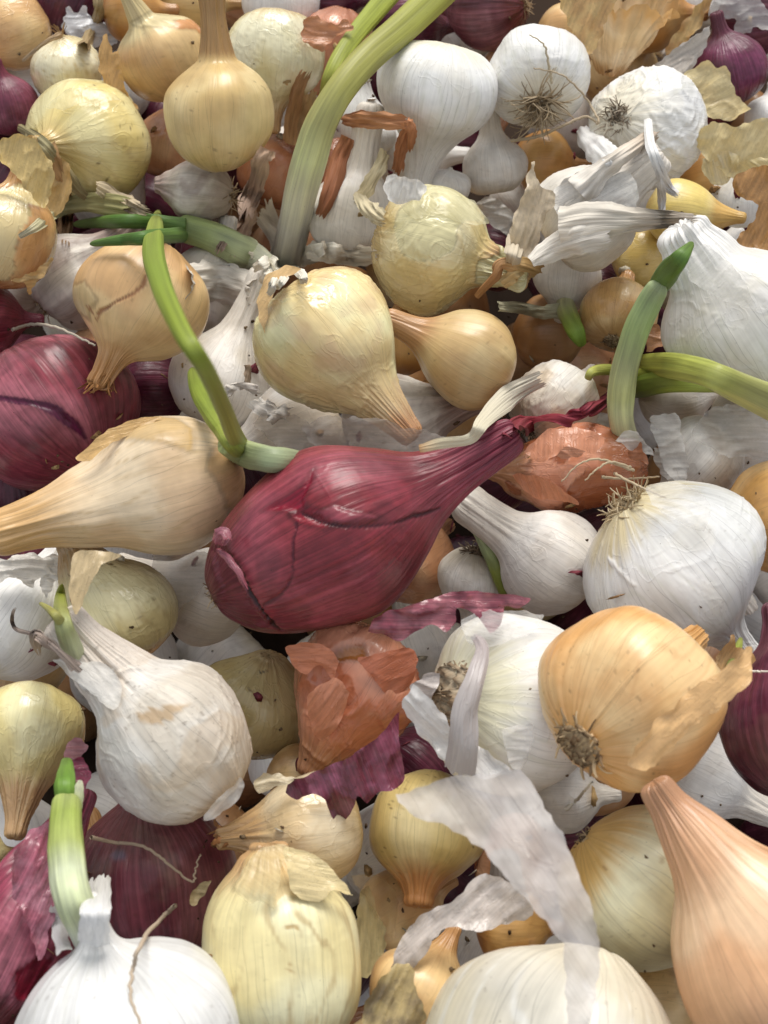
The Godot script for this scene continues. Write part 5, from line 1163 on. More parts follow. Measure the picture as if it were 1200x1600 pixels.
	again("C14", Vector3(120.7, -9.2, -340), Vector3(0.8, 0.56, -0.21), Vector3(-0.14, 0.51, 0.85), 1.324)
	again("C14", Vector3(170.9, -2.1, -335.4), Vector3(-0.95, -0.18, 0.27), Vector3(0.13, 0.58, 0.81), 1.173)
	again("B11", Vector3(196.1, -5.7, -330.4), Vector3(0.93, 0.25, -0.27), Vector3(0.07, 0.61, 0.79), 1.094)
	again("B11", Vector3(237.3, 2.4, -346.6), Vector3(-0.36, -0.89, -0.28), Vector3(-0.61, 0, 0.79), 0.962)
	again("D5", Vector3(-202.5, -12.3, -292.7), Vector3(-0.55, 0.72, 0.43), Vector3(0.71, 0.14, 0.69), 1.125)
	again("A9", Vector3(-170.6, -10.2, -283.6), Vector3(0.4, 0.55, -0.73), Vector3(0.38, 0.63, 0.68), 1.037)
	again("A9", Vector3(-124.2, -11.7, -294.4), Vector3(-0.6, 0.74, 0.31), Vector3(0.59, 0.15, 0.79), 0.960)
	again("C14", Vector3(-88.4, 6.9, -238.4), Vector3(0.3, 0.74, -0.61), Vector3(0.19, 0.58, 0.8), 1.279)
	again("B11", Vector3(-59.6, -8.3, -284.3), Vector3(0.16, 0.63, -0.76), Vector3(0.16, 0.75, 0.64), 1.036)
	again("C14", Vector3(-18.5, 3.7, -269.9), Vector3(-0.06, -0.84, 0.54), Vector3(0.04, 0.53, 0.84), 1.125)
	again("A9", Vector3(-7.7, -2, -290.3), Vector3(0.84, -0.07, 0.53), Vector3(-0.39, 0.6, 0.7), 1.019)
	again("F2", Vector3(38.6, 7, -268.5), Vector3(-0.12, -0.87, 0.49), Vector3(-0.07, 0.5, 0.87), 0.995)
	again("D5", Vector3(85.6, -3.3, -269.2), Vector3(-0.66, -0.08, -0.75), Vector3(-0.64, 0.57, 0.51), 0.850)
	again("C14", Vector3(110, -8, -277.5), Vector3(0.77, 0.52, -0.36), Vector3(-0.05, 0.62, 0.78), 1.217)
	again("E2", Vector3(159, -0.1, -287.8), Vector3(-0.78, -0.4, -0.47), Vector3(-0.61, 0.36, 0.7), 0.893)
	again("D5", Vector3(180.5, -8, -271.3), Vector3(0.84, 0.43, 0.34), Vector3(-0.52, 0.41, 0.75), 0.882)
	again("B11", Vector3(208.6, -2.1, -281.3), Vector3(0.93, -0.27, 0.25), Vector3(-0.11, 0.42, 0.9), 0.932)
	again("C14", Vector3(-210.6, -14.3, -236.1), Vector3(0.85, -0.23, 0.47), Vector3(-0.12, 0.79, 0.61), 1.504)
	again("D5", Vector3(-149.3, -23.6, -231.5), Vector3(-0.72, 0.69, 0.07), Vector3(0.47, 0.4, 0.79), 0.901)
	again("F2", Vector3(-141.3, -28.6, -241.8), Vector3(0.56, -0.11, -0.82), Vector3(0.69, 0.61, 0.39), 1.057)
	again("D5", Vector3(-110.4, -25.1, -259.1), Vector3(0.94, 0.14, 0.31), Vector3(-0.33, 0.56, 0.76), 1.145)
	again("A9", Vector3(-64, -25.4, -260.9), Vector3(0.8, -0.6, -0.03), Vector3(0.34, 0.41, 0.85), 1.105, "cream papery onion and the bare-shouldered onion")
	again("E2", Vector3(-41.4, -29, -248), Vector3(0.88, 0.43, 0.2), Vector3(-0.39, 0.42, 0.82), 1.038)
	again("D5", Vector3(15.8, -31.4, -241.5), Vector3(-0.19, 0.76, -0.62), Vector3(-0.04, 0.62, 0.78), 1.000)
	again("B11", Vector3(43, -22.7, -268.5), Vector3(-0.34, -0.8, 0.5), Vector3(-0.07, 0.55, 0.83), 1.325)
	again("A9", Vector3(91.5, -41, -255.8), Vector3(-0.82, 0.52, 0.25), Vector3(0.45, 0.32, 0.83), 1.076)
	again("B11", Vector3(112.4, -18, -241.1), Vector3(-0.52, -0.41, 0.75), Vector3(0.05, 0.86, 0.51), 1.097, "wine-purple onion and the flared open skin")
	again("F2", Vector3(143.3, -22.6, -248.8), Vector3(0.81, 0.55, 0.22), Vector3(-0.49, 0.42, 0.77), 0.991)
	again("D5", Vector3(187.7, -13, -234.7), Vector3(-0.8, -0.34, 0.49), Vector3(0.05, 0.78, 0.62), 1.143)
	again("A9", Vector3(198.7, -20.5, -226.9), Vector3(0.76, 0.23, -0.61), Vector3(0.14, 0.86, 0.49), 0.977)
	again("E2", Vector3(-185.5, -26.5, -191.1), Vector3(0.11, 0.83, -0.55), Vector3(0.34, 0.49, 0.8), 0.993)
	again("D5", Vector3(-150.7, -7.6, -192.5), Vector3(0.44, -0.86, -0.27), Vector3(0.66, 0.1, 0.75), 0.921)
	again("C14", Vector3(-114.9, -39.8, -197.6), Vector3(-0.52, 0.82, 0.22), Vector3(0.62, 0.19, 0.76), 1.442, "plum edge onion and the small ribbed onion")
	again("C14", Vector3(-104, -54.1, -213), Vector3(0.45, 0.84, -0.3), Vector3(0.02, 0.33, 0.94), 1.544, "small ribbed onion and the specked yellow onion")
	again("E2", Vector3(-69.9, -24.3, -192.9), Vector3(0.88, 0.44, 0.18), Vector3(-0.39, 0.44, 0.81), 0.814)
	again("B11", Vector3(-24.3, -29.4, -223.5), Vector3(-0.27, -0.87, 0.41), Vector3(0, 0.43, 0.9), 1.382, "cream papery onion and the upright beige onion")
	again("D5", Vector3(-0.9, -51.1, -211.4), Vector3(0.33, 0.55, -0.77), Vector3(0.09, 0.79, 0.6), 1.221, "hanging white garlic and the cream papery onion")
	again("A9", Vector3(50.3, -19.4, -206.6), Vector3(-0.4, -0.43, 0.81), Vector3(0.08, 0.86, 0.5), 1.091, "rooted white garlic and the hanging white garlic")
	again("E2", Vector3(84.8, -37.3, -202.3), Vector3(-0.12, 0.21, -0.97), Vector3(-0.29, 0.93, 0.24), 1.135, "flared open skin and the wrinkled garlic")
	again("D5", Vector3(112.8, -29.4, -175.9), Vector3(-0.47, 0.61, -0.64), Vector3(-0.22, 0.62, 0.75), 1.075, "wine-purple onion and the wrinkled garlic")
	again("B11", Vector3(142.6, -22.8, -183.2), Vector3(0.24, 0.6, -0.76), Vector3(-0.22, 0.8, 0.56), 1.122)
	again("C14", Vector3(165.4, -17.3, -186.7), Vector3(0.64, -0.09, 0.76), Vector3(-0.55, 0.64, 0.54), 1.260)
	again("B11", Vector3(197, -27.6, -176.5), Vector3(0.12, 0.99, -0.11), Vector3(-0.48, 0.15, 0.86), 1.327)
	again("F2", Vector3(-166.6, -27, -158.6), Vector3(-0.48, -0.05, 0.88), Vector3(0.6, 0.71, 0.37), 1.155)
	again("A9", Vector3(-142, -25.2, -139.7), Vector3(-0.46, 0.59, -0.66), Vector3(0.2, 0.79, 0.57), 1.117)
	again("D5", Vector3(-115.3, -29.8, -161.7), Vector3(-0.38, -0.22, 0.9), Vector3(0.44, 0.81, 0.39), 1.277, "ragged edge onion and the specked yellow onion")
	again("B11", Vector3(-83.6, -38.1, -155.3), Vector3(-0.68, 0.62, 0.38), Vector3(0.69, 0.37, 0.62), 1.435, "specked yellow onion and the greyish garlic")
	again("D5", Vector3(-50.1, -47.3, -163.8), Vector3(-0.11, 0.83, -0.55), Vector3(0.12, 0.56, 0.82), 1.230, "greyish garlic and the upright beige onion")
	again("B11", Vector3(-22.9, -33.4, -161.3), Vector3(-0.82, 0.57, -0.1), Vector3(0.27, 0.53, 0.8), 1.165, "shaded white garlic and the upright beige onion")
	again("C14", Vector3(-4.7, -26.4, -159.6), Vector3(1, 0, -0.08), Vector3(0.06, 0.66, 0.75), 1.562, "hanging white garlic and the shaded white garlic")
	again("B11", Vector3(41.8, -31.7, -155.5), Vector3(0.4, -0.22, 0.89), Vector3(-0.32, 0.87, 0.37), 1.082, "small wrinkled garlic and the leafy garlic")
	again("C14", Vector3(83.7, -25.1, -153.5), Vector3(-0.41, -0.9, -0.13), Vector3(-0.54, 0.13, 0.83), 1.571, "leafy garlic and the lemon onion")
	again("A9", Vector3(103, -29.6, -148.5), Vector3(0.62, 0.29, -0.73), Vector3(0.09, 0.9, 0.43), 0.973, "lemon onion and the wrinkled garlic")
	again("A9", Vector3(129, -32.1, -135.6), Vector3(0.61, 0.76, -0.23), Vector3(-0.39, 0.53, 0.75), 1.035)
	again("E2", Vector3(164.8, -28, -137.5), Vector3(-0.42, 0.35, -0.84), Vector3(-0.44, 0.73, 0.52), 0.972)
	again("D5", Vector3(191.2, -21.9, -124.4), Vector3(0.28, 0.28, -0.92), Vector3(-0.29, 0.94, 0.19), 0.881)
	again("C14", Vector3(-178.8, -19.2, -102.5), Vector3(0.99, -0.1, 0.1), Vector3(0, 0.75, 0.66), 1.382)
	again("C14", Vector3(-143.5, -28.3, -104.8), Vector3(0.65, 0.71, -0.27), Vector3(-0.02, 0.38, 0.93), 1.443)
	again("B11", Vector3(-105.2, -31, -101.1), Vector3(-0.49, 0.13, -0.86), Vector3(-0.07, 0.98, 0.19), 1.315, "ragged edge onion and the round tan onion")
	again("D5", Vector3(-80.4, -31.8, -123.1), Vector3(-0.75, -0.65, 0.13), Vector3(-0.22, 0.43, 0.88), 1.209, "round tan onion and the ragged edge onion")
	again("D5", Vector3(-62.8, -27.3, -114.1), Vector3(0.71, -0.58, -0.39), Vector3(0.68, 0.44, 0.58), 1.167, "greyish garlic and the round tan onion")
	again("A9", Vector3(-24.4, -44.6, -149.6), Vector3(-0.36, -0.44, 0.82), Vector3(0.15, 0.84, 0.52), 1.285, "shaded white garlic and the crumpled pale onion")
	again("E2", Vector3(-5, -33.4, -115.7), Vector3(0.98, 0.01, -0.18), Vector3(0.12, 0.72, 0.69), 1.088, "peeling yellow onion and the shaded white garlic")
	again("D5", Vector3(27.8, -41, -133.8), Vector3(0.9, 0.05, 0.44), Vector3(-0.34, 0.71, 0.61), 0.961, "peeling yellow onion and the small wrinkled garlic")
	again("B11", Vector3(60.9, -36.7, -109.6), Vector3(0.35, 0.18, -0.92), Vector3(0.07, 0.97, 0.22), 1.328)
	again("C14", Vector3(87.6, -32.5, -99.4), Vector3(0.67, 0.39, -0.64), Vector3(-0.01, 0.86, 0.51), 1.549, "largest garlic and the lemon onion")
	again("B11", Vector3(120.8, -30.1, -120.6), Vector3(0.45, 0.26, 0.86), Vector3(-0.72, 0.67, 0.17), 1.427, "largest garlic and the lemon onion")
	again("F2", Vector3(145.7, -33.9, -109.7), Vector3(0.74, 0.33, -0.58), Vector3(-0.02, 0.88, 0.47), 1.186)
	again("D5", Vector3(182.2, -17.3, -100), Vector3(-0.93, -0.33, 0.16), Vector3(-0.16, 0.76, 0.63), 0.878)
	again("A9", Vector3(-150.8, -24.8, -62.9), Vector3(-0.96, 0.29, -0.05), Vector3(0.2, 0.77, 0.61), 1.082)
	again("B11", Vector3(-136.4, -26.8, -58), Vector3(0.17, 0.74, -0.65), Vector3(0.29, 0.6, 0.75), 1.029)
	again("D5", Vector3(-119.3, -45.3, -73.4), Vector3(0.91, 0.12, -0.39), Vector3(0.18, 0.73, 0.65), 1.311, "split plum onion and the round tan onion")
	again("A9", Vector3(-76, -31.3, -85), Vector3(-0.62, 0.02, 0.78), Vector3(0.49, 0.8, 0.36), 0.911, "round tan onion and the split plum onion")
	again("C14", Vector3(-51.6, -58.2, -85.5), Vector3(-0.43, 0.76, -0.49), Vector3(0.22, 0.61, 0.76), 1.429)
	again("B11", Vector3(-15.2, -57.5, -107.9), Vector3(-0.27, -0.51, 0.82), Vector3(0.08, 0.84, 0.54), 1.476, "crumpled pale onion and the cream garlic")
	again("F2", Vector3(12.7, -42.8, -79), Vector3(-0.95, 0.05, 0.31), Vector3(0.23, 0.78, 0.58), 0.982, "smooth tan onion and the crumpled pale onion")
	again("F2", Vector3(58.4, -74.4, -117.9), Vector3(-0.93, -0.31, -0.17), Vector3(-0.35, 0.69, 0.63), 1.036, "smooth tan onion and the flaking garlic")
	again("A9", Vector3(53.3, -72.1, -100.4), Vector3(0.99, 0.11, -0.06), Vector3(-0.05, 0.77, 0.64), 1.214, "flaking garlic and the small shiny onion")
	again("F2", Vector3(96.5, -24.1, -61.6), Vector3(-0.18, 0.29, -0.94), Vector3(-0.31, 0.89, 0.34), 0.866)
	again("C14", Vector3(128.8, -25.2, -79.3), Vector3(-0.43, -0.56, 0.7), Vector3(-0.22, 0.82, 0.52), 1.458)
	again("D5", Vector3(151.2, -27.7, -78), Vector3(-0.18, -0.92, 0.35), Vector3(-0.44, 0.39, 0.81), 1.143)
	again("D5", Vector3(167.7, -20.5, -70.3), Vector3(0.76, -0.09, 0.65), Vector3(-0.42, 0.7, 0.58), 0.966)
	again("B11", Vector3(-160.2, -20.2, -40.3), Vector3(0.82, -0.55, 0.16), Vector3(0.38, 0.73, 0.57), 1.338)
	again("F2", Vector3(-125.6, -31.7, -32), Vector3(-0.2, 0.97, -0.15), Vector3(0.53, 0.24, 0.81), 0.950)
	again("D5", Vector3(-105.3, -31.5, -45.7), Vector3(0.11, -0.75, 0.65), Vector3(0.28, 0.65, 0.71), 1.291, "split plum onion and the bluish garlic")
	again("A9", Vector3(-107.7, -104.5, -105.6), Vector3(0.95, 0.05, 0.32), Vector3(-0.22, 0.83, 0.51), 1.470, "long cream shallot and the split plum onion")
	again("D5", Vector3(-50.2, -98.5, -91), Vector3(-0.5, -0.74, 0.44), Vector3(-0.09, 0.55, 0.83), 1.221, "long cream shallot and the cream garlic")
	again("D5", Vector3(-26.3, -64.6, -75.9), Vector3(0.48, -0.43, 0.77), Vector3(-0.02, 0.87, 0.5), 1.071, "purple-red shallot and the cream garlic")
	again("B11", Vector3(7.3, -37.6, -59.6), Vector3(-0.14, -0.32, 0.94), Vector3(0.03, 0.94, 0.33), 1.176, "smooth tan onion and the purple-red shallot")
	again("D5", Vector3(39.3, -29.6, -35.1), Vector3(-0.76, -0.54, -0.36), Vector3(-0.64, 0.6, 0.48), 1.030, "copper-orange shallot and the flaking garlic")
	again("B11", Vector3(65.1, -65.4, -79.2), Vector3(0.08, -0.94, 0.34), Vector3(-0.12, 0.33, 0.94), 1.427, "copper-orange shallot and the flaking garlic")
	again("F2", Vector3(82.5, -35.5, -21.8), Vector3(0.35, 0, -0.94), Vector3(0, 1, 0), 1.261, "dull garlic and the large rooted garlic")
	again("D5", Vector3(107.3, -33.4, -49.4), Vector3(0.8, 0.31, 0.52), Vector3(-0.56, 0.7, 0.45), 1.283)
	again("D5", Vector3(156.8, -39, -52.7), Vector3(-0.89, -0.15, 0.44), Vector3(0.05, 0.91, 0.42), 1.202)
	again("E2", Vector3(217.5, -87.3, -86), Vector3(-0.92, -0.14, 0.36), Vector3(0.03, 0.9, 0.43), 1.319)
	again("D5", Vector3(-137.3, -27.9, -7.9), Vector3(-0.98, -0.2, 0), Vector3(-0.16, 0.79, 0.6), 1.237)
	again("B11", Vector3(-120.7, -27.8, 8), Vector3(-0.26, 0.19, -0.95), Vector3(0.23, 0.97, 0.13), 1.035)
	again("D5", Vector3(-93.7, -26, -13.4), Vector3(-0.36, 0.22, 0.91), Vector3(0.56, 0.83, 0.02), 1.177, "bluish garlic and the olive onion")
	again("B11", Vector3(-84.1, -112.2, -45.4), Vector3(0.05, 0.22, -0.97), Vector3(0.2, 0.95, 0.23), 1.446, "olive onion and the long cream shallot")
	again("F2", Vector3(-48.7, -96, -67.4), Vector3(-0.28, -0.74, 0.61), Vector3(0.03, 0.63, 0.78), 1.562, "long cream shallot and the purple-red shallot")
	again("D5", Vector3(-17.4, -82, -20.4), Vector3(0.07, 0.39, -0.92), Vector3(0.05, 0.92, 0.4), 1.434, "purple-red shallot and the torn copper shallot")
	again("A9", Vector3(-0.5, -21.3, 6.9), Vector3(0.62, -0.21, -0.76), Vector3(0.44, 0.89, 0.12), 1.033, "dark-rooted garlic and the purple-red shallot")
	again("E2", Vector3(32.8, -85.4, -38.7), Vector3(0.83, 0.34, 0.45), Vector3(-0.52, 0.77, 0.38), 1.216, "long-necked garlic and the dark-rooted garlic")
	again("D5", Vector3(71.1, -108.4, -45.4), Vector3(0.06, 0.96, -0.27), Vector3(-0.25, 0.28, 0.93), 1.431, "long-necked garlic and the large rooted garlic")
	again("B11", Vector3(79, -17.1, -5.6), Vector3(0.6, -0.75, 0.26), Vector3(0.18, 0.45, 0.87), 1.216, "large rooted garlic and the orange edge onion")
	again("C14", Vector3(107.2, -52.9, -12.4), Vector3(0.44, 0.9, 0.03), Vector3(-0.7, 0.32, 0.64), 1.699, "orange edge onion and the large rooted garlic")
	again("B11", Vector3(151.3, -51.8, -27.6), Vector3(-0.63, -0.34, 0.69), Vector3(-0.15, 0.94, 0.32), 1.363)
	again("C14", Vector3(205, -117.5, -45.4), Vector3(-0.33, 0.81, -0.49), Vector3(-0.27, 0.42, 0.87), 1.703)
	again("C14", Vector3(-131.3, -38.3, 17.3), Vector3(-0.71, 0.51, 0.49), Vector3(0.68, 0.67, 0.29), 1.286)
	again("A9", Vector3(-125, -21.7, 19.2), Vector3(0.77, -0.15, 0.62), Vector3(0, 0.97, 0.24), 0.974)
	again("E2", Vector3(-102.8, -79.5, -12.4), Vector3(-0.2, 0.12, 0.97), Vector3(0.4, 0.91, -0.03), 1.039, "bluish garlic and the neck-down pale onion")
	again("B11", Vector3(-83.9, -101.3, -24.7), Vector3(0.24, -0.33, 0.91), Vector3(0.13, 0.94, 0.3), 1.714, "olive onion and the stained garlic")
	again("B11", Vector3(-41.6, -119.2, -29.4), Vector3(-0.73, -0.16, 0.66), Vector3(0.18, 0.89, 0.41), 1.854, "dull olive onion and the stained garlic")
	again("B11", Vector3(-18.2, -75.4, -7.4), Vector3(0.36, -0.05, 0.93), Vector3(-0.13, 0.99, 0.1), 1.478, "torn copper shallot and the dull olive onion")
	again("B11", Vector3(16.2, -79.5, 9.5), Vector3(-0.27, -0.07, -0.96), Vector3(-0.2, 0.98, -0.02), 1.567, "torn copper shallot and the bright garlic")
	again("C14", Vector3(36.6, -75.5, -12.7), Vector3(0.1, -0.89, 0.45), Vector3(-0.04, 0.45, 0.89), 1.492, "bright garlic and the dark-rooted garlic")
	again("D5", Vector3(73.4, -89.3, -28), Vector3(-0.63, -0.51, 0.59), Vector3(-0.18, 0.83, 0.53), 1.398, "golden onion and the long-necked garlic")
	again("A9", Vector3(78, -19.5, 12.8), Vector3(-0.31, -0.39, 0.87), Vector3(-0.16, 0.92, 0.36), 1.093, "golden onion and the large rooted garlic")
	again("A9", Vector3(105.9, -51.3, 8), Vector3(0.76, -0.42, 0.5), Vector3(-0.03, 0.75, 0.66), 1.198)
	again("D5", Vector3(136.3, -66.8, 14.2), Vector3(0.56, 0.45, -0.69), Vector3(-0.26, 0.89, 0.36), 1.026)
	again("D5", Vector3(194.1, -98, -29.8), Vector3(-0.3, -0.94, 0.15), Vector3(-0.68, 0.32, 0.66), 1.355)
	again("C14", Vector3(-159.4, -86.6, 11.4), Vector3(-0.13, -0.8, 0.59), Vector3(0.33, 0.53, 0.78), 1.455)
	again("B11", Vector3(-129.5, -97.5, 24.3), Vector3(-0.88, 0.33, 0.33), Vector3(0.44, 0.83, 0.35), 1.350)
	again("F2", Vector3(-113.4, -60.7, 24.7), Vector3(0.84, -0.45, 0.29), Vector3(0.3, 0.85, 0.44), 1.149, "neck-down pale onion and the bluish garlic")
	again("B11", Vector3(-81.9, -93.7, 14.5), Vector3(0.96, -0.27, -0.07), Vector3(0.28, 0.86, 0.43), 1.465, "stained garlic and the neck-down pale onion")
	again("A9", Vector3(-34, -93.1, 17.7), Vector3(-0.8, 0.48, 0.35), Vector3(0.58, 0.76, 0.29), 1.390, "stained garlic and the dull olive onion")
	again("C14", Vector3(-13.8, -79.5, 33.5), Vector3(-0.65, 0.75, -0.11), Vector3(0.55, 0.57, 0.61), 1.697, "dull olive onion and the cream tan onion")
	again("D5", Vector3(0, -38.5, 43.8), Vector3(0.74, -0.31, 0.6), Vector3(0.02, 0.89, 0.45), 0.964, "orange-necked onion and the torn copper shallot")
	again("B11", Vector3(26.8, -50.8, 47.4), Vector3(0.44, -0.03, -0.9), Vector3(0.13, 0.99, 0.02), 1.572, "bright garlic and the orange-necked onion")
	again("F2", Vector3(40.1, -22.6, 57.2), Vector3(0.97, -0.22, -0.05), Vector3(0.22, 0.88, 0.43), 1.010, "golden onion and the bright garlic")
	again("B11", Vector3(68.2, -38.4, 48), Vector3(0.89, -0.23, 0.38), Vector3(0, 0.86, 0.51), 1.359, "golden onion and the very dark onion")
	again("B11", Vector3(104, -37.3, 38.4), Vector3(-0.27, -0.93, 0.23), Vector3(-0.57, 0.35, 0.74), 1.353, "very dark onion and the golden onion")
	again("D5", Vector3(122.1, -55.1, 35), Vector3(0.52, 0.57, 0.64), Vector3(-0.77, 0.64, 0.04), 1.248)
	again("C14", Vector3(194.9, -125.7, 26.1), Vector3(-0.19, 0.32, -0.93), Vector3(-0.4, 0.84, 0.37), 2.065)
	again("E2", Vector3(-170.8, -125.2, 56.3), Vector3(0.18, 0.03, -0.98), Vector3(0.41, 0.9, 0.11), 1.466)
	again("D5", Vector3(-141.5, -84.3, 45.9), Vector3(0.78, 0.1, 0.61), Vector3(-0.14, 0.99, 0.02), 1.504)
	again("C14", Vector3(-98.6, -73.2, 73.9), Vector3(-0.05, 0.41, -0.91), Vector3(0.26, 0.89, 0.38), 1.835, "magenta shallot and the neck-down pale onion")
	again("C14", Vector3(-68, -106.2, 41.7), Vector3(-0.87, -0.39, -0.31), Vector3(-0.46, 0.86, 0.23), 1.930, "mottled onion and the stained garlic")
	again("F2", Vector3(-41.5, -83.9, 45.4), Vector3(-0.52, 0.27, 0.81), Vector3(0.42, 0.9, -0.03), 1.339, "mottled onion and the cream tan onion")
	again("B11", Vector3(-13.5, -64.1, 55.2), Vector3(-0.29, -0.8, 0.52), Vector3(-0.15, 0.57, 0.8), 1.536, "cream tan onion and the tall pale onion")
	again("C14", Vector3(-7, -32.1, 79.6), Vector3(0.81, -0.35, -0.46), Vector3(0.46, 0.87, 0.15), 1.482, "orange-necked onion and the cream tan onion")
	again("A9", Vector3(23.7, -61, 66.2), Vector3(0.92, 0.24, 0.31), Vector3(-0.33, 0.9, 0.29), 1.108, "orange-necked onion and the spotted pale onion")
	again("D5", Vector3(45.1, -78.6, 61.3), Vector3(0.68, 0.73, -0.06), Vector3(-0.62, 0.62, 0.48), 1.056, "spotted pale onion and the orange-necked onion")
	again("D5", Vector3(105.6, -124.7, 41), Vector3(-0.92, 0.38, 0.11), Vector3(0.4, 0.85, 0.36), 1.327, "spotted pale onion and the tan-pink shallot")
	again("D5", Vector3(129.7, -119.2, 34.3), Vector3(-0.23, -0.89, 0.39), Vector3(-0.51, 0.45, 0.73), 1.715, "tan-pink shallot and the spotted pale onion")
	again("D5", Vector3(175.5, -117.5, 34), Vector3(0.49, -0.31, 0.81), Vector3(-0.3, 0.82, 0.49), 1.449)
	again("F2", Vector3(-145.4, -94.5, 67.4), Vector3(-0.04, 0.11, 0.99), Vector3(0.39, 0.92, -0.09), 1.184)
	again("D5", Vector3(-94.1, -62, 89.5), Vector3(-0.96, -0.11, 0.27), Vector3(0, 0.93, 0.38), 1.283)
	again("A9", Vector3(-74.1, -43.9, 103.2), Vector3(-0.58, 0.31, -0.75), Vector3(0.19, 0.95, 0.25), 0.951, "magenta shallot and the mottled onion")
	again("E2", Vector3(-70.6, -99.7, 88.6), Vector3(-0.21, 0.36, -0.91), Vector3(0.19, 0.93, 0.32), 1.442, "mottled onion and the magenta shallot")
	again("B11", Vector3(-48.5, -65.1, 84.2), Vector3(0.88, -0.47, 0), Vector3(0.44, 0.83, 0.33), 1.544, "tall pale onion and the mottled onion")
	again("D5", Vector3(-7.5, -52.5, 103.1), Vector3(-0.59, -0.25, -0.77), Vector3(-0.29, 0.95, -0.09), 1.011, "tall pale onion and the cream tan onion")
	again("C14", Vector3(-5.9, -68.9, 78.5), Vector3(0.54, -0.35, 0.76), Vector3(0.06, 0.92, 0.39), 1.629, "tall pale onion and the orange-necked onion")
	again("B11", Vector3(30.4, -60.3, 103.8), Vector3(-0.04, 0.7, -0.71), Vector3(-0.08, 0.71, 0.7), 1.482, "cream white onion and the spotted pale onion")
	again("D5", Vector3(49.4, -57.3, 97.4), Vector3(0.74, -0.16, -0.65), Vector3(0.21, 0.98, 0), 1.103, "spotted pale onion and the cream white onion")
	again("D5", Vector3(82.9, -100.2, 88), Vector3(0.43, 0.24, -0.87), Vector3(-0.16, 0.97, 0.19), 1.563, "tan-pink shallot and the spotted pale onion")
	again("B11", Vector3(104.4, -113.4, 63.2), Vector3(0.67, -0.61, 0.43), Vector3(0.19, 0.69, 0.7), 1.661, "tan-pink shallot and the spotted pale onion")
	again("D5", Vector3(142, -116, 64.2), Vector3(-0.02, 0.41, 0.91), Vector3(-0.4, 0.83, -0.38), 1.185)
	again("D5", Vector3(181.8, -101.3, 66.7), Vector3(-0.73, -0.66, 0.19), Vector3(-0.58, 0.74, 0.35), 1.453)
	again("B11", Vector3(-135, -75.5, 123.8), Vector3(0.15, -0.2, -0.97), Vector3(0.42, 0.9, -0.13), 1.713)
	again("C14", Vector3(-93.1, -51.2, 125.1), Vector3(-0.59, 0.02, -0.8), Vector3(0.08, 1, -0.04), 1.353)
	again("F2", Vector3(-84.4, -34.8, 122.8), Vector3(0.71, -0.67, -0.22), Vector3(0.71, 0.7, 0.14), 1.046, "sprouting white onion and the magenta shallot")
	again("F2", Vector3(-69, -21.3, 121.5), Vector3(0.83, -0.55, 0.08), Vector3(0.51, 0.81, 0.28), 0.992, "sprouting white onion and the magenta shallot")
	again("D5", Vector3(-38, -65.9, 123.4), Vector3(0.28, 0.25, -0.93), Vector3(0.09, 0.96, 0.28), 1.166, "tall pale onion and the sprouting white onion")
	again("A9", Vector3(-31.6, -42.5, 126.3), Vector3(0.88, 0.03, -0.48), Vector3(0.09, 0.97, 0.22), 1.231, "tall pale onion and the sprouting white onion")
	again("E2", Vector3(10.2, -26.8, 124.2), Vector3(-0.99, 0.09, 0.06), Vector3(0.1, 0.97, 0.23), 0.875, "tall pale onion and the cream white onion")
	again("D5", Vector3(19, -41.5, 123.2), Vector3(0.57, 0.73, -0.39), Vector3(-0.48, 0.67, 0.56), 1.101, "cream white onion and the spotted pale onion")
	again("B11", Vector3(41.8, -50.9, 123.8), Vector3(0.61, 0.47, -0.64), Vector3(-0.27, 0.88, 0.38), 1.499, "cream white onion and the spotted pale onion")
	again("C14", Vector3(74.5, -69.1, 96.7), Vector3(-0.06, 0.09, 0.99), Vector3(-0.19, 0.98, -0.1), 1.571, "tan-pink shallot and the cream white onion")
	again("D5", Vector3(105.4, -81.6, 119.8), Vector3(-0.4, 0.07, -0.91), Vector3(-0.27, 0.94, 0.2), 1.478, "tan-pink shallot and the spotted pale onion")
	again("F2", Vector3(117, -101.2, 107.2), Vector3(0.69, 0.46, -0.56), Vector3(-0.36, 0.89, 0.28), 1.520)
	again("D5", Vector3(130.5, -28.2, 128), Vector3(0.15, -0.1, -0.98), Vector3(-0.35, 0.93, -0.15), 0.944)
	again("D5", Vector3(-161.4, -28.1, -374.3), Vector3(-0.81, 0, 0.59), Vector3(0.51, 0.49, 0.71), 1.243)
	again("B11", Vector3(-130.7, -14.4, -334.2), Vector3(0.74, -0.53, 0.43), Vector3(0.01, 0.64, 0.77), 1.285)
	again("F2", Vector3(-72.6, -20.6, -355.6), Vector3(-0.54, -0.26, 0.8), Vector3(0.45, 0.71, 0.54), 1.102)
	again("B11", Vector3(-48.2, -25.4, -338.4), Vector3(0.97, 0.25, -0.05), Vector3(-0.07, 0.46, 0.88), 1.161)
	again("D5", Vector3(-2, -15.3, -357.1), Vector3(-0.33, -0.93, -0.17), Vector3(-0.24, -0.09, 0.97), 1.243)
	again("B11", Vector3(38.8, -30.7, -334.4), Vector3(-0.53, 0.85, 0.03), Vector3(0.23, 0.1, 0.97), 1.128)
	again("D5", Vector3(68.9, -9.4, -351.3), Vector3(-0.21, -0.93, 0.3), Vector3(-0.14, 0.34, 0.93), 0.984)
	again("D5", Vector3(98.3, -15.8, -342.5), Vector3(0.93, -0.36, 0.11), Vector3(0.05, 0.41, 0.91), 0.995)
	again("F2", Vector3(151.2, -27.5, -338.5), Vector3(-0.66, 0.33, -0.68), Vector3(-0.42, 0.59, 0.69), 1.179)
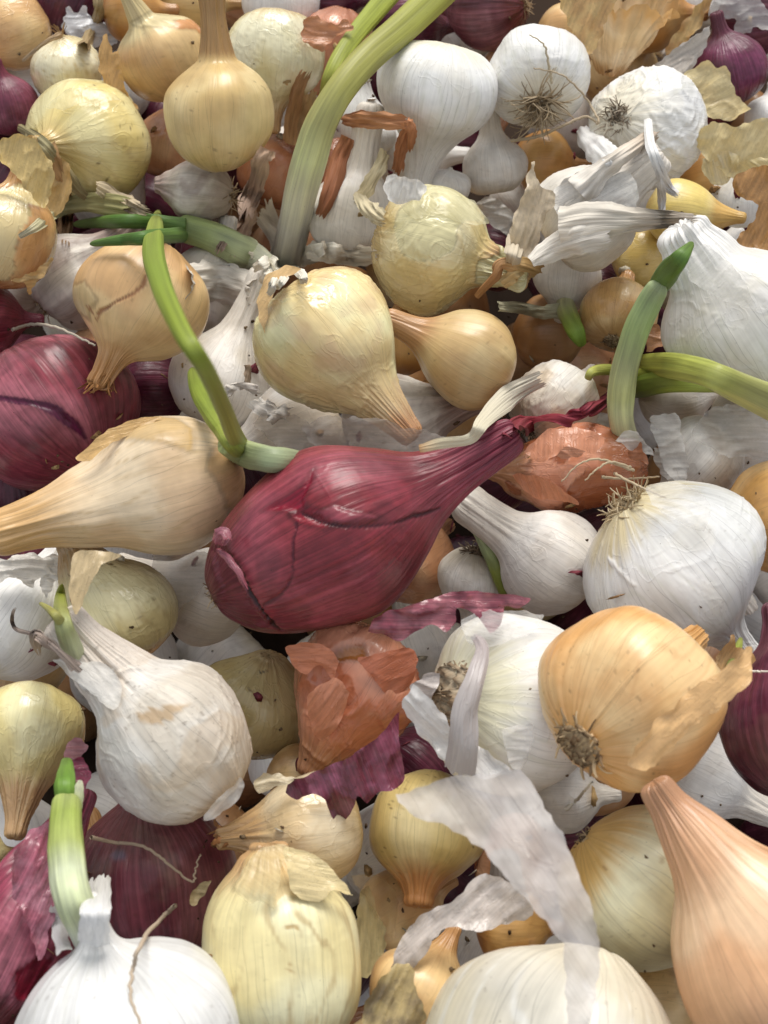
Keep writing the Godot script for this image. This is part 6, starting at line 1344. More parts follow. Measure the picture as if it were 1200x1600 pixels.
	again("F2", Vector3(-155.5, -21.9, -270.2), Vector3(0.89, 0.14, -0.43), Vector3(0.3, 0.53, 0.79), 0.970)
	again("B11", Vector3(-113.5, -26.1, -302), Vector3(-0.38, -0.59, 0.71), Vector3(0.28, 0.66, 0.7), 1.233)
	again("F2", Vector3(-88.7, -20.2, -292.7), Vector3(0.23, -0.83, 0.51), Vector3(0.14, 0.55, 0.82), 1.178)
	again("B11", Vector3(-50.5, -21.9, -280.9), Vector3(0.89, -0.07, -0.45), Vector3(0.41, 0.55, 0.73), 1.350)
	again("F2", Vector3(-1.7, -19.1, -289), Vector3(-0.09, -0.99, 0.08), Vector3(-0.04, 0.09, 1), 1.162)
	again("F2", Vector3(27.2, -13, -288.7), Vector3(0.51, -0.85, 0.11), Vector3(0.15, 0.22, 0.96), 1.025)
	again("F2", Vector3(55, -12.6, -288.6), Vector3(0.2, -0.88, 0.43), Vector3(-0.07, 0.43, 0.9), 1.087)
	again("F2", Vector3(103.8, -39.6, -294.8), Vector3(0.33, 0.91, 0.26), Vector3(-0.51, -0.06, 0.86), 1.071)
	again("D5", Vector3(126.2, -14.5, -278), Vector3(0.64, -0.71, 0.31), Vector3(-0.06, 0.35, 0.93), 0.971)
	again("B11", Vector3(-151.9, -39.4, -256.5), Vector3(-0.1, -0.91, 0.4), Vector3(0.25, 0.37, 0.9), 1.251)
	again("B11", Vector3(-131.2, -57.2, -261.3), Vector3(0.6, 0.74, -0.31), Vector3(0.03, 0.36, 0.93), 1.320)
	again("B11", Vector3(-72.9, -50.1, -252.9), Vector3(-0.52, 0.67, -0.53), Vector3(0.08, 0.65, 0.75), 1.378)
	again("B11", Vector3(-37, -50.4, -277.1), Vector3(-0.46, -0.66, 0.59), Vector3(0.1, 0.62, 0.77), 1.501)
	again("F2", Vector3(-8.7, -46.3, -264.5), Vector3(0.01, -0.94, 0.35), Vector3(0.02, 0.35, 0.94), 1.193, "hanging white garlic and the cream papery onion")
	again("B11", Vector3(36.3, -63.6, -259.9), Vector3(-0.66, 0.51, -0.54), Vector3(-0.12, 0.65, 0.75), 1.484, "dusty maroon onion and the hanging white garlic")
	again("D5", Vector3(65.2, -45.3, -263), Vector3(0.54, -0.82, 0.18), Vector3(0.1, 0.28, 0.95), 1.077)
	again("B11", Vector3(94.9, -49.3, -267.4), Vector3(0.1, -0.93, 0.35), Vector3(-0.14, 0.34, 0.93), 1.263)
	again("B11", Vector3(130.9, -15.8, -215.5), Vector3(-0.69, -0.72, 0.01), Vector3(-0.42, 0.41, 0.81), 1.200)
	again("D5", Vector3(-137.7, -48.8, -201.2), Vector3(-0.61, 0.51, 0.61), Vector3(0.79, 0.39, 0.47), 1.258, "plum edge onion and the flaky corner onion")
	again("F2", Vector3(-109.1, -65.7, -219.4), Vector3(-0.88, -0.07, -0.47), Vector3(-0.37, 0.72, 0.59), 1.289)
	again("D5", Vector3(-87.5, -65, -210.1), Vector3(0.44, 0, -0.9), Vector3(0.54, 0.8, 0.26), 1.204, "upright beige onion and the greyish garlic")
	again("B11", Vector3(-28.2, -74.9, -222.8), Vector3(-0.88, 0.47, 0.02), Vector3(0.31, 0.54, 0.78), 1.587, "upright beige onion and the cream papery onion")
	again("B11", Vector3(-3, -79.5, -231.9), Vector3(0.08, 0.97, -0.21), Vector3(-0.04, 0.21, 0.98), 1.473, "hanging white garlic and the shaded white garlic")
	again("D5", Vector3(17.6, -52, -195.5), Vector3(0.91, 0.27, 0.32), Vector3(-0.42, 0.59, 0.69), 1.201, "small wrinkled garlic and the hanging white garlic")
	again("B11", Vector3(67.1, -71, -213.7), Vector3(0.13, 0.86, -0.49), Vector3(-0.15, 0.51, 0.85), 1.468, "rooted white garlic and the wrinkled garlic")
	again("D5", Vector3(106.5, -64.6, -216.9), Vector3(-0.87, 0.44, 0.23), Vector3(0.43, 0.46, 0.78), 1.127)
	again("F2", Vector3(130.1, -35.8, -201.9), Vector3(-0.47, -0.34, 0.81), Vector3(0, 0.92, 0.39), 1.165, "wine-purple onion and the wrinkled garlic")
	again("D5", Vector3(-133.7, -46.6, -157.9), Vector3(-0.73, -0.27, 0.63), Vector3(0.32, 0.68, 0.66), 1.107)
	again("D5", Vector3(-99.6, -55.5, -160.5), Vector3(-0.94, -0.06, 0.32), Vector3(0.2, 0.67, 0.71), 1.162, "ragged edge onion and the specked yellow onion")
	again("D5", Vector3(-92.7, -52.3, -174.8), Vector3(0.79, -0.6, 0.11), Vector3(0.32, 0.56, 0.76), 1.411, "greyish garlic and the round tan onion")
	again("F2", Vector3(-34.3, -77.7, -173.9), Vector3(-0.62, 0.78, -0.07), Vector3(0.39, 0.38, 0.84), 1.229, "greyish garlic and the shaded white garlic")
	again("F2", Vector3(-9, -63.3, -159.6), Vector3(0.53, -0.04, -0.85), Vector3(0.45, 0.86, 0.24), 1.264, "shaded white garlic and the peeling yellow onion")
	again("D5", Vector3(24, -50.6, -163.7), Vector3(-0.33, -0.86, 0.4), Vector3(-0.14, 0.46, 0.87), 1.123)
	again("F2", Vector3(59.8, -64.8, -160.6), Vector3(0.1, 0.77, -0.63), Vector3(-0.13, 0.64, 0.76), 1.092)
	again("F2", Vector3(88.2, -53.3, -177.6), Vector3(0.5, -0.06, 0.87), Vector3(-0.49, 0.8, 0.34), 1.235)
	again("D5", Vector3(126.6, -65.8, -151.1), Vector3(0.22, 0.95, -0.24), Vector3(-0.38, 0.31, 0.87), 1.154, "largest garlic and the lemon onion")
	again("D5", Vector3(-145.7, -141.8, -182.9), Vector3(-0.93, 0.35, -0.11), Vector3(0.2, 0.74, 0.64), 1.503)
	again("B11", Vector3(-110.4, -59.2, -125), Vector3(0.68, -0.58, -0.44), Vector3(0.72, 0.47, 0.51), 1.329, "round tan onion and the ragged edge onion")
	again("B11", Vector3(-73, -72.4, -119.3), Vector3(0, 0.9, -0.43), Vector3(0.16, 0.43, 0.89), 1.477, "round tan onion and the cream garlic")
	again("D5", Vector3(-46.9, -66.2, -144.9), Vector3(0, -0.7, 0.71), Vector3(0.09, 0.71, 0.7), 1.269)
	again("F2", Vector3(-4.1, -67.6, -145.9), Vector3(-0.59, -0.32, 0.74), Vector3(0.19, 0.84, 0.51), 1.238, "crumpled pale onion and the shaded white garlic")
	again("F2", Vector3(30.4, -56.4, -135), Vector3(-0.67, -0.72, 0.21), Vector3(-0.3, 0.51, 0.81), 1.381, "smooth tan onion and the peeling yellow onion")
	again("D5", Vector3(74.3, -84.7, -134.8), Vector3(-0.73, 0.27, -0.63), Vector3(-0.23, 0.77, 0.6), 1.199, "small shiny onion and the flaking garlic")
	again("D5", Vector3(75.9, -63.6, -118.6), Vector3(0.93, -0.12, -0.33), Vector3(0.31, 0.76, 0.58), 1.213, "small shiny onion and the largest garlic")
	again("D5", Vector3(112.5, -78.1, -137.7), Vector3(0.7, 0.47, 0.54), Vector3(-0.71, 0.55, 0.44), 1.464, "largest garlic and the small shiny onion")
	again("B11", Vector3(-116.2, -131.5, -142.5), Vector3(-0.62, -0.27, 0.74), Vector3(0.29, 0.8, 0.53), 1.847, "split plum onion and the long cream shallot")
	again("B11", Vector3(-80.3, -106.5, -125.4), Vector3(0.03, -0.97, 0.25), Vector3(0.21, 0.25, 0.94), 1.670, "long cream shallot and the cream garlic")
	again("B11", Vector3(-33.3, -121.5, -120.7), Vector3(-0.85, -0.5, -0.19), Vector3(-0.5, 0.61, 0.62), 1.598, "cream garlic and the long cream shallot")
	again("B11", Vector3(-13.9, -130.7, -145.1), Vector3(0.13, -0.5, 0.86), Vector3(0, 0.86, 0.5), 1.980, "purple-red shallot and the crumpled pale onion")
	again("B11", Vector3(55.2, -98.7, -117.1), Vector3(0.63, 0.15, 0.76), Vector3(-0.52, 0.81, 0.27), 1.518)
	again("B11", Vector3(96.5, -106.8, -105.5), Vector3(-0.58, 0.59, -0.56), Vector3(-0.06, 0.65, 0.75), 1.434, "dull garlic and the flaking garlic")
	again("B11", Vector3(112.2, -62.4, -86.3), Vector3(0.54, 0.37, 0.76), Vector3(-0.72, 0.66, 0.2), 1.455)
	again("B11", Vector3(-148.7, -148, -87.4), Vector3(0.04, 0.94, -0.34), Vector3(0.31, 0.31, 0.9), 1.901)
	again("B11", Vector3(-119.1, -133.9, -85.3), Vector3(0.55, -0.15, -0.82), Vector3(0.53, 0.82, 0.21), 1.918)
	again("B11", Vector3(-87.7, -127.3, -86), Vector3(0.83, -0.39, -0.39), Vector3(0.54, 0.71, 0.44), 1.775, "long cream shallot and the olive onion")
	again("D5", Vector3(-37, -140, -87.1), Vector3(0.02, 0.92, -0.4), Vector3(0.07, 0.39, 0.92), 1.588, "purple-red shallot and the long cream shallot")
	again("B11", Vector3(3.6, -133.8, -84.6), Vector3(-0.77, -0.43, -0.47), Vector3(-0.61, 0.71, 0.35), 1.708, "purple-red shallot and the dark-rooted garlic")
	again("D5", Vector3(71.1, -114.5, -83.5), Vector3(-0.92, 0.28, 0.29), Vector3(0.39, 0.78, 0.5), 1.528, "copper-orange shallot and the long-necked garlic")
	again("D5", Vector3(103.7, -96.5, -74.5), Vector3(-0.62, -0.77, 0.17), Vector3(-0.48, 0.54, 0.69), 1.394, "large rooted garlic and the dull garlic")
	again("F2", Vector3(138.6, -106.7, -84), Vector3(-0.87, -0.26, 0.42), Vector3(-0.03, 0.89, 0.46), 1.293)
	again("D5", Vector3(-139.2, -74.1, -19.9), Vector3(0.99, -0.12, 0.04), Vector3(0.09, 0.86, 0.5), 1.205)
	again("F2", Vector3(-9.9, -155.3, -44.4), Vector3(-0.12, 0.88, -0.46), Vector3(0.1, 0.47, 0.88), 1.495, "torn copper shallot and the purple-red shallot")
	again("D5", Vector3(30.5, -141, -80.6), Vector3(-0.13, 0.1, 0.99), Vector3(0.03, 1, -0.09), 1.731, "dark-rooted garlic and the long-necked garlic")
	again("F2", Vector3(54.6, -115.9, -56.7), Vector3(-0.13, -0.71, 0.69), Vector3(-0.14, 0.7, 0.7), 1.379)
	again("D5", Vector3(102.7, -104, -41.7), Vector3(-0.6, -0.79, -0.13), Vector3(-0.71, 0.45, 0.54), 1.469, "large rooted garlic and the golden onion")
	again("B11", Vector3(142.7, -142.1, -49.7), Vector3(-0.88, 0.29, -0.37), Vector3(-0.01, 0.78, 0.63), 2.029, "large rooted garlic and the orange edge onion")
	again("B11", Vector3(-127.3, -150.5, -25.3), Vector3(-0.57, 0.82, 0.03), Vector3(0.71, 0.47, 0.52), 1.834)
	again("F2", Vector3(-89.7, -127.1, -21.9), Vector3(-0.91, 0.08, 0.4), Vector3(0.27, 0.86, 0.43), 1.515, "neck-down pale onion and the bluish garlic")
	again("B11", Vector3(2.9, -147.1, -25.6), Vector3(-0.81, 0.45, 0.37), Vector3(0.56, 0.77, 0.31), 1.674)
	again("B11", Vector3(29.9, -128.9, 1.1), Vector3(-0.66, 0.05, -0.75), Vector3(-0.23, 0.94, 0.26), 1.786, "bright garlic and the torn copper shallot")
	again("B11", Vector3(47.4, -134.1, -17), Vector3(0.87, 0.48, 0.13), Vector3(-0.48, 0.76, 0.44), 1.676, "bright garlic and the golden onion")
	again("D5", Vector3(110.8, -72.3, 1.7), Vector3(-0.13, -0.93, 0.35), Vector3(-0.41, 0.37, 0.83), 1.336, "very dark onion and the golden onion")
	again("D5", Vector3(17.5, -117.9, 17.2), Vector3(0.34, -0.65, 0.68), Vector3(0.07, 0.74, 0.67), 1.497, "orange-necked onion and the bright garlic")
	again("D5", Vector3(76.7, -130.4, 10.3), Vector3(0.88, -0.48, 0.02), Vector3(0.4, 0.76, 0.51), 1.695, "golden onion and the spotted pale onion")
	again("B11", Vector3(-65.9, -140.8, 33.1), Vector3(0.25, 0.23, 0.94), Vector3(0, 0.97, -0.24), 1.955, "mottled onion and the tall pale onion")
	again("D5", Vector3(8.1, -113.2, 47.2), Vector3(0.57, -0.35, 0.74), Vector3(0.02, 0.91, 0.41), 1.661, "orange-necked onion and the cream tan onion")
	again("D5", Vector3(41.8, -91.2, 58.5), Vector3(0.75, -0.6, 0.3), Vector3(0.34, 0.73, 0.6), 1.308, "spotted pale onion and the orange-necked onion")
	again("B11", Vector3(12.1, -102.3, 79.8), Vector3(0.72, 0.4, 0.56), Vector3(-0.48, 0.88, 0), 1.585, "cream white onion and the orange-necked onion")
	again("F2", Vector3(-107.5, -130.9, 98.7), Vector3(0.97, -0.1, 0.21), Vector3(0.06, 0.98, 0.19), 1.453)
	again("B11", Vector3(-55.4, -128.4, 95.9), Vector3(-0.5, 0.52, 0.69), Vector3(0.54, 0.81, -0.22), 1.537, "sprouting white onion and the tall pale onion")
	again("D5", Vector3(-44.4, -107.7, 103.4), Vector3(0.69, 0.12, 0.71), Vector3(-0.15, 0.99, -0.02), 1.662)
	again("F2", Vector3(9.6, -91, 123.9), Vector3(-0.84, 0.3, -0.45), Vector3(0.17, 0.94, 0.31), 1.370)
	again("F2", Vector3(1, -131.2, 95.7), Vector3(0.83, 0.34, 0.45), Vector3(-0.41, 0.91, 0.05), 1.718)
	again("B11", Vector3(43.9, -73.2, 105.9), Vector3(0.18, -0.08, 0.98), Vector3(-0.15, 0.98, 0.1), 1.379)
	again("F2", Vector3(63.5, -92.4, 127.8), Vector3(0.13, -0.09, -0.99), Vector3(-0.13, 0.99, -0.11), 1.361)
	again("D5", Vector3(88.4, -139.7, 106.9), Vector3(0.71, 0.7, 0.01), Vector3(-0.68, 0.69, 0.24), 1.525)
	leaf("T1", "", "green_stalk", "thick green onion stalk, white at its foot, leaning to the top edge", "green onion", [Vector3(-31.1, -35.4, -122.9), Vector3(-26.8, -10.3, -113), Vector3(-23.4, 9.4, -106.7), Vector3(-20.1, 23.9, -104), Vector3(-16.8, 33.3, -105.5), Vector3(-11.8, 38.7, -112.5), Vector3(-3.9, 40.2, -125.2), Vector3(6.9, 37.7, -143.5), Vector3(20, 32.8, -169.4)], [10.2, 10, 9.9, 9.4, 8.7, 8.1, 8.1, 8.5, 9.1], [Color(0.82, 0.8, 0.7), Color(0.82, 0.82, 0.74), Color(0.86, 0.87, 0.64), Color(0.739, 0.809, 0.44), Color(0.45, 0.435, 0.172), Color(0.388, 0.377, 0.102), Color(0.344, 0.336, 0.087), Color(0.356, 0.365, 0.077), Color(0.336, 0.345, 0.072)], Vector3(0.042, 0.636, 0.771), {"rows": 130, "cols": 48, "point": false, "flat": 0.85})
	leaf("T1b", "T1", "leaf", "", "", [Vector3(-20.5, -2.1, -144.4), Vector3(-17.4, 14.5, -140.2), Vector3(-15, 21.4, -141.6), Vector3(-10.5, 22.5, -154.2), Vector3(-2.4, 17.7, -177.7), Vector3(8.4, 7.3, -212.7)], [0.8, 3.8, 5.2, 5.3, 6.3, 7.6], [Color(0.45, 0.435, 0.172), Color(0.362, 0.361, 0.092), Color(0.366, 0.402, 0.072), Color(0.346, 0.392, 0.062), Color(0.327, 0.374, 0.057), Color(0.327, 0.374, 0.062)], Vector3(0.024, 0.596, 0.803), {"rows": 80, "cols": 36, "point": false, "flat": 0.5})
	strip("T1f0", "T1", "sheath_fibre", "", "", [Vector3(-32.8, -34.2, -119.7), Vector3(-35.1, -28.2, -125.4), Vector3(-39, -16.7, -123.4)], [4.2, 3.9, 2.5], [Color(0.84, 0.8, 0.68), Color(0.85, 0.81, 0.71), Color(0.76, 0.67, 0.53)], Vector3(0.077, 0.692, 0.718), {"seed": 40, "twist": 0.8, "rag": 0.5, "rows": 18, "cols": 6, "str": 0.2, "crush": 0.08})
	strip("T1f1", "T1", "sheath_fibre", "", "", [Vector3(-35.4, -33.2, -121.6), Vector3(-31.6, 16.3, -70.2), Vector3(-35.5, 14.7, -69)], [4.2, 3.3, 2.2], [Color(0.84, 0.8, 0.68), Color(0.85, 0.81, 0.71), Color(0.76, 0.67, 0.53)], Vector3(0.083, 0.703, 0.706), {"seed": 41, "twist": 0.8, "rag": 0.5, "rows": 18, "cols": 6, "str": 0.2, "crush": 0.08})
	strip("T1f2", "T1", "sheath_fibre", "", "", [Vector3(-32.4, -34.9, -118.8), Vector3(-24.7, 48.9, -31.5), Vector3(-27.4, 47.4, -27.8)], [3.7, 2.5, 1.7], [Color(0.84, 0.8, 0.68), Color(0.85, 0.81, 0.71), Color(0.76, 0.67, 0.53)], Vector3(0.075, 0.713, 0.697), {"seed": 42, "twist": 0.8, "rag": 0.5, "rows": 18, "cols": 6, "str": 0.2, "crush": 0.08})
	strip("T1f3", "T1", "sheath_fibre", "", "", [Vector3(-29.3, -34.5, -119.2), Vector3(-19, 52.8, -29.6), Vector3(-18.3, 53.3, -25.4)], [3.7, 2.5, 1.6], [Color(0.84, 0.8, 0.68), Color(0.85, 0.81, 0.71), Color(0.76, 0.67, 0.53)], Vector3(0.058, 0.711, 0.701), {"seed": 43, "twist": 0.8, "rag": 0.5, "rows": 18, "cols": 6, "str": 0.2, "crush": 0.08})
	strip("T1f4", "T1", "sheath_fibre", "", "", [Vector3(-34.4, -32.3, -122.6), Vector3(-35.6, -27.2, -128.7), Vector3(-37.7, -11.8, -121.8)], [3.2, 2.9, 1.9], [Color(0.84, 0.8, 0.68), Color(0.85, 0.81, 0.71), Color(0.76, 0.67, 0.53)], Vector3(0.078, 0.687, 0.722), {"seed": 44, "twist": 0.8, "rag": 0.5, "rows": 18, "cols": 6, "str": 0.2, "crush": 0.08})
	strip("T1f5", "T1", "sheath_fibre", "", "", [Vector3(-29.2, 14.4, -71.2), Vector3(-34.2, -5.3, -93.4), Vector3(-38.7, -1.1, -90.3)], [3.1, 3.1, 2], [Color(0.84, 0.8, 0.68), Color(0.85, 0.81, 0.71), Color(0.76, 0.67, 0.53)], Vector3(0.083, 0.701, 0.708), {"seed": 45, "twist": 0.8, "rag": 0.5, "rows": 18, "cols": 6, "str": 0.2, "crush": 0.08})
	strip("T1f6", "T1", "sheath_fibre", "", "", [Vector3(-26.3, -32.8, -121.2), Vector3(-18.9, -2.4, -93.6), Vector3(-16.1, -0.2, -92.9)], [4.7, 4, 2.6], [Color(0.84, 0.8, 0.68), Color(0.85, 0.81, 0.71), Color(0.76, 0.67, 0.53)], Vector3(0.046, 0.699, 0.713), {"seed": 46, "twist": 0.8, "rag": 0.5, "rows": 18, "cols": 6, "str": 0.2, "crush": 0.08})
	strip("T1f7", "T1", "sheath_fibre", "", "", [Vector3(-30.8, 14, -69.7), Vector3(-31.7, 13.2, -64.8), Vector3(-34.8, 10, -60.9)], [2.7, 2.5, 1.6], [Color(0.84, 0.8, 0.68), Color(0.85, 0.81, 0.71), Color(0.76, 0.67, 0.53)], Vector3(0.083, 0.714, 0.695), {"seed": 47, "twist": 0.8, "rag": 0.5, "rows": 18, "cols": 6, "str": 0.2, "crush": 0.08})
	strip("T1f8", "T1", "sheath_fibre", "", "", [Vector3(-31.4, -35.2, -118.5), Vector3(-23.1, 50.1, -31.2), Vector3(-24.9, 50.3, -27.1)], [3.2, 2.1, 1.4], [Color(0.84, 0.8, 0.68), Color(0.85, 0.81, 0.71), Color(0.76, 0.67, 0.53)], Vector3(0.07, 0.712, 0.699), {"seed": 48, "twist": 0.8, "rag": 0.5, "rows": 18, "cols": 6, "str": 0.2, "crush": 0.08})
	strip("T1f9", "T1", "sheath_fibre", "", "", [Vector3(-34.8, -32.6, -122.2), Vector3(-34.6, -26.8, -129.5), Vector3(-35.2, -8.6, -121.7)], [3.7, 3.4, 2.2], [Color(0.84, 0.8, 0.68), Color(0.85, 0.81, 0.71), Color(0.76, 0.67, 0.53)], Vector3(0.076, 0.686, 0.724), {"seed": 49, "twist": 0.8, "rag": 0.5, "rows": 18, "cols": 6, "str": 0.2, "crush": 0.08})
	strip("T1f10", "T1", "sheath_fibre", "", "", [Vector3(-33.2, -34.5, -119.2), Vector3(-29.6, 14.7, -67.4), Vector3(-33.3, 12.4, -65.3)], [4.7, 3.7, 2.5], [Color(0.84, 0.8, 0.68), Color(0.85, 0.81, 0.71), Color(0.76, 0.67, 0.53)], Vector3(0.078, 0.709, 0.7), {"seed": 50, "twist": 0.8, "rag": 0.5, "rows": 18, "cols": 6, "str": 0.2, "crush": 0.08})
	strip("T1f11", "T1", "sheath_fibre", "", "", [Vector3(-25.5, -32.3, -121.8), Vector3(-15.9, -1.7, -92.4), Vector3(-11, -1.4, -92.1)], [5.3, 4.4, 2.9], [Color(0.84, 0.8, 0.68), Color(0.85, 0.81, 0.71), Color(0.76, 0.67, 0.53)], Vector3(0.039, 0.7, 0.713), {"seed": 51, "twist": 0.8, "rag": 0.5, "rows": 18, "cols": 6, "str": 0.2, "crush": 0.08})
	strip("T1f12", "T1", "sheath_fibre", "", "", [Vector3(-27.9, -33.6, -120.3), Vector3(-22.8, -31.5, -119.9), Vector3(-18.6, -7.6, -95.8)], [4.2, 3.9, 2.4], [Color(0.84, 0.8, 0.68), Color(0.85, 0.81, 0.71), Color(0.76, 0.67, 0.53)], Vector3(0.051, 0.703, 0.709), {"seed": 52, "twist": 0.8, "rag": 0.5, "rows": 18, "cols": 6, "str": 0.2, "crush": 0.08})
	leaf("T2", "", "spring_onion", "spring onion lying flat with two dark green leaves pointing left", "green onion", [Vector3(-33.1, -1.8, -87.4), Vector3(-38.5, -8.2, -97.1), Vector3(-42.4, -3.4, -95.1), Vector3(-50.2, -4, -100.4), Vector3(-61, -2.1, -103.3)], [5.5, 8.6, 9.2, 8.6, 7.4], [Color(0.66, 0.66, 0.5), Color(0.62, 0.64, 0.46), Color(0.5, 0.56, 0.3), Color(0.4, 0.48, 0.2), Color(0.239, 0.312, 0.112)], Vector3(0.102, 0.696, 0.711), {"rows": 60, "cols": 28})
	leaf("T2a", "T2", "leaf", "", "", [Vector3(-57, -0.4, -101.5), Vector3(-66.3, 1.3, -101.2), Vector3(-77.2, 2.1, -100.3), Vector3(-99.8, -31.8, -134.9)], [4.1, 4.2, 4, 2.1], [Color(0.151, 0.246, 0.072), Color(0.098, 0.197, 0.042), Color(0.089, 0.18, 0.037), Color(0.186, 0.246, 0.072)], Vector3(0.184, 0.674, 0.715), {"rows": 50, "cols": 20})
	leaf("T2b", "T2", "leaf", "", "", [Vector3(-59.6, -18.1, -116.2), Vector3(-57.1, 38.5, -56.3), Vector3(-64.8, 39.1, -54.6), Vector3(-73.3, 36.6, -55.8)], [5.1, 3.8, 2.8, 1.3], [Color(0.133, 0.23, 0.062), Color(0.089, 0.18, 0.037), Color(0.08, 0.164, 0.032), Color(0.133, 0.213, 0.052)], Vector3(0.18, 0.684, 0.707), {"rows": 50, "cols": 20})
	leaf("T3", "", "green_sprout", "bright green sprout with two shoots curving up from a grey-green sheath, left of centre", "sprout", [Vector3(-11.8, 25.4, 6.1), Vector3(-19.3, 40, 14.7), Vector3(-24.6, 45.1, 17.7), Vector3(-31.1, 32.3, 6.7), Vector3(-34.9, 42, 11)], [5, 5.3, 5.7, 6.1, 4.2], [Color(0.34, 0.38, 0.22), Color(0.34, 0.38, 0.22), Color(0.36, 0.42, 0.24), Color(0.4, 0.46, 0.22), Color(0.44, 0.5, 0.2)], Vector3(0.082, 0.794, 0.602), {"rows": 50, "cols": 24, "point": false})
	leaf("T3a", "T3", "shoot", "", "", [Vector3(-33.8, -17.9, -28.5), Vector3(-32.4, 37.9, 7.4), Vector3(-27.1, 99.8, 48.7), Vector3(-25.9, 131.5, 66.5), Vector3(-29.7, 133.3, 60.5), Vector3(-38.9, 107.9, 26.7), Vector3(-53, 55.7, -35.3), Vector3(-70.5, -20.6, -129.5)], [2.1, 4, 2.9, 2.6, 2.9, 3.7, 4.8, 3.2], [Color(0.38, 0.377, 0.152), Color(0.309, 0.328, 0.072), Color(0.327, 0.361, 0.062), Color(0.309, 0.361, 0.057), Color(0.274, 0.344, 0.047), Color(0.221, 0.312, 0.042), Color(0.239, 0.328, 0.047), Color(0.38, 0.41, 0.112)], Vector3(0.143, 0.73, 0.669), {"rows": 110, "cols": 28, "flat": 0.75})
	leaf("T3b", "T3", "shoot", "", "", [Vector3(-34.2, -18.3, -28.4), Vector3(-32.6, 39.9, 10.8), Vector3(-35.2, 44.4, 8.6), Vector3(-39.4, 40.8, -0.2), Vector3(-44.2, 29.3, -15.6), Vector3(-49.3, 10.2, -38.1)], [2.1, 3.9, 4.6, 4.6, 4.1, 2.3], [Color(0.362, 0.377, 0.132), Color(0.309, 0.344, 0.072), Color(0.292, 0.344, 0.052), Color(0.256, 0.328, 0.047), Color(0.221, 0.295, 0.042), Color(0.274, 0.328, 0.062)], Vector3(0.124, 0.768, 0.628), {"rows": 60, "cols": 24, "flat": 0.75})
	leaf("T4", "", "green_shoot", "upright green shoot in a grey-green sheath with a dark pointed tip, right of centre", "sprout", [Vector3(61.6, 5.6, -14.7), Vector3(57.9, 17, -14.3), Vector3(57, 23.5, -17.4), Vector3(57.7, 30.5, -21.4), Vector3(59.5, 38, -25.9), Vector3(62, 44.4, -29), Vector3(64.3, 49.6, -30.2)], [5.8, 6.2, 6.6, 6.4, 6.2, 5.7, 4.4], [Color(0.66, 0.64, 0.42), Color(0.62, 0.62, 0.36), Color(0.54, 0.58, 0.26), Color(0.397, 0.426, 0.212), Color(0.34, 0.44, 0.18), Color(0.32, 0.42, 0.19), Color(0.4, 0.46, 0.26)], Vector3(-0.169, 0.744, 0.646), {"rows": 90, "cols": 32, "flat": 0.7})
	leaf("T4a", "T4", "leaf_tip", "", "", [Vector3(67.4, 25.6, -48), Vector3(64.3, 53, -28.8), Vector3(64.6, 65.3, -22), Vector3(68.7, 63.4, -28.9)], [4.8, 5.3, 3.9, 1.1], [Color(0.186, 0.262, 0.082), Color(0.124, 0.221, 0.047), Color(0.116, 0.213, 0.042), Color(0.133, 0.213, 0.042)], Vector3(-0.203, 0.69, 0.695), {"rows": 50, "cols": 22, "flat": 0.6})
	leaf("T5", "", "green_leaf", "yellow-green leaf lying across to the right edge under the largest garlic", "sprout", [Vector3(77.5, -51, -92.2), Vector3(69.2, 22.8, -28.2), Vector3(67.9, 57.4, 4), Vector3(75.6, 53.2, 4.2), Vector3(101.9, 8.7, -25.5)], [6, 6.3, 5.7, 6.3, 9.1], [Color(0.397, 0.443, 0.092), Color(0.415, 0.451, 0.082), Color(0.406, 0.443, 0.092), Color(0.45, 0.459, 0.152), Color(0.56, 0.58, 0.24)], Vector3(-0.221, 0.74, 0.636), {"rows": 80, "cols": 30, "point": false, "flat": 0.7})
	leaf("T5b", "T5", "lower_leaf", "", "", [Vector3(73.1, -58.6, -87.6), Vector3(69.5, -8.1, -47.2), Vector3(70.7, 20.7, -24.6), Vector3(79.6, 27, -18.5)], [3.7, 5.9, 5.3, 4], [Color(0.221, 0.295, 0.052), Color(0.204, 0.295, 0.042), Color(0.274, 0.344, 0.062), Color(0.362, 0.41, 0.092)], Vector3(-0.2, 0.747, 0.634), {"rows": 50, "cols": 22, "point": false, "flat": 0.5})
	leaf("T5c", "T5", "curled_leaf", "", "", [Vector3(51.1, 15, -30.3), Vector3(52.4, 16, -31.8), Vector3(58.4, 5.7, -41.3), Vector3(69.4, -5.7, -49.7), Vector3(74.9, 22.3, -23.2)], [1.9, 2.6, 3, 3.1, 2.5], [Color(0.415, 0.443, 0.132), Color(0.45, 0.459, 0.112), Color(0.415, 0.443, 0.092), Color(0.362, 0.41, 0.072), Color(0.362, 0.41, 0.072)], Vector3(-0.156, 0.748, 0.645), {"rows": 50, "cols": 16})
	leaf("T6", "I8", "sprout", "", "", [Vector3(-52, 30.9, 120.3), Vector3(-53.6, 37.6, 116.1), Vector3(-54.3, 45.4, 113.9), Vector3(-57, 42.2, 106), Vector3(-58.9, 39.1, 98), Vector3(-60, 35.8, 90.3)], [5.1, 6.2, 6.5, 6.7, 5.9, 5.1], [Color(0.76, 0.76, 0.66), Color(0.72, 0.74, 0.62), Color(0.62, 0.68, 0.4), Color(0.66, 0.72, 0.48), Color(0.38, 0.443, 0.132), Color(0.344, 0.426, 0.092), Color(0.415, 0.459, 0.172)], Vector3(0.214, 0.912, 0.351), {"rows": 80, "cols": 32, "flat": 0.85})
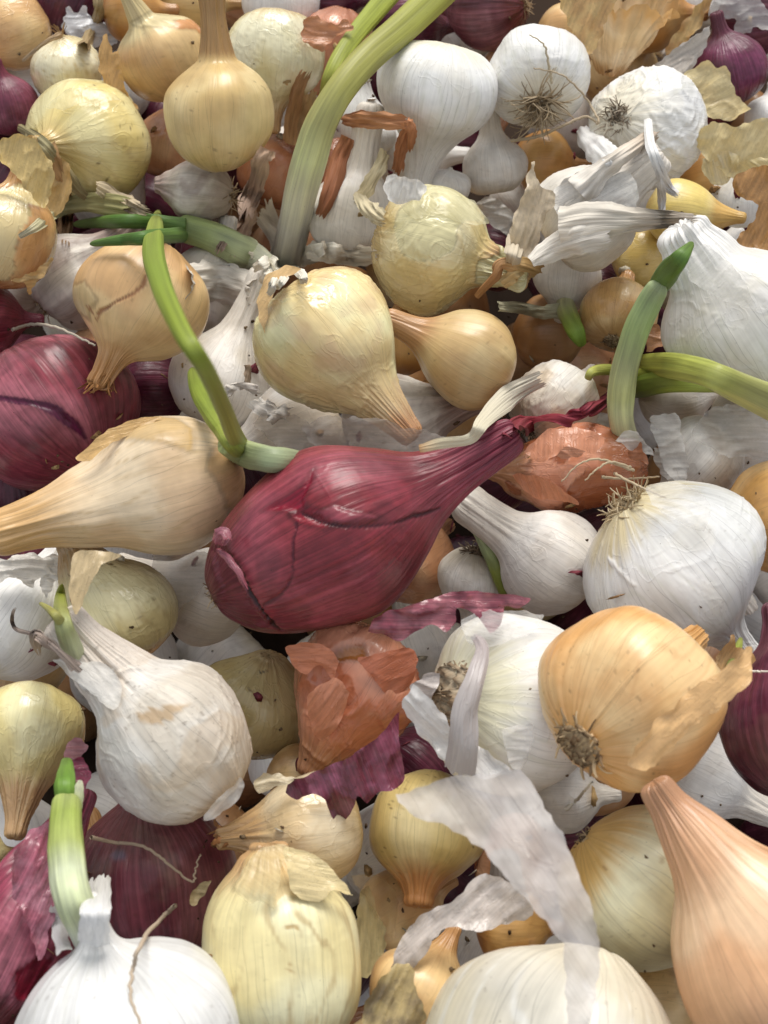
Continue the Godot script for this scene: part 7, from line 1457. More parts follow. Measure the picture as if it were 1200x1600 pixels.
	leaf("T6a", "I8", "sprout_tip", "", "", [Vector3(-60.4, 33.5, 92.2), Vector3(-60.3, 37.6, 89.1), Vector3(-63, 27.8, 79.4)], [3.7, 4.1, 2], [Color(0.204, 0.328, 0.062), Color(0.151, 0.279, 0.042), Color(0.186, 0.312, 0.062)], Vector3(0.217, 0.891, 0.398), {"rows": 40, "cols": 20, "flat": 0.7})
	leaf("T6b", "I8", "sprout_collar", "", "", [Vector3(-58.5, 35.4, 93), Vector3(-57.7, 37.5, 90.4), Vector3(-57.3, 38.6, 88.7)], [3.1, 2.2, 0.7], [Color(0.56, 0.62, 0.3), Color(0.66, 0.68, 0.44), Color(0.7, 0.68, 0.5)], Vector3(0.209, 0.895, 0.395), {"rows": 20, "cols": 14, "flat": 0.3})
	strip("T6f0", "I8", "neck_skin", "", "", [Vector3(-49.6, 42.8, 121.7), Vector3(-48.3, 50.2, 116.8), Vector3(-55, 16.2, 98)], [3.7, 3.4, 2.3], [Color(0.82, 0.81, 0.79), Color(0.82, 0.81, 0.79), Color(0.78, 0.76, 0.7)], Vector3(0.191, 0.926, 0.327), {"seed": 60, "twist": 0.15, "rag": 0.5, "rows": 24, "cols": 8, "str": 0.08, "mat": "garlic", "crush": 0.06})
	strip("T6f1", "I8", "neck_skin", "", "", [Vector3(-51.1, 42.8, 121.3), Vector3(-50, 50.1, 117), Vector3(-57.1, 15, 98.6)], [3.5, 3.1, 2.1], [Color(0.82, 0.81, 0.79), Color(0.82, 0.81, 0.79), Color(0.78, 0.76, 0.7)], Vector3(0.197, 0.925, 0.325), {"seed": 61, "twist": 0.15, "rag": 0.5, "rows": 24, "cols": 8, "str": 0.08, "mat": "garlic", "crush": 0.06})
	strip("T6f2", "I8", "neck_skin", "", "", [Vector3(-55.9, 40.1, 121.4), Vector3(-61.3, 24.5, 111.2), Vector3(-61.3, 29.4, 109.4)], [2.6, 2.6, 1.5], [Color(0.82, 0.81, 0.79), Color(0.82, 0.81, 0.79), Color(0.78, 0.76, 0.7)], Vector3(0.217, 0.924, 0.314), {"seed": 62, "twist": 0.15, "rag": 0.5, "rows": 24, "cols": 8, "str": 0.08, "mat": "garlic", "crush": 0.06})
	leaf("T7", "G3", "sprout", "", "", [Vector3(-62.5, 12, 57.6), Vector3(-62, 31.1, 61.1), Vector3(-61.9, 43.8, 61.7), Vector3(-62.9, 48.1, 58.9), Vector3(-72.4, 16.4, 35.1), Vector3(-71.8, 18.8, 32.7)], [3.6, 4.4, 4, 3.3, 2.6, 0.9], [Color(0.6, 0.6, 0.42), Color(0.6, 0.6, 0.42), Color(0.48, 0.52, 0.3), Color(0.327, 0.344, 0.112), Color(0.274, 0.312, 0.042), Color(0.274, 0.279, 0.052)], Vector3(0.222, 0.838, 0.498), {"rows": 50, "cols": 20})
	leaf("T7b", "G3", "sprout_tip", "", "", [Vector3(-62.3, 49.2, 60.9), Vector3(-64.6, 50.2, 58.7), Vector3(-78.3, 11.3, 33.1)], [2.2, 1.5, 0.7], [Color(0.362, 0.361, 0.132), Color(0.38, 0.361, 0.092), Color(0.45, 0.44, 0.1)], Vector3(0.23, 0.835, 0.501), {"rows": 24, "cols": 12})
	strip("T7f0", "G3", "neck_fibre", "", "", [Vector3(-60.2, 41.8, 66.7), Vector3(-63.9, 46.2, 64.9), Vector3(-67.9, 47, 62.1), Vector3(-78.4, 3.7, 43.1)], [2.5, 2, 2.2, 1.5], [Color(0.52, 0.42, 0.36), Color(0.42, 0.33, 0.28), Color(0.46, 0.38, 0.32)], Vector3(0.24, 0.841, 0.486), {"seed": 70, "twist": 1.0, "rag": 0.5})
	strip("T7f1", "G3", "neck_fibre", "", "", [Vector3(-59.5, 41.5, 67.3), Vector3(-65.6, 47.9, 63.8), Vector3(-83.2, 10, 39.1), Vector3(-83.8, 11.7, 36.7), Vector3(-83, 12.6, 34.6)], [1.3, 0.9, 0.9, 0.9, 0.6], [Color(0.52, 0.42, 0.36), Color(0.42, 0.33, 0.28), Color(0.46, 0.38, 0.32)], Vector3(0.253, 0.836, 0.488), {"seed": 71, "twist": 1.0, "rag": 0.5})
	leaf("T8", "J12", "sprout_tip", "", "", [Vector3(50.5, -2.1, -77), Vector3(50.7, -3.5, -72.7), Vector3(50.6, 2.9, -61), Vector3(51.9, 3.2, -56.1), Vector3(53.6, -0.3, -54.8)], [3.2, 5.4, 5.2, 4.5, 2.1], [Color(0.56, 0.55, 0.4), Color(0.5, 0.5, 0.3), Color(0.274, 0.344, 0.072), Color(0.186, 0.295, 0.042), Color(0.239, 0.344, 0.062)], Vector3(-0.131, 0.728, 0.673), {"rows": 40, "cols": 20})
	leaf("T9", "H3", "sprout", "", "", [Vector3(21.6, 2.5, 4.6), Vector3(25.2, -0.4, 10.2), Vector3(27.7, -3.3, 14.8), Vector3(30, -8.1, 19.2)], [2.5, 3.7, 4, 3.1], [Color(0.5, 0.56, 0.36), Color(0.42, 0.5, 0.26), Color(0.274, 0.328, 0.072), Color(0.239, 0.295, 0.052)], Vector3(-0.081, 0.839, 0.538), {"rows": 30, "cols": 16})
	leaf("T10", "I1", "sprout_tip", "", "", [Vector3(72.2, 25.4, 57.8), Vector3(75.3, 22.5, 51.6), Vector3(77.7, 18.8, 46.5)], [1.9, 1.9, 0.8], [Color(0.274, 0.328, 0.112), Color(0.327, 0.377, 0.072), Color(0.362, 0.377, 0.112)], Vector3(-0.242, 0.845, 0.476), {"rows": 20, "cols": 12})
	strip("R1", "E1", "dry_leaf", "pale twisted dry leaf running from the tip of the neck", "", [Vector3(7.5, 46.4, 15.8), Vector3(12.3, 47.8, 15.6), Vector3(18.3, 50.1, 16.2), Vector3(21.4, 50.9, 11.5), Vector3(31.5, 17.8, -22.8), Vector3(40.8, 16.6, -29.7)], [1.9, 2.5, 2.4, 3.5, 5.7, 4.2], [Color(0.42, 0.24, 0.11), Color(0.66, 0.58, 0.4), Color(0.7, 0.64, 0.47), Color(0.68, 0.62, 0.47), Color(0.66, 0.61, 0.5), Color(0.6, 0.55, 0.46)], Vector3(-0.071, 0.778, 0.625), {"seed": 3, "twist": 0.7, "rows": 70, "cols": 14, "rag": 0.2, "str": 0.15, "crush": 0.04, "cup": 0.25})
	strip("R2", "E4", "curled_tip", "dark red shrivelled tip of the neck", "", [Vector3(27.4, 48.5, 12.6), Vector3(36, 10, -21.3), Vector3(41.6, 19.1, -14.8), Vector3(47.1, 20.4, -14), Vector3(53.8, 13.9, -22.9), Vector3(72.8, -55.5, -85)], [5.5, 4.8, 4.2, 4, 3.5, 2.8], [Color(0.2, 0.03, 0.045), Color(0.25, 0.035, 0.05), Color(0.22, 0.03, 0.045), Color(0.27, 0.04, 0.06), Color(0.22, 0.035, 0.05), Color(0.28, 0.05, 0.07)], Vector3(-0.137, 0.771, 0.622), {"seed": 5, "twist": 2.2, "crush": 0.28, "rows": 80, "cols": 14})
	strip("R3", "", "dry_strip", "stiff orange-brown dry strip lying level beside the hanging garlic", "dry stem", [Vector3(-12.8, 3.5, -143.3), Vector3(-7.3, 20, -123), Vector3(0, 26.9, -114), Vector3(7, 30.1, -109.3)], [2.7, 4.8, 4.6, 3.9], [Color(0.44, 0.19, 0.09), Color(0.54, 0.26, 0.13), Color(0.58, 0.29, 0.15), Color(0.5, 0.22, 0.11)], Vector3(0, 0.636, 0.772), {"seed": 7, "twist": 0.3, "cup": 0.15, "rows": 60, "cols": 16, "rag": 0.35, "crush": 0.16})
	strip("R3c", "R3", "bent_end", "", "", [Vector3(6, 30.5, -109.8), Vector3(7.4, 27, -109.2), Vector3(7.3, 16.9, -112.1)], [3.2, 3.2, 1.5], [Color(0.52, 0.23, 0.11), Color(0.5, 0.22, 0.11), Color(0.42, 0.18, 0.08)], Vector3(-0.018, 0.641, 0.767), {"seed": 77, "twist": 0.6, "rag": 0.5})
	strip("R3d", "R3", "bent_end", "", "", [Vector3(6.4, 27.3, -110.6), Vector3(4.7, 16.8, -114.4), Vector3(3.2, 5.4, -115.5)], [2.1, 3.6, 3.7], [Color(0.44, 0.19, 0.09), Color(0.46, 0.2, 0.1), Color(0.4, 0.17, 0.08)], Vector3(-0.011, 0.65, 0.76), {"seed": 78, "twist": 0.6, "rag": 0.5})
	strip("R3b", "", "dry_strip", "reddish brown strip of dry stem down the right side of the green stalk", "dry stem", [Vector3(-10.3, 11.8, -125), Vector3(-12.7, 7.9, -121.2), Vector3(-15.7, 4.9, -109.6), Vector3(-18.9, -0.3, -104.5)], [4.1, 5.2, 4.8, 3], [Color(0.36, 0.15, 0.07), Color(0.34, 0.14, 0.07), Color(0.3, 0.12, 0.06), Color(0.26, 0.11, 0.05)], Vector3(0.038, 0.671, 0.74), {"seed": 8, "twist": 0.3})
	strip("R4", "", "dry_strip", "upright frayed brown strip left of the middle of the green stalk", "dry stem", [Vector3(-28.8, -1.6, -137.9), Vector3(-27.7, 6.7, -141.1), Vector3(-25.5, 18.3, -138.4), Vector3(-21.9, 24.7, -139.5)], [3.9, 4.2, 3.8, 3.3], [Color(0.4, 0.22, 0.1), Color(0.34, 0.19, 0.09), Color(0.36, 0.2, 0.1), Color(0.3, 0.17, 0.09)], Vector3(0.059, 0.619, 0.784), {"seed": 9, "twist": 0.8, "rag": 0.5})
	strip("R4b", "", "dry_strip", "broad pale brown strip against the left edge of the green stalk", "dry stem", [Vector3(-26.5, -3.1, -139.7), Vector3(-24.8, 0.8, -148.3), Vector3(-21.9, 16.7, -140.4)], [5.9, 6.7, 5.7], [Color(0.48, 0.3, 0.15), Color(0.44, 0.28, 0.14), Color(0.46, 0.32, 0.18)], Vector3(0.055, 0.632, 0.773), {"seed": 10, "twist": 0.5, "rag": 0.5})
	strip("R5", "", "dry_strip", "yellowish dry strip with a forked end above the peeling yellow onion", "dry stem", [Vector3(0.9, 11.4, -119), Vector3(-1.5, 10.3, -113.7), Vector3(-5.1, 8.8, -106.6), Vector3(-8.8, 6.1, -102.9)], [4.8, 4.1, 4.4, 3.3], [Color(0.56, 0.47, 0.28), Color(0.6, 0.52, 0.34), Color(0.56, 0.46, 0.27), Color(0.6, 0.52, 0.35)], Vector3(0.012, 0.67, 0.742), {"seed": 11, "twist": 0.8, "rag": 0.5})
	strip("R5b", "", "dry_scrap", "curled yellowish scrap at the upper left of the peeling yellow onion", "onion skin", [Vector3(-7, 6.7, -107.6), Vector3(-3.3, 30.5, -74), Vector3(0.3, 34.3, -66.4)], [3.7, 5, 3.6], [Color(0.62, 0.54, 0.36), Color(0.64, 0.56, 0.38), Color(0.6, 0.5, 0.3)], Vector3(0.009, 0.681, 0.732), {"seed": 12, "twist": 1.0, "rag": 0.6})
	strip("R6", "", "dry_stalk", "thin olive-grey dry stalk across the specked yellow onion", "dry stem", [Vector3(-112.8, -1.7, -146.3), Vector3(-96.9, 18.5, -115.1), Vector3(-92.6, 10, -114.1), Vector3(-89.8, 2.5, -113.6), Vector3(-87.2, -3, -115)], [2.4, 3.3, 3.7, 3.4, 2.3], [Color(0.3, 0.25, 0.13), Color(0.32, 0.28, 0.15), Color(0.36, 0.3, 0.16), Color(0.34, 0.28, 0.15), Color(0.3, 0.24, 0.14)], Vector3(0.217, 0.644, 0.734), {"seed": 13, "twist": 0.6})
	strip("R6b", "", "dry_stalk", "brown upright stalk with a frayed head left of the specked yellow onion", "dry stem", [Vector3(-95.8, 17.9, -114.2), Vector3(-94.4, 12.5, -112.3), Vector3(-93.9, 1.8, -112.9), Vector3(-102.5, -31.9, -136.7), Vector3(-86.9, 13.4, -78.7)], [6.5, 4.4, 4.5, 4.9, 3.1], [Color(0.44, 0.27, 0.13), Color(0.4, 0.24, 0.11), Color(0.36, 0.21, 0.1), Color(0.34, 0.2, 0.1), Color(0.26, 0.16, 0.08)], Vector3(0.217, 0.655, 0.723), {"seed": 14, "twist": 0.6, "rag": 0.5})
	strip("R7", "", "dry_leaf", "pale olive dry leaf with a pointed end, lying above the green spring onion leaves", "dry leaf", [Vector3(-94.8, 26.8, -68.5), Vector3(-89.9, 27.3, -72.7), Vector3(-96.9, -6.4, -115.1), Vector3(-86.7, -2.2, -112.7), Vector3(-72.6, 4.3, -103.6)], [1.3, 2.7, 5, 6.4, 6.2], [Color(0.56, 0.5, 0.34), Color(0.52, 0.48, 0.3), Color(0.48, 0.45, 0.26), Color(0.4, 0.38, 0.18), Color(0.36, 0.34, 0.15)], Vector3(0.22, 0.663, 0.716), {"seed": 15, "twist": 0.5})
	strip("R8", "", "dry_scrap", "frayed beige scrap above the tip of the curved sprout", "onion skin", [Vector3(-83.3, 4.8, -112.3), Vector3(-78, -0.4, -113.2), Vector3(-70.8, 6.4, -101.3), Vector3(-65.9, 3, -102.6)], [4.8, 5.6, 4.4, 2.6], [Color(0.62, 0.52, 0.36), Color(0.58, 0.48, 0.33), Color(0.56, 0.46, 0.32), Color(0.55, 0.46, 0.33)], Vector3(0.17, 0.67, 0.723), {"seed": 16, "twist": 1.0, "rag": 0.7})
	strip("R9", "", "dry_stalk", "olive-brown dry stalk rising to the top edge beside the white garlic scrap", "dry stem", [Vector3(-91.7, 14.2, -166), Vector3(-97.5, -8.4, -204.7), Vector3(-91.4, 7.9, -190.2), Vector3(-91.6, 13, -195.6)], [3.9, 3.7, 3.3, 3.3], [Color(0.34, 0.24, 0.12), Color(0.36, 0.27, 0.14), Color(0.34, 0.26, 0.13), Color(0.3, 0.22, 0.12)], Vector3(0.188, 0.569, 0.8), {"seed": 18, "twist": 0.3, "cup": 1.0})
	strip("R10", "C12", "neck", "dry leafy neck", "", [Vector3(49.7, 38.2, -72.8), Vector3(54.9, 42.3, -75.8), Vector3(62.5, 45.3, -80.3), Vector3(75.5, 28.8, -107.6)], [9.8, 5.8, 4.2, 4.2], [Color(0.78, 0.73, 0.66), Color(0.74, 0.68, 0.6), Color(0.68, 0.6, 0.5), Color(0.42, 0.32, 0.24)], Vector3(-0.167, 0.641, 0.749), {"seed": 19, "twist": 0.1, "cup": 0.9, "rows": 60, "cols": 16})
	strip("R11", "", "dry_leaf", "broad striped grey leaf lying across the leafy garlic, pointing right", "dry leaf", [Vector3(44.2, 34.3, -64.8), Vector3(52.3, 37.5, -63.1), Vector3(62.3, 36, -64.7), Vector3(75.6, 20.7, -81.4), Vector3(74.7, 51.7, -49.1)], [10.7, 10, 7.1, 4.8, 1.5], [Color(0.72, 0.66, 0.57), Color(0.72, 0.66, 0.57), Color(0.68, 0.62, 0.53), Color(0.64, 0.58, 0.5), Color(0.6, 0.52, 0.44)], Vector3(-0.169, 0.676, 0.717), {"seed": 20, "twist": 0.2, "rag": 0.25, "crush": 0.045, "rows": 80, "cols": 26, "str": 0.5})
	strip("R11b", "", "dry_leaf", "pale striped leaf fanning down left under the broad grey leaf", "dry leaf", [Vector3(37.6, 27.4, -59.1), Vector3(43, 28.5, -62.5), Vector3(49.2, 34.2, -60.3), Vector3(57.2, 35.4, -61.4)], [2.9, 6.6, 9, 8.1], [Color(0.78, 0.73, 0.65), Color(0.76, 0.71, 0.63), Color(0.73, 0.68, 0.6), Color(0.68, 0.62, 0.55)], Vector3(-0.135, 0.688, 0.713), {"seed": 21, "twist": 0.2, "rag": 0.25, "crush": 0.045, "rows": 60, "cols": 24, "str": 0.4})
	strip("R12", "", "garlic_skin", "narrow white strip of skin hanging from the wrinkled garlic", "garlic skin", [Vector3(73.9, 25.6, -116.7), Vector3(68, 45.2, -84), Vector3(70, 42.1, -77.5), Vector3(76.7, 24.3, -90.2), Vector3(80, 22.4, -88.8)], [2.2, 2.6, 2.9, 2.8, 1.4], [Color(0.82, 0.81, 0.79), Color(0.82, 0.81, 0.79), Color(0.78, 0.77, 0.75), Color(0.74, 0.72, 0.7), Color(0.7, 0.68, 0.66)], Vector3(-0.187, 0.648, 0.739), {"seed": 22, "twist": 0.3, "rag": 0.35, "str": 0.1, "crush": 0.07, "mat": "garlic"})
	strip("R12b", "", "garlic_skin", "small white strip of skin dangling over the lemon-yellow onion", "garlic skin", [Vector3(69.8, 40.7, -73.6), Vector3(74.9, 23, -87.1), Vector3(74.9, 19.1, -85)], [2.3, 2.4, 1.7], [Color(0.74, 0.72, 0.7), Color(0.7, 0.68, 0.66), Color(0.68, 0.65, 0.62)], Vector3(-0.189, 0.663, 0.725), {"seed": 23, "twist": 0.7, "str": 0.1})
	strip("R12c", "", "garlic_skin", "white torn skin under the rooted white garlic, right of its roots", "garlic skin", [Vector3(57.7, 9.3, -132.1), Vector3(59.3, 17, -116.9), Vector3(56.6, 41.9, -81.8), Vector3(56.8, 42.7, -76.1)], [3.8, 7.3, 7.2, 4.9], [Color(0.84, 0.83, 0.82), Color(0.82, 0.81, 0.8), Color(0.78, 0.77, 0.75), Color(0.7, 0.67, 0.63)], Vector3(-0.15, 0.646, 0.748), {"seed": 24, "twist": 0.3, "rag": 0.5, "str": 0.1, "crush": 0.08, "mat": "garlic"})
	strip("R13", "B12", "dried_neck", "brown split dried neck", "", [Vector3(23.6, 18.1, -55.7), Vector3(27.9, 24.4, -56.6), Vector3(30.2, 27.1, -58.4), Vector3(35.1, 27.2, -57), Vector3(43.2, 8.9, -72.8)], [1.7, 2.6, 3.3, 4.2, 4.2], [Color(0.42, 0.22, 0.09), Color(0.38, 0.19, 0.08), Color(0.46, 0.26, 0.12), Color(0.52, 0.34, 0.15), Color(0.46, 0.28, 0.11)], Vector3(-0.083, 0.705, 0.705), {"seed": 25, "twist": 0.9, "cup": 0.9, "rows": 60})
	strip("R13b", "B12", "dried_neck", "pale split dried neck", "", [Vector3(30, 22.6, -56.6), Vector3(34.7, 25.9, -57), Vector3(42.8, 9.5, -74.2)], [3.6, 4.3, 3.8], [Color(0.58, 0.43, 0.22), Color(0.54, 0.38, 0.18), Color(0.48, 0.3, 0.12)], Vector3(-0.095, 0.708, 0.7), {"seed": 26, "twist": 0.5, "cup": 0.9})
	strip("R14", "", "garlic_skin", "beige dry neck of skin right of the peeling yellow onion", "garlic skin", [Vector3(32, 25.5, -58.2), Vector3(33.5, 29.4, -62.4), Vector3(42.4, -23.7, -126.5), Vector3(44, -24.7, -131.9)], [3.9, 4.9, 5.2, 2.8], [Color(0.56, 0.46, 0.32), Color(0.6, 0.52, 0.4), Color(0.58, 0.5, 0.38), Color(0.6, 0.54, 0.44)], Vector3(-0.094, 0.684, 0.723), {"seed": 27, "twist": 0.6})
	strip("R16", "", "garlic_skin", "long narrow grey strip of skin across the bright garlic root plate", "garlic skin", [Vector3(18.6, 34.9, 54.9), Vector3(19.8, 38.2, 60.4), Vector3(17.9, 39.6, 67.7), Vector3(16, 37.8, 73.8), Vector3(15.3, 33.5, 79.2), Vector3(14.5, 26.1, 82.6)], [2.1, 2.8, 4, 5.2, 6, 6.4], [Color(0.5, 0.44, 0.44), Color(0.52, 0.46, 0.46), Color(0.52, 0.47, 0.46), Color(0.5, 0.46, 0.45), Color(0.52, 0.48, 0.47), Color(0.5, 0.46, 0.45)], Vector3(-0.058, 0.89, 0.453), {"seed": 28, "twist": 0.3, "rag": 0.15, "crush": 0.06, "mat": "husk", "str": 0.1, "rows": 60})
	strip("R170", "", "skin_scrap", "curly white scrap of skin behind the fork of the curved sprout", "skin scrap", [Vector3(-44.3, -3.8, -35.7), Vector3(-41.5, 1.2, -37), Vector3(-37.5, 2.3, -38.3), Vector3(-31.4, 5.2, -34.3)], [1.4, 2.7, 2.7, 3], [Color(0.74, 0.7, 0.64), Color(0.76, 0.72, 0.67), Color(0.66, 0.6, 0.54)], Vector3(0.101, 0.761, 0.64), {"seed": 80, "twist": 1.6, "rag": 0.6, "rows": 30, "cols": 8})
	strip("R171", "", "skin_scrap", "small white curl of skin, uppermost by the fork of the curved sprout", "skin scrap", [Vector3(-41.5, 2.7, -39), Vector3(-38.2, 2.7, -38.5), Vector3(-33.9, 1.8, -38.5)], [1.7, 2.3, 2], [Color(0.74, 0.7, 0.64), Color(0.76, 0.72, 0.67), Color(0.66, 0.6, 0.54)], Vector3(0.103, 0.76, 0.641), {"seed": 81, "twist": 1.6, "rag": 0.6, "rows": 30, "cols": 8})
	strip("R172", "", "skin_scrap", "tiny upright brown scrap right of the curved sprout", "skin scrap", [Vector3(-35.9, 5.2, -43.5), Vector3(-35.6, 3, -40.9), Vector3(-36.2, 1.7, -38.5)], [1.7, 2, 2], [Color(0.36, 0.26, 0.18), Color(0.5, 0.4, 0.3)], Vector3(0.096, 0.757, 0.646), {"seed": 82, "twist": 1.6, "rag": 0.6, "rows": 30, "cols": 8})
	strip("R173", "", "skin_scrap", "grey scrap of skin between the curved sprout and the crumpled onion", "skin scrap", [Vector3(-34.3, 0.7, -35.2), Vector3(-29.7, 3.4, -29.8), Vector3(-23.9, 2.1, -27.7)], [4.3, 4.9, 5.6], [Color(0.74, 0.7, 0.64), Color(0.76, 0.72, 0.67), Color(0.66, 0.6, 0.54)], Vector3(0.081, 0.773, 0.629), {"seed": 83, "twist": 1.6, "rag": 0.6, "rows": 30, "cols": 8})
	strip("R18", "A4", "dry_fibre", "", "", [Vector3(-99, 14.4, -169.5), Vector3(-102.5, 14.7, -166.6), Vector3(-107, 12.8, -164.1), Vector3(-112.2, 8.2, -164.6)], [2.4, 1.4, 1.2, 1], [Color(0.55, 0.38, 0.22), Color(0.5, 0.36, 0.22), Color(0.5, 0.38, 0.25)], Vector3(0.229, 0.583, 0.779), {"seed": 30, "twist": 0.8})
	strip("R190", "", "dry_scrap", "crinkled brown strip running down right of the greyish garlic roots", "dry stem", [Vector3(-31.5, 26.3, -102.5), Vector3(-34.6, 20.3, -102.4), Vector3(-40, -10, -126), Vector3(-41.4, -2, -105)], [4.6, 5, 5.8, 5.2], [Color(0.46, 0.3, 0.2), Color(0.48, 0.34, 0.24), Color(0.52, 0.38, 0.3), Color(0.56, 0.42, 0.34)], Vector3(0.091, 0.669, 0.738), {"seed": 90, "twist": 1.0, "rag": 0.6})
	strip("R191", "", "dry_scrap", "pinkish tan curl hanging below the greyish garlic roots", "dry stem", [Vector3(-40.1, -10.7, -126.8), Vector3(-47.2, -53.2, -159.3), Vector3(-45.7, -1.8, -96.9), Vector3(-47.8, -1.6, -90.7)], [4.3, 4.4, 2.6, 2.2], [Color(0.46, 0.3, 0.2), Color(0.48, 0.34, 0.24), Color(0.52, 0.38, 0.3), Color(0.56, 0.42, 0.34)], Vector3(0.11, 0.691, 0.714), {"seed": 91, "twist": 1.0, "rag": 0.6})
	strip("R192", "", "dry_scrap", "narrow pale curl hanging left of the green stalk foot", "dry stem", [Vector3(-39.4, -16, -125.5), Vector3(-42, -17, -116.8), Vector3(-43.3, -0.7, -88.8)], [3.5, 3.1, 1.8], [Color(0.46, 0.3, 0.2), Color(0.48, 0.34, 0.24), Color(0.52, 0.38, 0.3), Color(0.56, 0.42, 0.34)], Vector3(0.095, 0.687, 0.72), {"seed": 92, "twist": 1.0, "rag": 0.6})
	strip("R20", "", "garlic_skin", "striped grey dry leaf tucked right of the round tan onion", "garlic skin", [Vector3(-47.7, 31.7, -47.6), Vector3(-47.7, -7.2, -85.6), Vector3(-36.2, 6.5, -68.7)], [7.9, 11.7, 9.7], [Color(0.7, 0.65, 0.57), Color(0.72, 0.67, 0.6), Color(0.68, 0.62, 0.54)], Vector3(0.116, 0.711, 0.694), {"seed": 31, "twist": 0.1, "rag": 0.3, "cols": 24, "str": 0.4, "crush": 0.06})
	strip("R21", "", "dry_stalk", "grey-green dry stalk under the dried neck of the peeling yellow onion", "dry stem", [Vector3(28.4, 30, -41.1), Vector3(39.9, -8, -76), Vector3(44.5, -3.4, -70.2), Vector3(49.6, -2.2, -69.5)], [2.5, 3.3, 3.9, 4.6], [Color(0.36, 0.33, 0.22), Color(0.4, 0.37, 0.26), Color(0.44, 0.42, 0.3), Color(0.42, 0.42, 0.28)], Vector3(-0.112, 0.726, 0.679), {"seed": 32, "twist": 0.5})
	strip("R22", "", "onion_skin", "crumpled pale tan skin strip under the big green stalk, right of its foot", "onion skin", [Vector3(-22.8, -11.7, -103.7), Vector3(-15.8, -7, -97), Vector3(-8.4, -7.7, -96.9), Vector3(-1.6, 27.9, -60.4)], [5.7, 5.6, 6.3, 3.9], [Color(0.7, 0.64, 0.54), Color(0.68, 0.62, 0.52), Color(0.66, 0.58, 0.46), Color(0.6, 0.5, 0.36)], Vector3(0.02, 0.702, 0.711), {"seed": 33, "twist": 0.5, "rag": 0.4})
	root_thread("Q1", "", "dry_root", "curled dry root lying over the large white onion at the bottom left", "root", [Vector3(-42, 7.7, 102), Vector3(-44.9, 7.4, 104.8), Vector3(-41.2, 46.6, 122.1), Vector3(-42.3, 47.4, 127), Vector3(-41.8, 48.4, 132.1), Vector3(-39.6, 48.4, 136.7)], 0.55, Color(0.5, 0.4, 0.3))
	root_thread("Q2", "", "dry_root", "thin beige thread with a sharp kink on the mottled purple onion", "root", [Vector3(-58.4, 17.5, 91.6), Vector3(-55.8, 10, 89.6), Vector3(-49.4, 10.6, 90.7), Vector3(-44.9, 10.4, 93.5), Vector3(-39.4, 7, 96.8), Vector3(-38.6, 7.2, 94.6), Vector3(-37.9, 7.7, 91.3)], 0.45, Color(0.46, 0.36, 0.26))
	root_thread("Q3", "", "dry_root", "long wavy dry root crossing between the two rooted garlics at upper right", "root", [Vector3(37.8, 7.4, -128.8), Vector3(44.9, 11.4, -126), Vector3(51.6, 16.9, -124.1), Vector3(57.9, 19.5, -124.9), Vector3(60.6, 22.5, -118.5), Vector3(58.3, 23.9, -125.7), Vector3(51.8, 32.5, -124.5), Vector3(47.2, 34.8, -125.2), Vector3(41.8, 35.3, -125.9)], 0.50, Color(0.45, 0.36, 0.25))
	root_thread("Q4", "", "dry_root", "thin root standing up above the rooted white garlic", "root", [Vector3(47, 31.1, -124.9), Vector3(45.5, 37.2, -126.8), Vector3(44.2, 40.9, -128.8), Vector3(40.2, 42.8, -130.8)], 0.42, Color(0.48, 0.4, 0.28))
	root_thread("Q5", "", "dry_root", "pale dry root resting on top of the split plum onion", "root", [Vector3(-102.6, -4.5, -64.7), Vector3(-98.7, -7.9, -69.9), Vector3(-84, 15.8, -46.8), Vector3(-75.5, 20.7, -38.4), Vector3(-72.1, 20.6, -36.4)], 0.55, Color(0.46, 0.4, 0.32))
	root_thread("Q60", "F8", "root", "", "", [Vector3(59.6, 15.6, -1.2), Vector3(51.4, 20.1, -1.1), Vector3(45.9, 20.4, 0.5), Vector3(41.9, 17.7, 3.6)], 0.40, Color(0.52, 0.42, 0.29))
	root_thread("Q61", "F8", "root", "", "", [Vector3(58.8, 16.2, -1.7), Vector3(53.7, 19.6, -0.7), Vector3(49.7, 19.5, 1.7), Vector3(47.4, 18.2, 3.6)], 0.40, Color(0.52, 0.42, 0.29))
	root_thread("Q62", "F8", "root", "", "", [Vector3(54.8, 16.4, 0.3), Vector3(55.8, 37, 19.1), Vector3(60.2, 40.4, 24.6)], 0.40, Color(0.52, 0.42, 0.29))
	root_thread("Q63", "F8", "root", "", "", [Vector3(51.7, 16.1, 1.1), Vector3(58.8, 14.6, 0.5), Vector3(60.5, 36.3, 15.9)], 0.40, Color(0.52, 0.42, 0.29))
	root_thread("Q7", "I3", "root", "", "", [Vector3(39.6, -2, 77.4), Vector3(42.1, 1.3, 75.9), Vector3(38.6, 42.5, 90.9)], 0.50, Color(0.6, 0.55, 0.46))
	root_thread("Q8", "", "dry_root", "short white thread in front of the very dark purple onion", "root", [Vector3(74.4, 31.3, 61.5), Vector3(76.4, 33.3, 62.7), Vector3(79.2, 34.8, 63.7)], 0.30, Color(0.75, 0.7, 0.62))
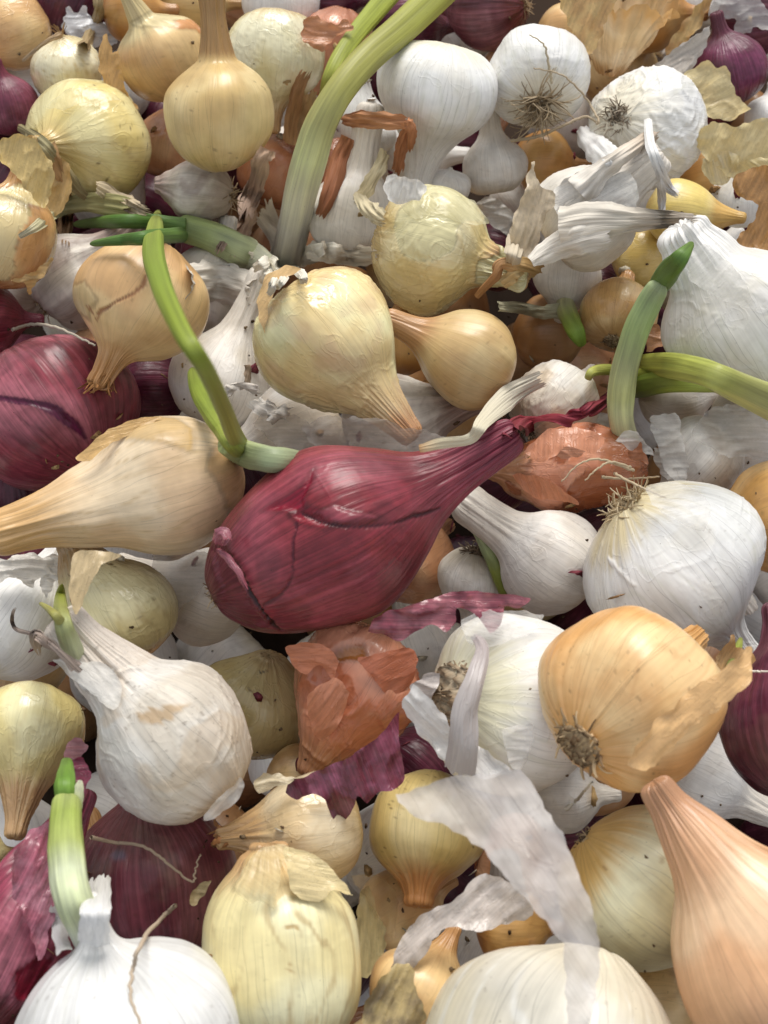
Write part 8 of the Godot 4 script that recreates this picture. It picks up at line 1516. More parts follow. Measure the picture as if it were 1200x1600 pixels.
	skin("S1", "", "garlic_skin", "large translucent grey-white skin sticking up towards the viewer, lower right of centre", "garlic skin", Vector3(21.62, 65.83, 117.17), Vector3(0.996, 0.086, 0.024), Vector3(0, 0.273, -0.962), [Vector2(-19.9, 12.9), Vector2(-16.4, 13.9), Vector2(-11.1, 15.5), Vector2(-4.7, 16.2), Vector2(0.6, 16.9), Vector2(2.6, 15.2), Vector2(5.6, 9.5), Vector2(8.9, 3.4), Vector2(11.1, -3.7), Vector2(12.6, -11.5), Vector2(11.4, -19.1), Vector2(9.6, -25.2), Vector2(6.7, -25.2), Vector2(6.9, -17.2), Vector2(6.8, -11), Vector2(1.9, -5.1), Vector2(-3, 0.4), Vector2(-5.5, 3.5), Vector2(-11.2, 7.6), Vector2(-16.4, 9.2)], Color(0.72, 0.68, 0.66), {"mat": "film", "crush": 0.6, "kx": 0.004, "ky": 0.012, "turn": -1.0, "rag": 0.5, "str": 0.12, "seed": 1, "alt": Color(0.6, 0.55, 0.52)})
	skin("S2", "", "garlic_skin", "crumpled pinkish grey skin under the large translucent one", "garlic skin", Vector3(13.65, 19.06, 109.71), Vector3(0.999, 0.044, 0.024), Vector3(0, 0.481, -0.876), [Vector2(-12.4, -8.2), Vector2(-10.6, -3.8), Vector2(-7.5, 1), Vector2(-3.8, 2.6), Vector2(0.5, 5.3), Vector2(6, 9.9), Vector2(14, 6), Vector2(14.8, 1.5), Vector2(9.6, -0.1), Vector2(4.1, -0.9), Vector2(-1.4, -0.2), Vector2(-5.1, -4.4), Vector2(-8.1, -8.6)], Color(0.62, 0.56, 0.52), {"crush": 0.9, "seed": 2, "turn": 0.7, "str": 0.3, "rag": 0.5})
	skin("S3", "", "onion_skin", "shiny purple-red skin flake lying above the bright garlic and copper shallot", "onion skin", Vector3(13.38, 36.08, 51.61), Vector3(0.999, 0.034, 0.031), Vector3(0, 0.681, -0.733), [Vector2(-16.7, -3.4), Vector2(-15.4, -0.3), Vector2(-10.8, 1.8), Vector2(-2.9, 3.9), Vector2(2.3, 5.4), Vector2(8.2, 4.9), Vector2(16.5, 4.2), Vector2(14.4, 2), Vector2(11.5, 2), Vector2(10.5, -1.3), Vector2(8.3, -3.1), Vector2(6.1, -0), Vector2(1.7, 1.9), Vector2(1.3, -1), Vector2(-0.5, -2.9), Vector2(-3.5, -1.6), Vector2(-7.5, -3.5), Vector2(-10.5, -5.2), Vector2(-13.7, -3.9)], Color(0.24, 0.05, 0.075), {"crush": 0.9, "ky": 0.05, "seed": 3, "alt": Color(0.4, 0.13, 0.16), "rag": 0.2, "mat": "redskin"})
	skin("S4", "", "onion_skin", "dark purple leaf-like skin flake with pointed lobes below the copper shallot", "onion skin", Vector3(-7.02, 22.28, 82.44), Vector3(0.994, -0.087, -0.072), Vector3(0, 0.636, -0.771), [Vector2(-12.6, -2.2), Vector2(-11.6, 0.1), Vector2(-8.4, 2), Vector2(-3.3, 4.2), Vector2(2.5, 7.3), Vector2(7.1, 9.7), Vector2(11.2, 12.5), Vector2(10.7, 7.7), Vector2(11.9, -0.2), Vector2(8.6, -1.6), Vector2(6, -2), Vector2(3.6, -4), Vector2(1.6, -1.9), Vector2(0.3, -6.4), Vector2(-1.2, -9.9), Vector2(-3.5, -7), Vector2(-4.8, -2.7), Vector2(-7.4, -1.6), Vector2(-10.3, -3.8)], Color(0.15, 0.03, 0.05), {"crush": 1.0, "ky": 0.03, "kx": 0.02, "seed": 4, "turn": -1.2, "alt": Color(0.26, 0.07, 0.12), "rag": 0.2, "mat": "redskin"})
	skin("S5", "H5", "torn_skin", "torn white skin by the root plate", "", Vector3(13.27, 28.06, 74.66), Vector3(0.953, 0.245, 0.179), Vector3(0, 0.589, -0.808), [Vector2(-10.4, 5.4), Vector2(-7.4, 10.4), Vector2(-4.7, 8.3), Vector2(-1.8, 5.2), Vector2(1.5, 0.2), Vector2(8.8, -3), Vector2(12.7, -6.2), Vector2(7.5, -7.8), Vector2(1.5, -6.9), Vector2(-1.8, -5.1), Vector2(-6.5, -0.2)], Color(0.8, 0.78, 0.76), {"crush": 0.9, "seed": 5, "turn": -0.8, "str": 0.15, "rag": 0.5, "kx": 0.0, "ky": 0.04})
	skin("S5b", "H5", "torn_skin", "torn white skin by the root plate", "", Vector3(8.83, 24.94, 62.43), Vector3(0.979, 0.179, 0.094), Vector3(0, 0.466, -0.885), [Vector2(-3.6, 0.3), Vector2(-0.6, 3), Vector2(3.2, 3.6), Vector2(1.8, -1), Vector2(0.7, -3.6), Vector2(-1.6, -2.3)], Color(0.66, 0.6, 0.57), {"crush": 0.8, "seed": 6})
	skin("S60", "C3", "petal", "", "", Vector3(59.2, 30.9, -153.43), Vector3(0.991, -0.089, -0.104), Vector3(0, 0.759, -0.652), [Vector2(-9.6, 8.2), Vector2(8.9, 8.5), Vector2(6.3, 1.4), Vector2(1.9, -9.3), Vector2(-2, -7.6), Vector2(-5.5, -1.4)], Color(0.66, 0.46, 0.2), {"crush": 0.6, "ky": -0.02, "seed": 10, "turn": 1.2, "str": 0.3, "rag": 0.6, "alt": Color(0.58, 0.36, 0.15)})
	skin("S61", "C3", "petal", "", "", Vector3(99.63, -2.54, -194.84), Vector3(0.857, 0.373, 0.356), Vector3(0, 0.69, -0.724), [Vector2(-7.2, -8.4), Vector2(-5.6, -2.5), Vector2(1.1, 5.4), Vector2(9.4, 11.5), Vector2(3.9, 0.1), Vector2(-1.8, -6.5)], Color(0.7, 0.5, 0.22), {"crush": 0.6, "ky": -0.02, "seed": 11, "turn": 1.2, "str": 0.3, "rag": 0.6, "alt": Color(0.58, 0.36, 0.15)})
	skin("S80", "", "onion_skin", "stiff yellow-tan skin flake standing up under the wine-purple onion", "onion skin", Vector3(100.21, 11.9, -144.79), Vector3(0.973, 0.173, 0.152), Vector3(0, 0.659, -0.752), [Vector2(-11.5, 4.9), Vector2(-3.6, 9.8), Vector2(-1.1, 7.8), Vector2(2.3, 7.3), Vector2(5.1, -0.1), Vector2(9.6, -5.3), Vector2(6.7, -6.3), Vector2(3.4, -8.1), Vector2(-3.2, -6.7), Vector2(-7.9, -3.3)], Color(0.7, 0.57, 0.3), {"crush": 0.9, "seed": 20, "str": 0.2, "rag": 0.5, "turn": 0.5, "alt": Color(0.74, 0.62, 0.34)})
	skin("S81", "", "onion_skin", "wide crinkled yellow skin at the right edge above the lemon-yellow onion", "onion skin", Vector3(100.7, 13.81, -118.11), Vector3(0.974, 0.133, 0.186), Vector3(0, 0.813, -0.582), [Vector2(-11.7, 2.1), Vector2(-7.2, 7.2), Vector2(-0, 6.2), Vector2(9.5, 8.5), Vector2(10.8, -5.8), Vector2(3.6, -5.5), Vector2(1.2, -9.1), Vector2(-6.4, -3.9)], Color(0.76, 0.62, 0.32), {"crush": 0.9, "seed": 21, "str": 0.2, "rag": 0.5, "turn": 1.2, "alt": Color(0.74, 0.62, 0.34)})
	skin("S82", "", "onion_skin", "small pale torn skin piece lying on the wide crinkled yellow skin", "onion skin", Vector3(97.09, 9.35, -115.74), Vector3(0.974, 0.149, 0.17), Vector3(0, 0.753, -0.658), [Vector2(-4.9, 1.9), Vector2(-1.1, 4.2), Vector2(4.4, 3.3), Vector2(4.9, -0.6), Vector2(0.9, -6), Vector2(-4.3, -2.9)], Color(0.8, 0.7, 0.46), {"crush": 0.9, "seed": 22, "str": 0.2, "rag": 0.5, "turn": 1.9, "alt": Color(0.74, 0.62, 0.34)})
	skin("S83", "", "onion_skin", "yellow torn skin corner at the right edge, right of the small pale piece", "onion skin", Vector3(106.2, 11.54, -111.39), Vector3(0.945, 0.216, 0.246), Vector3(0, 0.751, -0.66), [Vector2(-5.5, 1.9), Vector2(3.3, 3.6), Vector2(4.6, -2.6), Vector2(-2.5, -2.9)], Color(0.76, 0.64, 0.34), {"crush": 0.9, "seed": 23, "str": 0.2, "rag": 0.5, "turn": 2.6, "alt": Color(0.74, 0.62, 0.34)})
	skin("S9", "", "garlic_skin", "grey-white pointed skin left of the wine-purple onion", "garlic skin", Vector3(91.18, 14.32, -159.12), Vector3(0.978, 0.152, 0.14), Vector3(0, 0.678, -0.735), [Vector2(-10.2, -5.4), Vector2(-7.4, -1.1), Vector2(-1.8, 3), Vector2(3.9, 6), Vector2(7.4, 8.6), Vector2(6.6, 2.7), Vector2(3.7, -1.5), Vector2(1.9, -6.2), Vector2(-4.4, -6.3)], Color(0.56, 0.52, 0.47), {"crush": 0.9, "seed": 25, "turn": 0.6, "str": 0.35})
	skin("S10", "", "garlic_skin", "thin whitish skin over the dark onion in the top right corner", "garlic skin", Vector3(112.32, 10.62, -183.1), Vector3(0.971, 0.155, 0.18), Vector3(0, 0.759, -0.651), [Vector2(-9.5, 2.7), Vector2(-5.5, 8.3), Vector2(3.3, 8.1), Vector2(9.6, 0.4), Vector2(9.9, -4), Vector2(4, -2.8), Vector2(3.5, -4.7), Vector2(-0.8, -5.2), Vector2(-1.5, -0.4), Vector2(-5.4, 0.1), Vector2(-7.7, -2.6)], Color(0.62, 0.6, 0.58), {"crush": 0.9, "seed": 26, "mat": "film"})
	skin("S11", "", "garlic_skin", "crumpled bluish white scrap of skin at upper left beside the olive-brown stem", "garlic skin", Vector3(-98.44, -6.8, -203.27), Vector3(0.979, -0.146, -0.14), Vector3(0, 0.693, -0.721), [Vector2(-9, -1.4), Vector2(-7.1, 5.4), Vector2(-4.4, 4.3), Vector2(-1.4, 6.1), Vector2(0.5, 2), Vector2(5.3, 1.2), Vector2(9.9, -1.3), Vector2(8.7, -5.5), Vector2(1.9, -6.2), Vector2(-4.3, -4.7)], Color(0.74, 0.75, 0.78), {"crush": 0.9, "seed": 27, "rag": 0.8})
	skin("S12", "A6", "peeling_skin", "loose orange tan flap of skin", "", Vector3(-79.8, 18.78, -146.96), Vector3(0.996, 0.062, 0.067), Vector3(0, 0.737, -0.676), [Vector2(-5.1, -0.6), Vector2(-4.6, 6.1), Vector2(-3.1, 10.2), Vector2(-1.3, 7.9), Vector2(-0.6, 4.8), Vector2(1.3, 5.5), Vector2(2.1, -0.3), Vector2(3.7, -7.6), Vector2(6.7, -11.6), Vector2(2.7, -9), Vector2(-1.7, -5.7)], Color(0.6, 0.36, 0.13), {"crush": 0.5, "seed": 28, "turn": 1.3, "ky": 0.04})
	skin("S13", "A11", "peeling_skin", "ragged yellow tan flap", "", Vector3(-94.59, 33.74, -88.83), Vector3(0.97, -0.176, -0.169), Vector3(0, 0.692, -0.721), [Vector2(-6.5, 0.6), Vector2(-7.1, 5.2), Vector2(-3.3, 6.9), Vector2(-0.4, 7.7), Vector2(2.6, 5.4), Vector2(6.6, 0.9), Vector2(6.7, -5.7), Vector2(4.5, -11.6), Vector2(0.5, -7.5), Vector2(-3.4, -2.3)], Color(0.64, 0.48, 0.2), {"crush": 0.8, "seed": 29, "rag": 0.7, "turn": 1.3})
	skin("S13b", "A11", "peeling_skin", "orange tan flap", "", Vector3(-96.35, 9.18, -112.19), Vector3(0.999, 0.032, 0.03), Vector3(0, 0.687, -0.727), [Vector2(-6.5, 10.3), Vector2(-2.8, 10.8), Vector2(1.7, 5.8), Vector2(5.9, 3.1), Vector2(6.4, -5), Vector2(4, -9.5), Vector2(0.5, -13.1), Vector2(-3.3, -5), Vector2(-5.9, 2.3)], Color(0.6, 0.4, 0.16), {"crush": 0.7, "seed": 30, "rag": 0.5, "turn": 1.2})
	skin("S13c", "A11", "peeling_skin", "", "", Vector3(-93.39, 14.51, -65.84), Vector3(1, 0.012, 0.024), Vector3(0, 0.896, -0.444), [Vector2(-6.3, -1.1), Vector2(0, 1.6), Vector2(6.3, 6), Vector2(3.3, 0.7), Vector2(0.6, -1.1), Vector2(-1.7, -5.2), Vector2(-2.4, -1.1)], Color(0.56, 0.36, 0.14), {"crush": 0.6, "seed": 31, "rag": 0.5})
	skin("S14", "C12", "loose_skin", "dry beige skin at its left side", "", Vector3(38.07, 31.86, -71.88), Vector3(0.997, -0.051, -0.054), Vector3(0, 0.731, -0.682), [Vector2(-4.9, -10.1), Vector2(-5.7, -3.6), Vector2(-3.8, 1.3), Vector2(-1.6, 6.9), Vector2(0.1, 13), Vector2(1.8, 6.9), Vector2(5.1, 5.6), Vector2(5.9, 2.4), Vector2(3.3, -1.9), Vector2(1.5, -8.4), Vector2(-1.8, -12.5)], Color(0.64, 0.53, 0.38), {"crush": 0.9, "seed": 32, "turn": 1.3, "str": 0.35, "rag": 0.6})
	skin("S150", "", "garlic_skin", "translucent whitish skin flake standing left of the dull garlic", "garlic skin", Vector3(70.21, 14.4, -9.27), Vector3(0.98, 0.159, 0.123), Vector3(0, 0.611, -0.792), [Vector2(-5.8, 6.7), Vector2(-1.9, 8.2), Vector2(1.5, 7.7), Vector2(1.8, 4), Vector2(3.1, -0.3), Vector2(3.7, -7.3), Vector2(1.6, -9.2), Vector2(-1, -7.3), Vector2(-3, -2.6)], Color(0.66, 0.64, 0.61), {"crush": 0.8, "seed": 35, "mat": "film", "rag": 0.6})
	skin("S151", "", "garlic_skin", "small glassy skin flake above the roots of the large garlic", "garlic skin", Vector3(69.43, 7.56, -7.7), Vector3(0.981, 0.174, 0.087), Vector3(0, 0.446, -0.895), [Vector2(-1.7, -0.4), Vector2(-3.1, 5.3), Vector2(0.3, 3.3), Vector2(2.9, -2.9), Vector2(1.6, -5.3)], Color(0.66, 0.64, 0.61), {"crush": 0.8, "seed": 36, "mat": "film", "rag": 0.6})
	skin("S152", "", "garlic_skin", "wide grey translucent skin at the right edge under the largest garlic", "garlic skin", Vector3(86.3, 12.63, -14.46), Vector3(0.972, 0.157, 0.176), Vector3(0, 0.747, -0.665), [Vector2(-10.8, -0.7), Vector2(-7, 5.9), Vector2(-0.2, 7.7), Vector2(8.4, 4.1), Vector2(9, -5.9), Vector2(2.9, -5.8), Vector2(-2.5, -5.4)], Color(0.66, 0.64, 0.61), {"crush": 0.8, "seed": 37, "mat": "thin_film", "rag": 0.6})
	skin("S153", "", "garlic_skin", "thin white skin arching at the foot of the upright shoot", "garlic skin", Vector3(59.89, 19.78, -5.72), Vector3(0.985, 0.155, 0.081), Vector3(0, 0.462, -0.887), [Vector2(-4.9, 0.9), Vector2(-1.1, 3.6), Vector2(2.6, 0.7), Vector2(4.3, -2.8), Vector2(1, -1.6), Vector2(-1.9, -0.7)], Color(0.66, 0.64, 0.61), {"crush": 0.8, "seed": 38, "mat": "film", "rag": 0.6})
	skin("S160", "", "garlic_skin", "smoky translucent skin between the crumpled onion and the purple-red shallot", "garlic skin", Vector3(-0.76, 20.43, -6.83), Vector3(1, 0, -0.002), Vector3(0, 0.886, -0.463), [Vector2(-19, 3.6), Vector2(-11.3, 6.1), Vector2(0.8, 5.2), Vector2(9.9, 2.4), Vector2(16.8, -0.6), Vector2(16.1, -4.3), Vector2(6.9, -6), Vector2(-5.4, -4.3), Vector2(-14.5, -2.3)], Color(0.62, 0.58, 0.53), {"crush": 0.5, "seed": 40, "mat": "thin_film", "rag": 0.6})
	skin("S161", "", "garlic_skin", "greyish thin skin right of the curved sprout fork", "garlic skin", Vector3(-24.65, -0.52, -25.75), Vector3(0.998, -0.053, -0.042), Vector3(0, 0.619, -0.785), [Vector2(-9.2, 2.3), Vector2(-3.4, 5.6), Vector2(4.8, 3.2), Vector2(8.1, -2.6), Vector2(3.1, -5.1), Vector2(-3.4, -3.4)], Color(0.62, 0.58, 0.53), {"crush": 0.5, "seed": 41, "mat": "thin_film", "rag": 0.6})
	skin("S162", "", "garlic_skin", "pale translucent skin left of the root end of the purple-red shallot", "garlic skin", Vector3(-47.55, 3.14, 21.21), Vector3(0.99, -0.119, -0.075), Vector3(0, 0.535, -0.845), [Vector2(-7.3, 5.2), Vector2(-0.3, 6.2), Vector2(7.3, 5.6), Vector2(5.8, -0.3), Vector2(2.1, -4.9), Vector2(-2.4, -8.4), Vector2(-5.1, -3.4)], Color(0.62, 0.58, 0.53), {"crush": 0.5, "seed": 42, "mat": "thin_film", "rag": 0.6})
	skin("S17", "I9", "peeling_skin", "upright yellow flap at its right side", "", Vector3(-3.14, -14.07, 100.55), Vector3(0.963, -0.254, -0.084), Vector3(0, 0.314, -0.949), [Vector2(-3.5, -5.4), Vector2(-3, 3.8), Vector2(-1.6, 8.8), Vector2(-0.2, 9.8), Vector2(1, 6.7), Vector2(3, 3.1), Vector2(4.1, -2.2), Vector2(3, -6.1), Vector2(-0.3, -9.3), Vector2(-2.4, -8.7)], Color(0.7, 0.58, 0.28), {"crush": 0.6, "seed": 45, "turn": 1.5, "ky": 0.03})
	skin("S18", "", "onion_skin", "dirty yellow-brown crumpled skin at the bottom edge left of the cream white onion", "onion skin", Vector3(2.64, 17.79, 123.84), Vector3(1, 0.009, 0.004), Vector3(0, 0.436, -0.9), [Vector2(-6.8, -6.4), Vector2(-5, 2.2), Vector2(-1.4, 6.2), Vector2(2.2, 6.8), Vector2(3.9, 0.5), Vector2(5.1, -2.9), Vector2(2.1, -6.4)], Color(0.54, 0.42, 0.2), {"crush": 0.6, "turn": 1.2, "seed": 46, "alt": Color(0.24, 0.18, 0.1), "rag": 0.6})
	skin("S18b", "", "onion_skin", "thin tan skin pane right of the upright yellow flap", "onion skin", Vector3(-0.53, -11.23, 94.7), Vector3(0.985, -0.165, -0.058), Vector3(0, 0.334, -0.943), [Vector2(-6.7, 5.5), Vector2(-0.9, 5.3), Vector2(3.3, 2.6), Vector2(3.6, -4), Vector2(2.2, -8), Vector2(-1.6, -1.4)], Color(0.6, 0.42, 0.2), {"crush": 0.6, "seed": 47, "turn": 1.3, "mat": "thin_film"})
	skin("S19", "I1", "loose_skin", "loose golden flap of skin on its right side", "", Vector3(54.46, 60.22, 85.77), Vector3(0.988, -0.124, -0.094), Vector3(0, 0.605, -0.796), [Vector2(-11.3, -8.8), Vector2(-11.1, -5.4), Vector2(-8.3, -2.6), Vector2(-3.6, 1.2), Vector2(1.8, 5.6), Vector2(7.1, 8.9), Vector2(11.3, 11.5), Vector2(11.7, 7.7), Vector2(9.5, 4.3), Vector2(6.6, 2.1), Vector2(2.4, -0.7), Vector2(-2.1, -5.1), Vector2(-5.3, -8.7), Vector2(-8.4, -9.7)], Color(0.82, 0.52, 0.24), {"crush": 0.45, "seed": 48, "turn": 0.7, "ky": 0.035, "str": 0.18})
	skin("S19b", "I1", "neck_skin", "dry neck skin", "", Vector3(73.22, 25.28, 56), Vector3(0.992, -0.111, -0.062), Vector3(0, 0.484, -0.875), [Vector2(-5.7, -4.8), Vector2(-3.5, 0.5), Vector2(-0.6, 5.6), Vector2(0.5, 3.2), Vector2(2.4, 2.9), Vector2(4.2, 1.8), Vector2(3.7, -2.9), Vector2(-0.9, -6.2)], Color(0.56, 0.34, 0.15), {"crush": 0.7, "seed": 49, "turn": 1.1, "str": 0.4})
	skin("S20", "G1", "broken_skin", "cracked loose skin", "", Vector3(-82.16, 9.58, 23.55), Vector3(0.971, -0.22, -0.091), Vector3(0, 0.38, -0.925), [Vector2(-8.3, 1.6), Vector2(-3.4, 3.6), Vector2(1.6, 4.1), Vector2(7.5, 3.5), Vector2(4.7, 1.4), Vector2(6.3, -1.6), Vector2(2.2, -1), Vector2(0.9, -3.8), Vector2(-1.6, -3.4), Vector2(-3.1, -1.2), Vector2(-6.6, -3.2)], Color(0.74, 0.71, 0.65), {"crush": 0.8, "seed": 50, "rag": 0.8})
	skin("S20b", "G1", "broken_skin", "cracked loose skin", "", Vector3(-77.86, 7.3, 22.92), Vector3(0.974, -0.203, -0.105), Vector3(0, 0.459, -0.888), [Vector2(-2.7, 2.6), Vector2(0.7, 4.1), Vector2(4.4, 2.7), Vector2(0.9, -2.6), Vector2(-0.9, -5.6), Vector2(-2.2, -1.2)], Color(0.74, 0.71, 0.65), {"crush": 0.8, "seed": 51, "rag": 0.8})
	skin("S21", "", "onion_skin", "brown curled skin at the right edge beside the neck of the lemon-yellow onion", "onion skin", Vector3(99.69, 18.59, -86.23), Vector3(0.916, 0.273, 0.293), Vector3(0, 0.731, -0.682), [Vector2(-4.6, 5.5), Vector2(-4.5, 9.8), Vector2(4.7, 11.9), Vector2(6, -10.6), Vector2(-0.9, -9.5), Vector2(-3.6, -7.3), Vector2(0.9, -2.1), Vector2(1.9, 2.1)], Color(0.5, 0.27, 0.1), {"crush": 0.9, "seed": 52, "str": 0.4, "turn": 1.2})
	skin("S22", "B6", "neck_skin", "", "", Vector3(4.62, 39.56, -72.31), Vector3(1, 0.008, 0.009), Vector3(0, 0.742, -0.67), [Vector2(-4.6, 0.9), Vector2(-3.8, 3.7), Vector2(1.9, 2.8), Vector2(6.4, 0.9), Vector2(4.3, -2.6), Vector2(-0.5, -3.5), Vector2(-3.6, -2.3)], Color(0.76, 0.74, 0.71), {"crush": 0.7, "seed": 53, "turn": 1.4, "str": 0.25, "rag": 0.5})
	skin("S23", "B3", "peeling_skin", "curled orange skin edge", "", Vector3(-17.51, 24.93, -156.38), Vector3(0.999, -0.033, -0.026), Vector3(0, 0.62, -0.785), [Vector2(-7.2, -2.3), Vector2(-6.2, 2.7), Vector2(-2.4, 4.6), Vector2(2.3, 1.9), Vector2(7.1, 3.8), Vector2(8.4, 1), Vector2(2.3, -1.9), Vector2(-0.5, -5.6), Vector2(-3.8, -4.2)], Color(0.6, 0.28, 0.15), {"crush": 0.9, "seed": 54, "rag": 0.8})
	skin("S25", "", "onion_skin", "pink crumpled scrap beside the tip of the white onion shoot", "onion skin", Vector3(-64.4, 15.35, 72.36), Vector3(0.979, -0.195, -0.054), Vector3(0, 0.267, -0.964), [Vector2(-2.6, -1.1), Vector2(-1.5, 2.3), Vector2(1, 3.5), Vector2(2.3, 1.7), Vector2(1.5, -0.3), Vector2(0.1, -2.3), Vector2(-0.8, -3.7)], Color(0.48, 0.22, 0.24), {"crush": 0.9, "seed": 56, "rag": 0.6})
	skin("S26", "", "onion_skin", "dark magenta shrivelled skin behind the tip of the white onion shoot", "onion skin", Vector3(-61.87, 24.61, 84.47), Vector3(0.978, -0.197, -0.067), Vector3(0, 0.324, -0.946), [Vector2(-3.5, 0.3), Vector2(-1.9, 4.8), Vector2(1.7, 6.1), Vector2(3.5, 3.2), Vector2(2, -2.1), Vector2(0.2, -5.2), Vector2(-1.8, -7.1)], Color(0.26, 0.05, 0.09), {"crush": 0.9, "seed": 57, "rag": 0.6, "mat": "redskin"})
	skin("S27", "I11", "torn_skin", "long magenta strip of skin", "", Vector3(-64.75, 27.7, 105.31), Vector3(0.923, -0.362, -0.133), Vector3(0, 0.344, -0.939), [Vector2(-5.5, 6.3), Vector2(-1, 11), Vector2(4.4, 11.7), Vector2(3.5, 5.2), Vector2(2.8, -1.9), Vector2(2.1, -10), Vector2(0.5, -13.4), Vector2(-1.7, -6.5), Vector2(-4.9, -1.9)], Color(0.4, 0.11, 0.16), {"crush": 0.9, "seed": 58, "turn": 1.2, "str": 0.4, "mat": "redskin", "alt": Color(0.5, 0.2, 0.26)})
	skin("S28", "F7", "peeling_skin", "copper flap", "", Vector3(44.57, 19.89, -4.9), Vector3(0.991, 0.111, 0.071), Vector3(0, 0.538, -0.843), [Vector2(-4.7, -0.9), Vector2(-2.7, 2.9), Vector2(2.6, 2.8), Vector2(4.8, -0.3), Vector2(1.8, -2.1), Vector2(-2, -2.5)], Color(0.58, 0.27, 0.16), {"crush": 0.5, "seed": 59, "rag": 0.6})
	skin("S28b", "F7", "peeling_skin", "copper flap", "", Vector3(60.57, 17.64, -4.87), Vector3(0.941, 0.286, 0.181), Vector3(0, 0.534, -0.845), [Vector2(-1.6, 2.8), Vector2(0.7, 2.7), Vector2(2.7, -2.7), Vector2(0.6, -2.2), Vector2(-2.4, -0.6)], Color(0.44, 0.18, 0.09), {"crush": 0.5, "seed": 60, "rag": 0.6})
	skin("S29", "H9", "loose_skin", "", "", Vector3(-22.73, 20.82, 81.53), Vector3(0.997, -0.072, -0.019), Vector3(0, 0.251, -0.968), [Vector2(-3.4, 0.2), Vector2(-0.6, 2.1), Vector2(4.9, 1.2), Vector2(2.1, -0.5), Vector2(-0.5, -1), Vector2(-2.4, -2.1)], Color(0.64, 0.54, 0.36), {"crush": 0.7, "seed": 61, "rag": 0.6})
	skin("S30", "F1", "loose_skin", "copper scrap by its root end", "", Vector3(72.02, 3.98, -53.51), Vector3(0.982, 0.139, 0.125), Vector3(0, 0.669, -0.743), [Vector2(-2.3, -0.8), Vector2(-0.7, 4.2), Vector2(1.3, 3.4), Vector2(3.4, -0.8), Vector2(0.1, -2.5), Vector2(-1.9, -3.4)], Color(0.48, 0.24, 0.12), {"crush": 0.5, "seed": 62})
	skin("S31", "", "onion_skin", "small curled tan scrap left of the tall pale yellow onion", "onion skin", Vector3(-37.56, 5.61, 98.89), Vector3(0.992, -0.118, -0.043), Vector3(0, 0.339, -0.941), [Vector2(-1.7, -2), Vector2(-1.3, 0.8), Vector2(2.2, 2.6), Vector2(1.3, 0.6), Vector2(-0.4, -2)], Color(0.6, 0.48, 0.26), {"crush": 0.5, "seed": 63})
	strip("X0", "E4", "torn_skin_edge", "", "", [Vector3(-35.5, 36.6, 35.2), Vector3(-33.3, 37.7, 37.6), Vector3(-30.5, 37.2, 41.5), Vector3(-28.4, 34.5, 44.6)], [1.1, 1.6, 1.5, 0.8], [Color(0.36, 0.08, 0.11), Color(0.48, 0.16, 0.21), Color(0.46, 0.15, 0.19), Color(0.36, 0.08, 0.11)], Vector3(0.103, 0.839, 0.535), {"seed": 200, "twist": 0.5, "cup": 0.9, "rag": 0.5, "rows": 34, "cols": 10, "str": 0.2, "mat": "redskin"})
	strip("X1", "E4", "torn_skin_edge", "", "", [Vector3(-35.6, 38.3, 35), Vector3(-34.1, 41.1, 35), Vector3(-32.9, 42.6, 37.1)], [3, 3.2, 1.9], [Color(0.36, 0.08, 0.11), Color(0.48, 0.16, 0.21), Color(0.46, 0.15, 0.19), Color(0.36, 0.08, 0.11)], Vector3(0.115, 0.823, 0.556), {"seed": 201, "twist": 0.5, "cup": 0.9, "rag": 0.5, "rows": 34, "cols": 10, "str": 0.2, "mat": "redskin"})
	skin("Y1", "G3", "neck_skin", "", "", Vector3(-56.78, 40.17, 68.89), Vector3(1, -0.022, -0.005), Vector3(0, 0.231, -0.973), [Vector2(-8.5, 4.4), Vector2(-4, 4.7), Vector2(2, 3.7), Vector2(4.8, 0.6), Vector2(5.6, -3.3), Vector2(4.3, -5.8), Vector2(1.7, -4), Vector2(-1.4, -1.1), Vector2(-4.5, 1)], Color(0.8, 0.77, 0.72), {"crush": 0.5, "seed": 301, "turn": -0.6, "str": 0.15, "rag": 0.3, "mat": "film", "ky": 0.02})
	skin("Y2", "G3", "loose_skin", "", "", Vector3(-31.29, 24.71, 86.47), Vector3(0.902, -0.308, -0.304), Vector3(0, 0.703, -0.711), [Vector2(-3, -1.4), Vector2(-0.1, 1.7), Vector2(2.7, 4.6), Vector2(3.7, 2.8), Vector2(2, 0), Vector2(-1.1, -3.4), Vector2(-4.2, -4.2)], Color(0.78, 0.74, 0.68), {"crush": 0.5, "seed": 302, "turn": 0.9, "rag": 0.3, "mat": "film"})
	skin("Y3", "C12", "loose_skin", "", "", Vector3(54.92, 36.18, -74.28), Vector3(0.989, 0.099, 0.109), Vector3(0, 0.74, -0.673), [Vector2(-11.8, 0.5), Vector2(-5.8, 5.3), Vector2(2.4, 4.5), Vector2(8, 5.6), Vector2(10.3, 0.5), Vector2(9.2, -4.3), Vector2(2.6, -2.7), Vector2(-4.7, -4.3), Vector2(-10.4, -5.1)], Color(0.76, 0.72, 0.66), {"crush": 0.8, "seed": 303, "turn": 0.5, "rag": 0.5, "mat": "garlic", "ky": 0.02})
	skin("Y4", "", "garlic_skin", "papery white scrap between the leafy garlic and the peeling yellow onion", "garlic skin", Vector3(37.16, -26.17, -132.54), Vector3(0.997, 0.056, 0.059), Vector3(0, 0.73, -0.684), [Vector2(-8.4, 4), Vector2(-2.8, 6.4), Vector2(3.3, 1.7), Vector2(7, -2.7), Vector2(3.5, -6.7), Vector2(-2.7, -2.7)], Color(0.78, 0.75, 0.7), {"crush": 0.8, "seed": 304, "rag": 0.5, "mat": "garlic"})
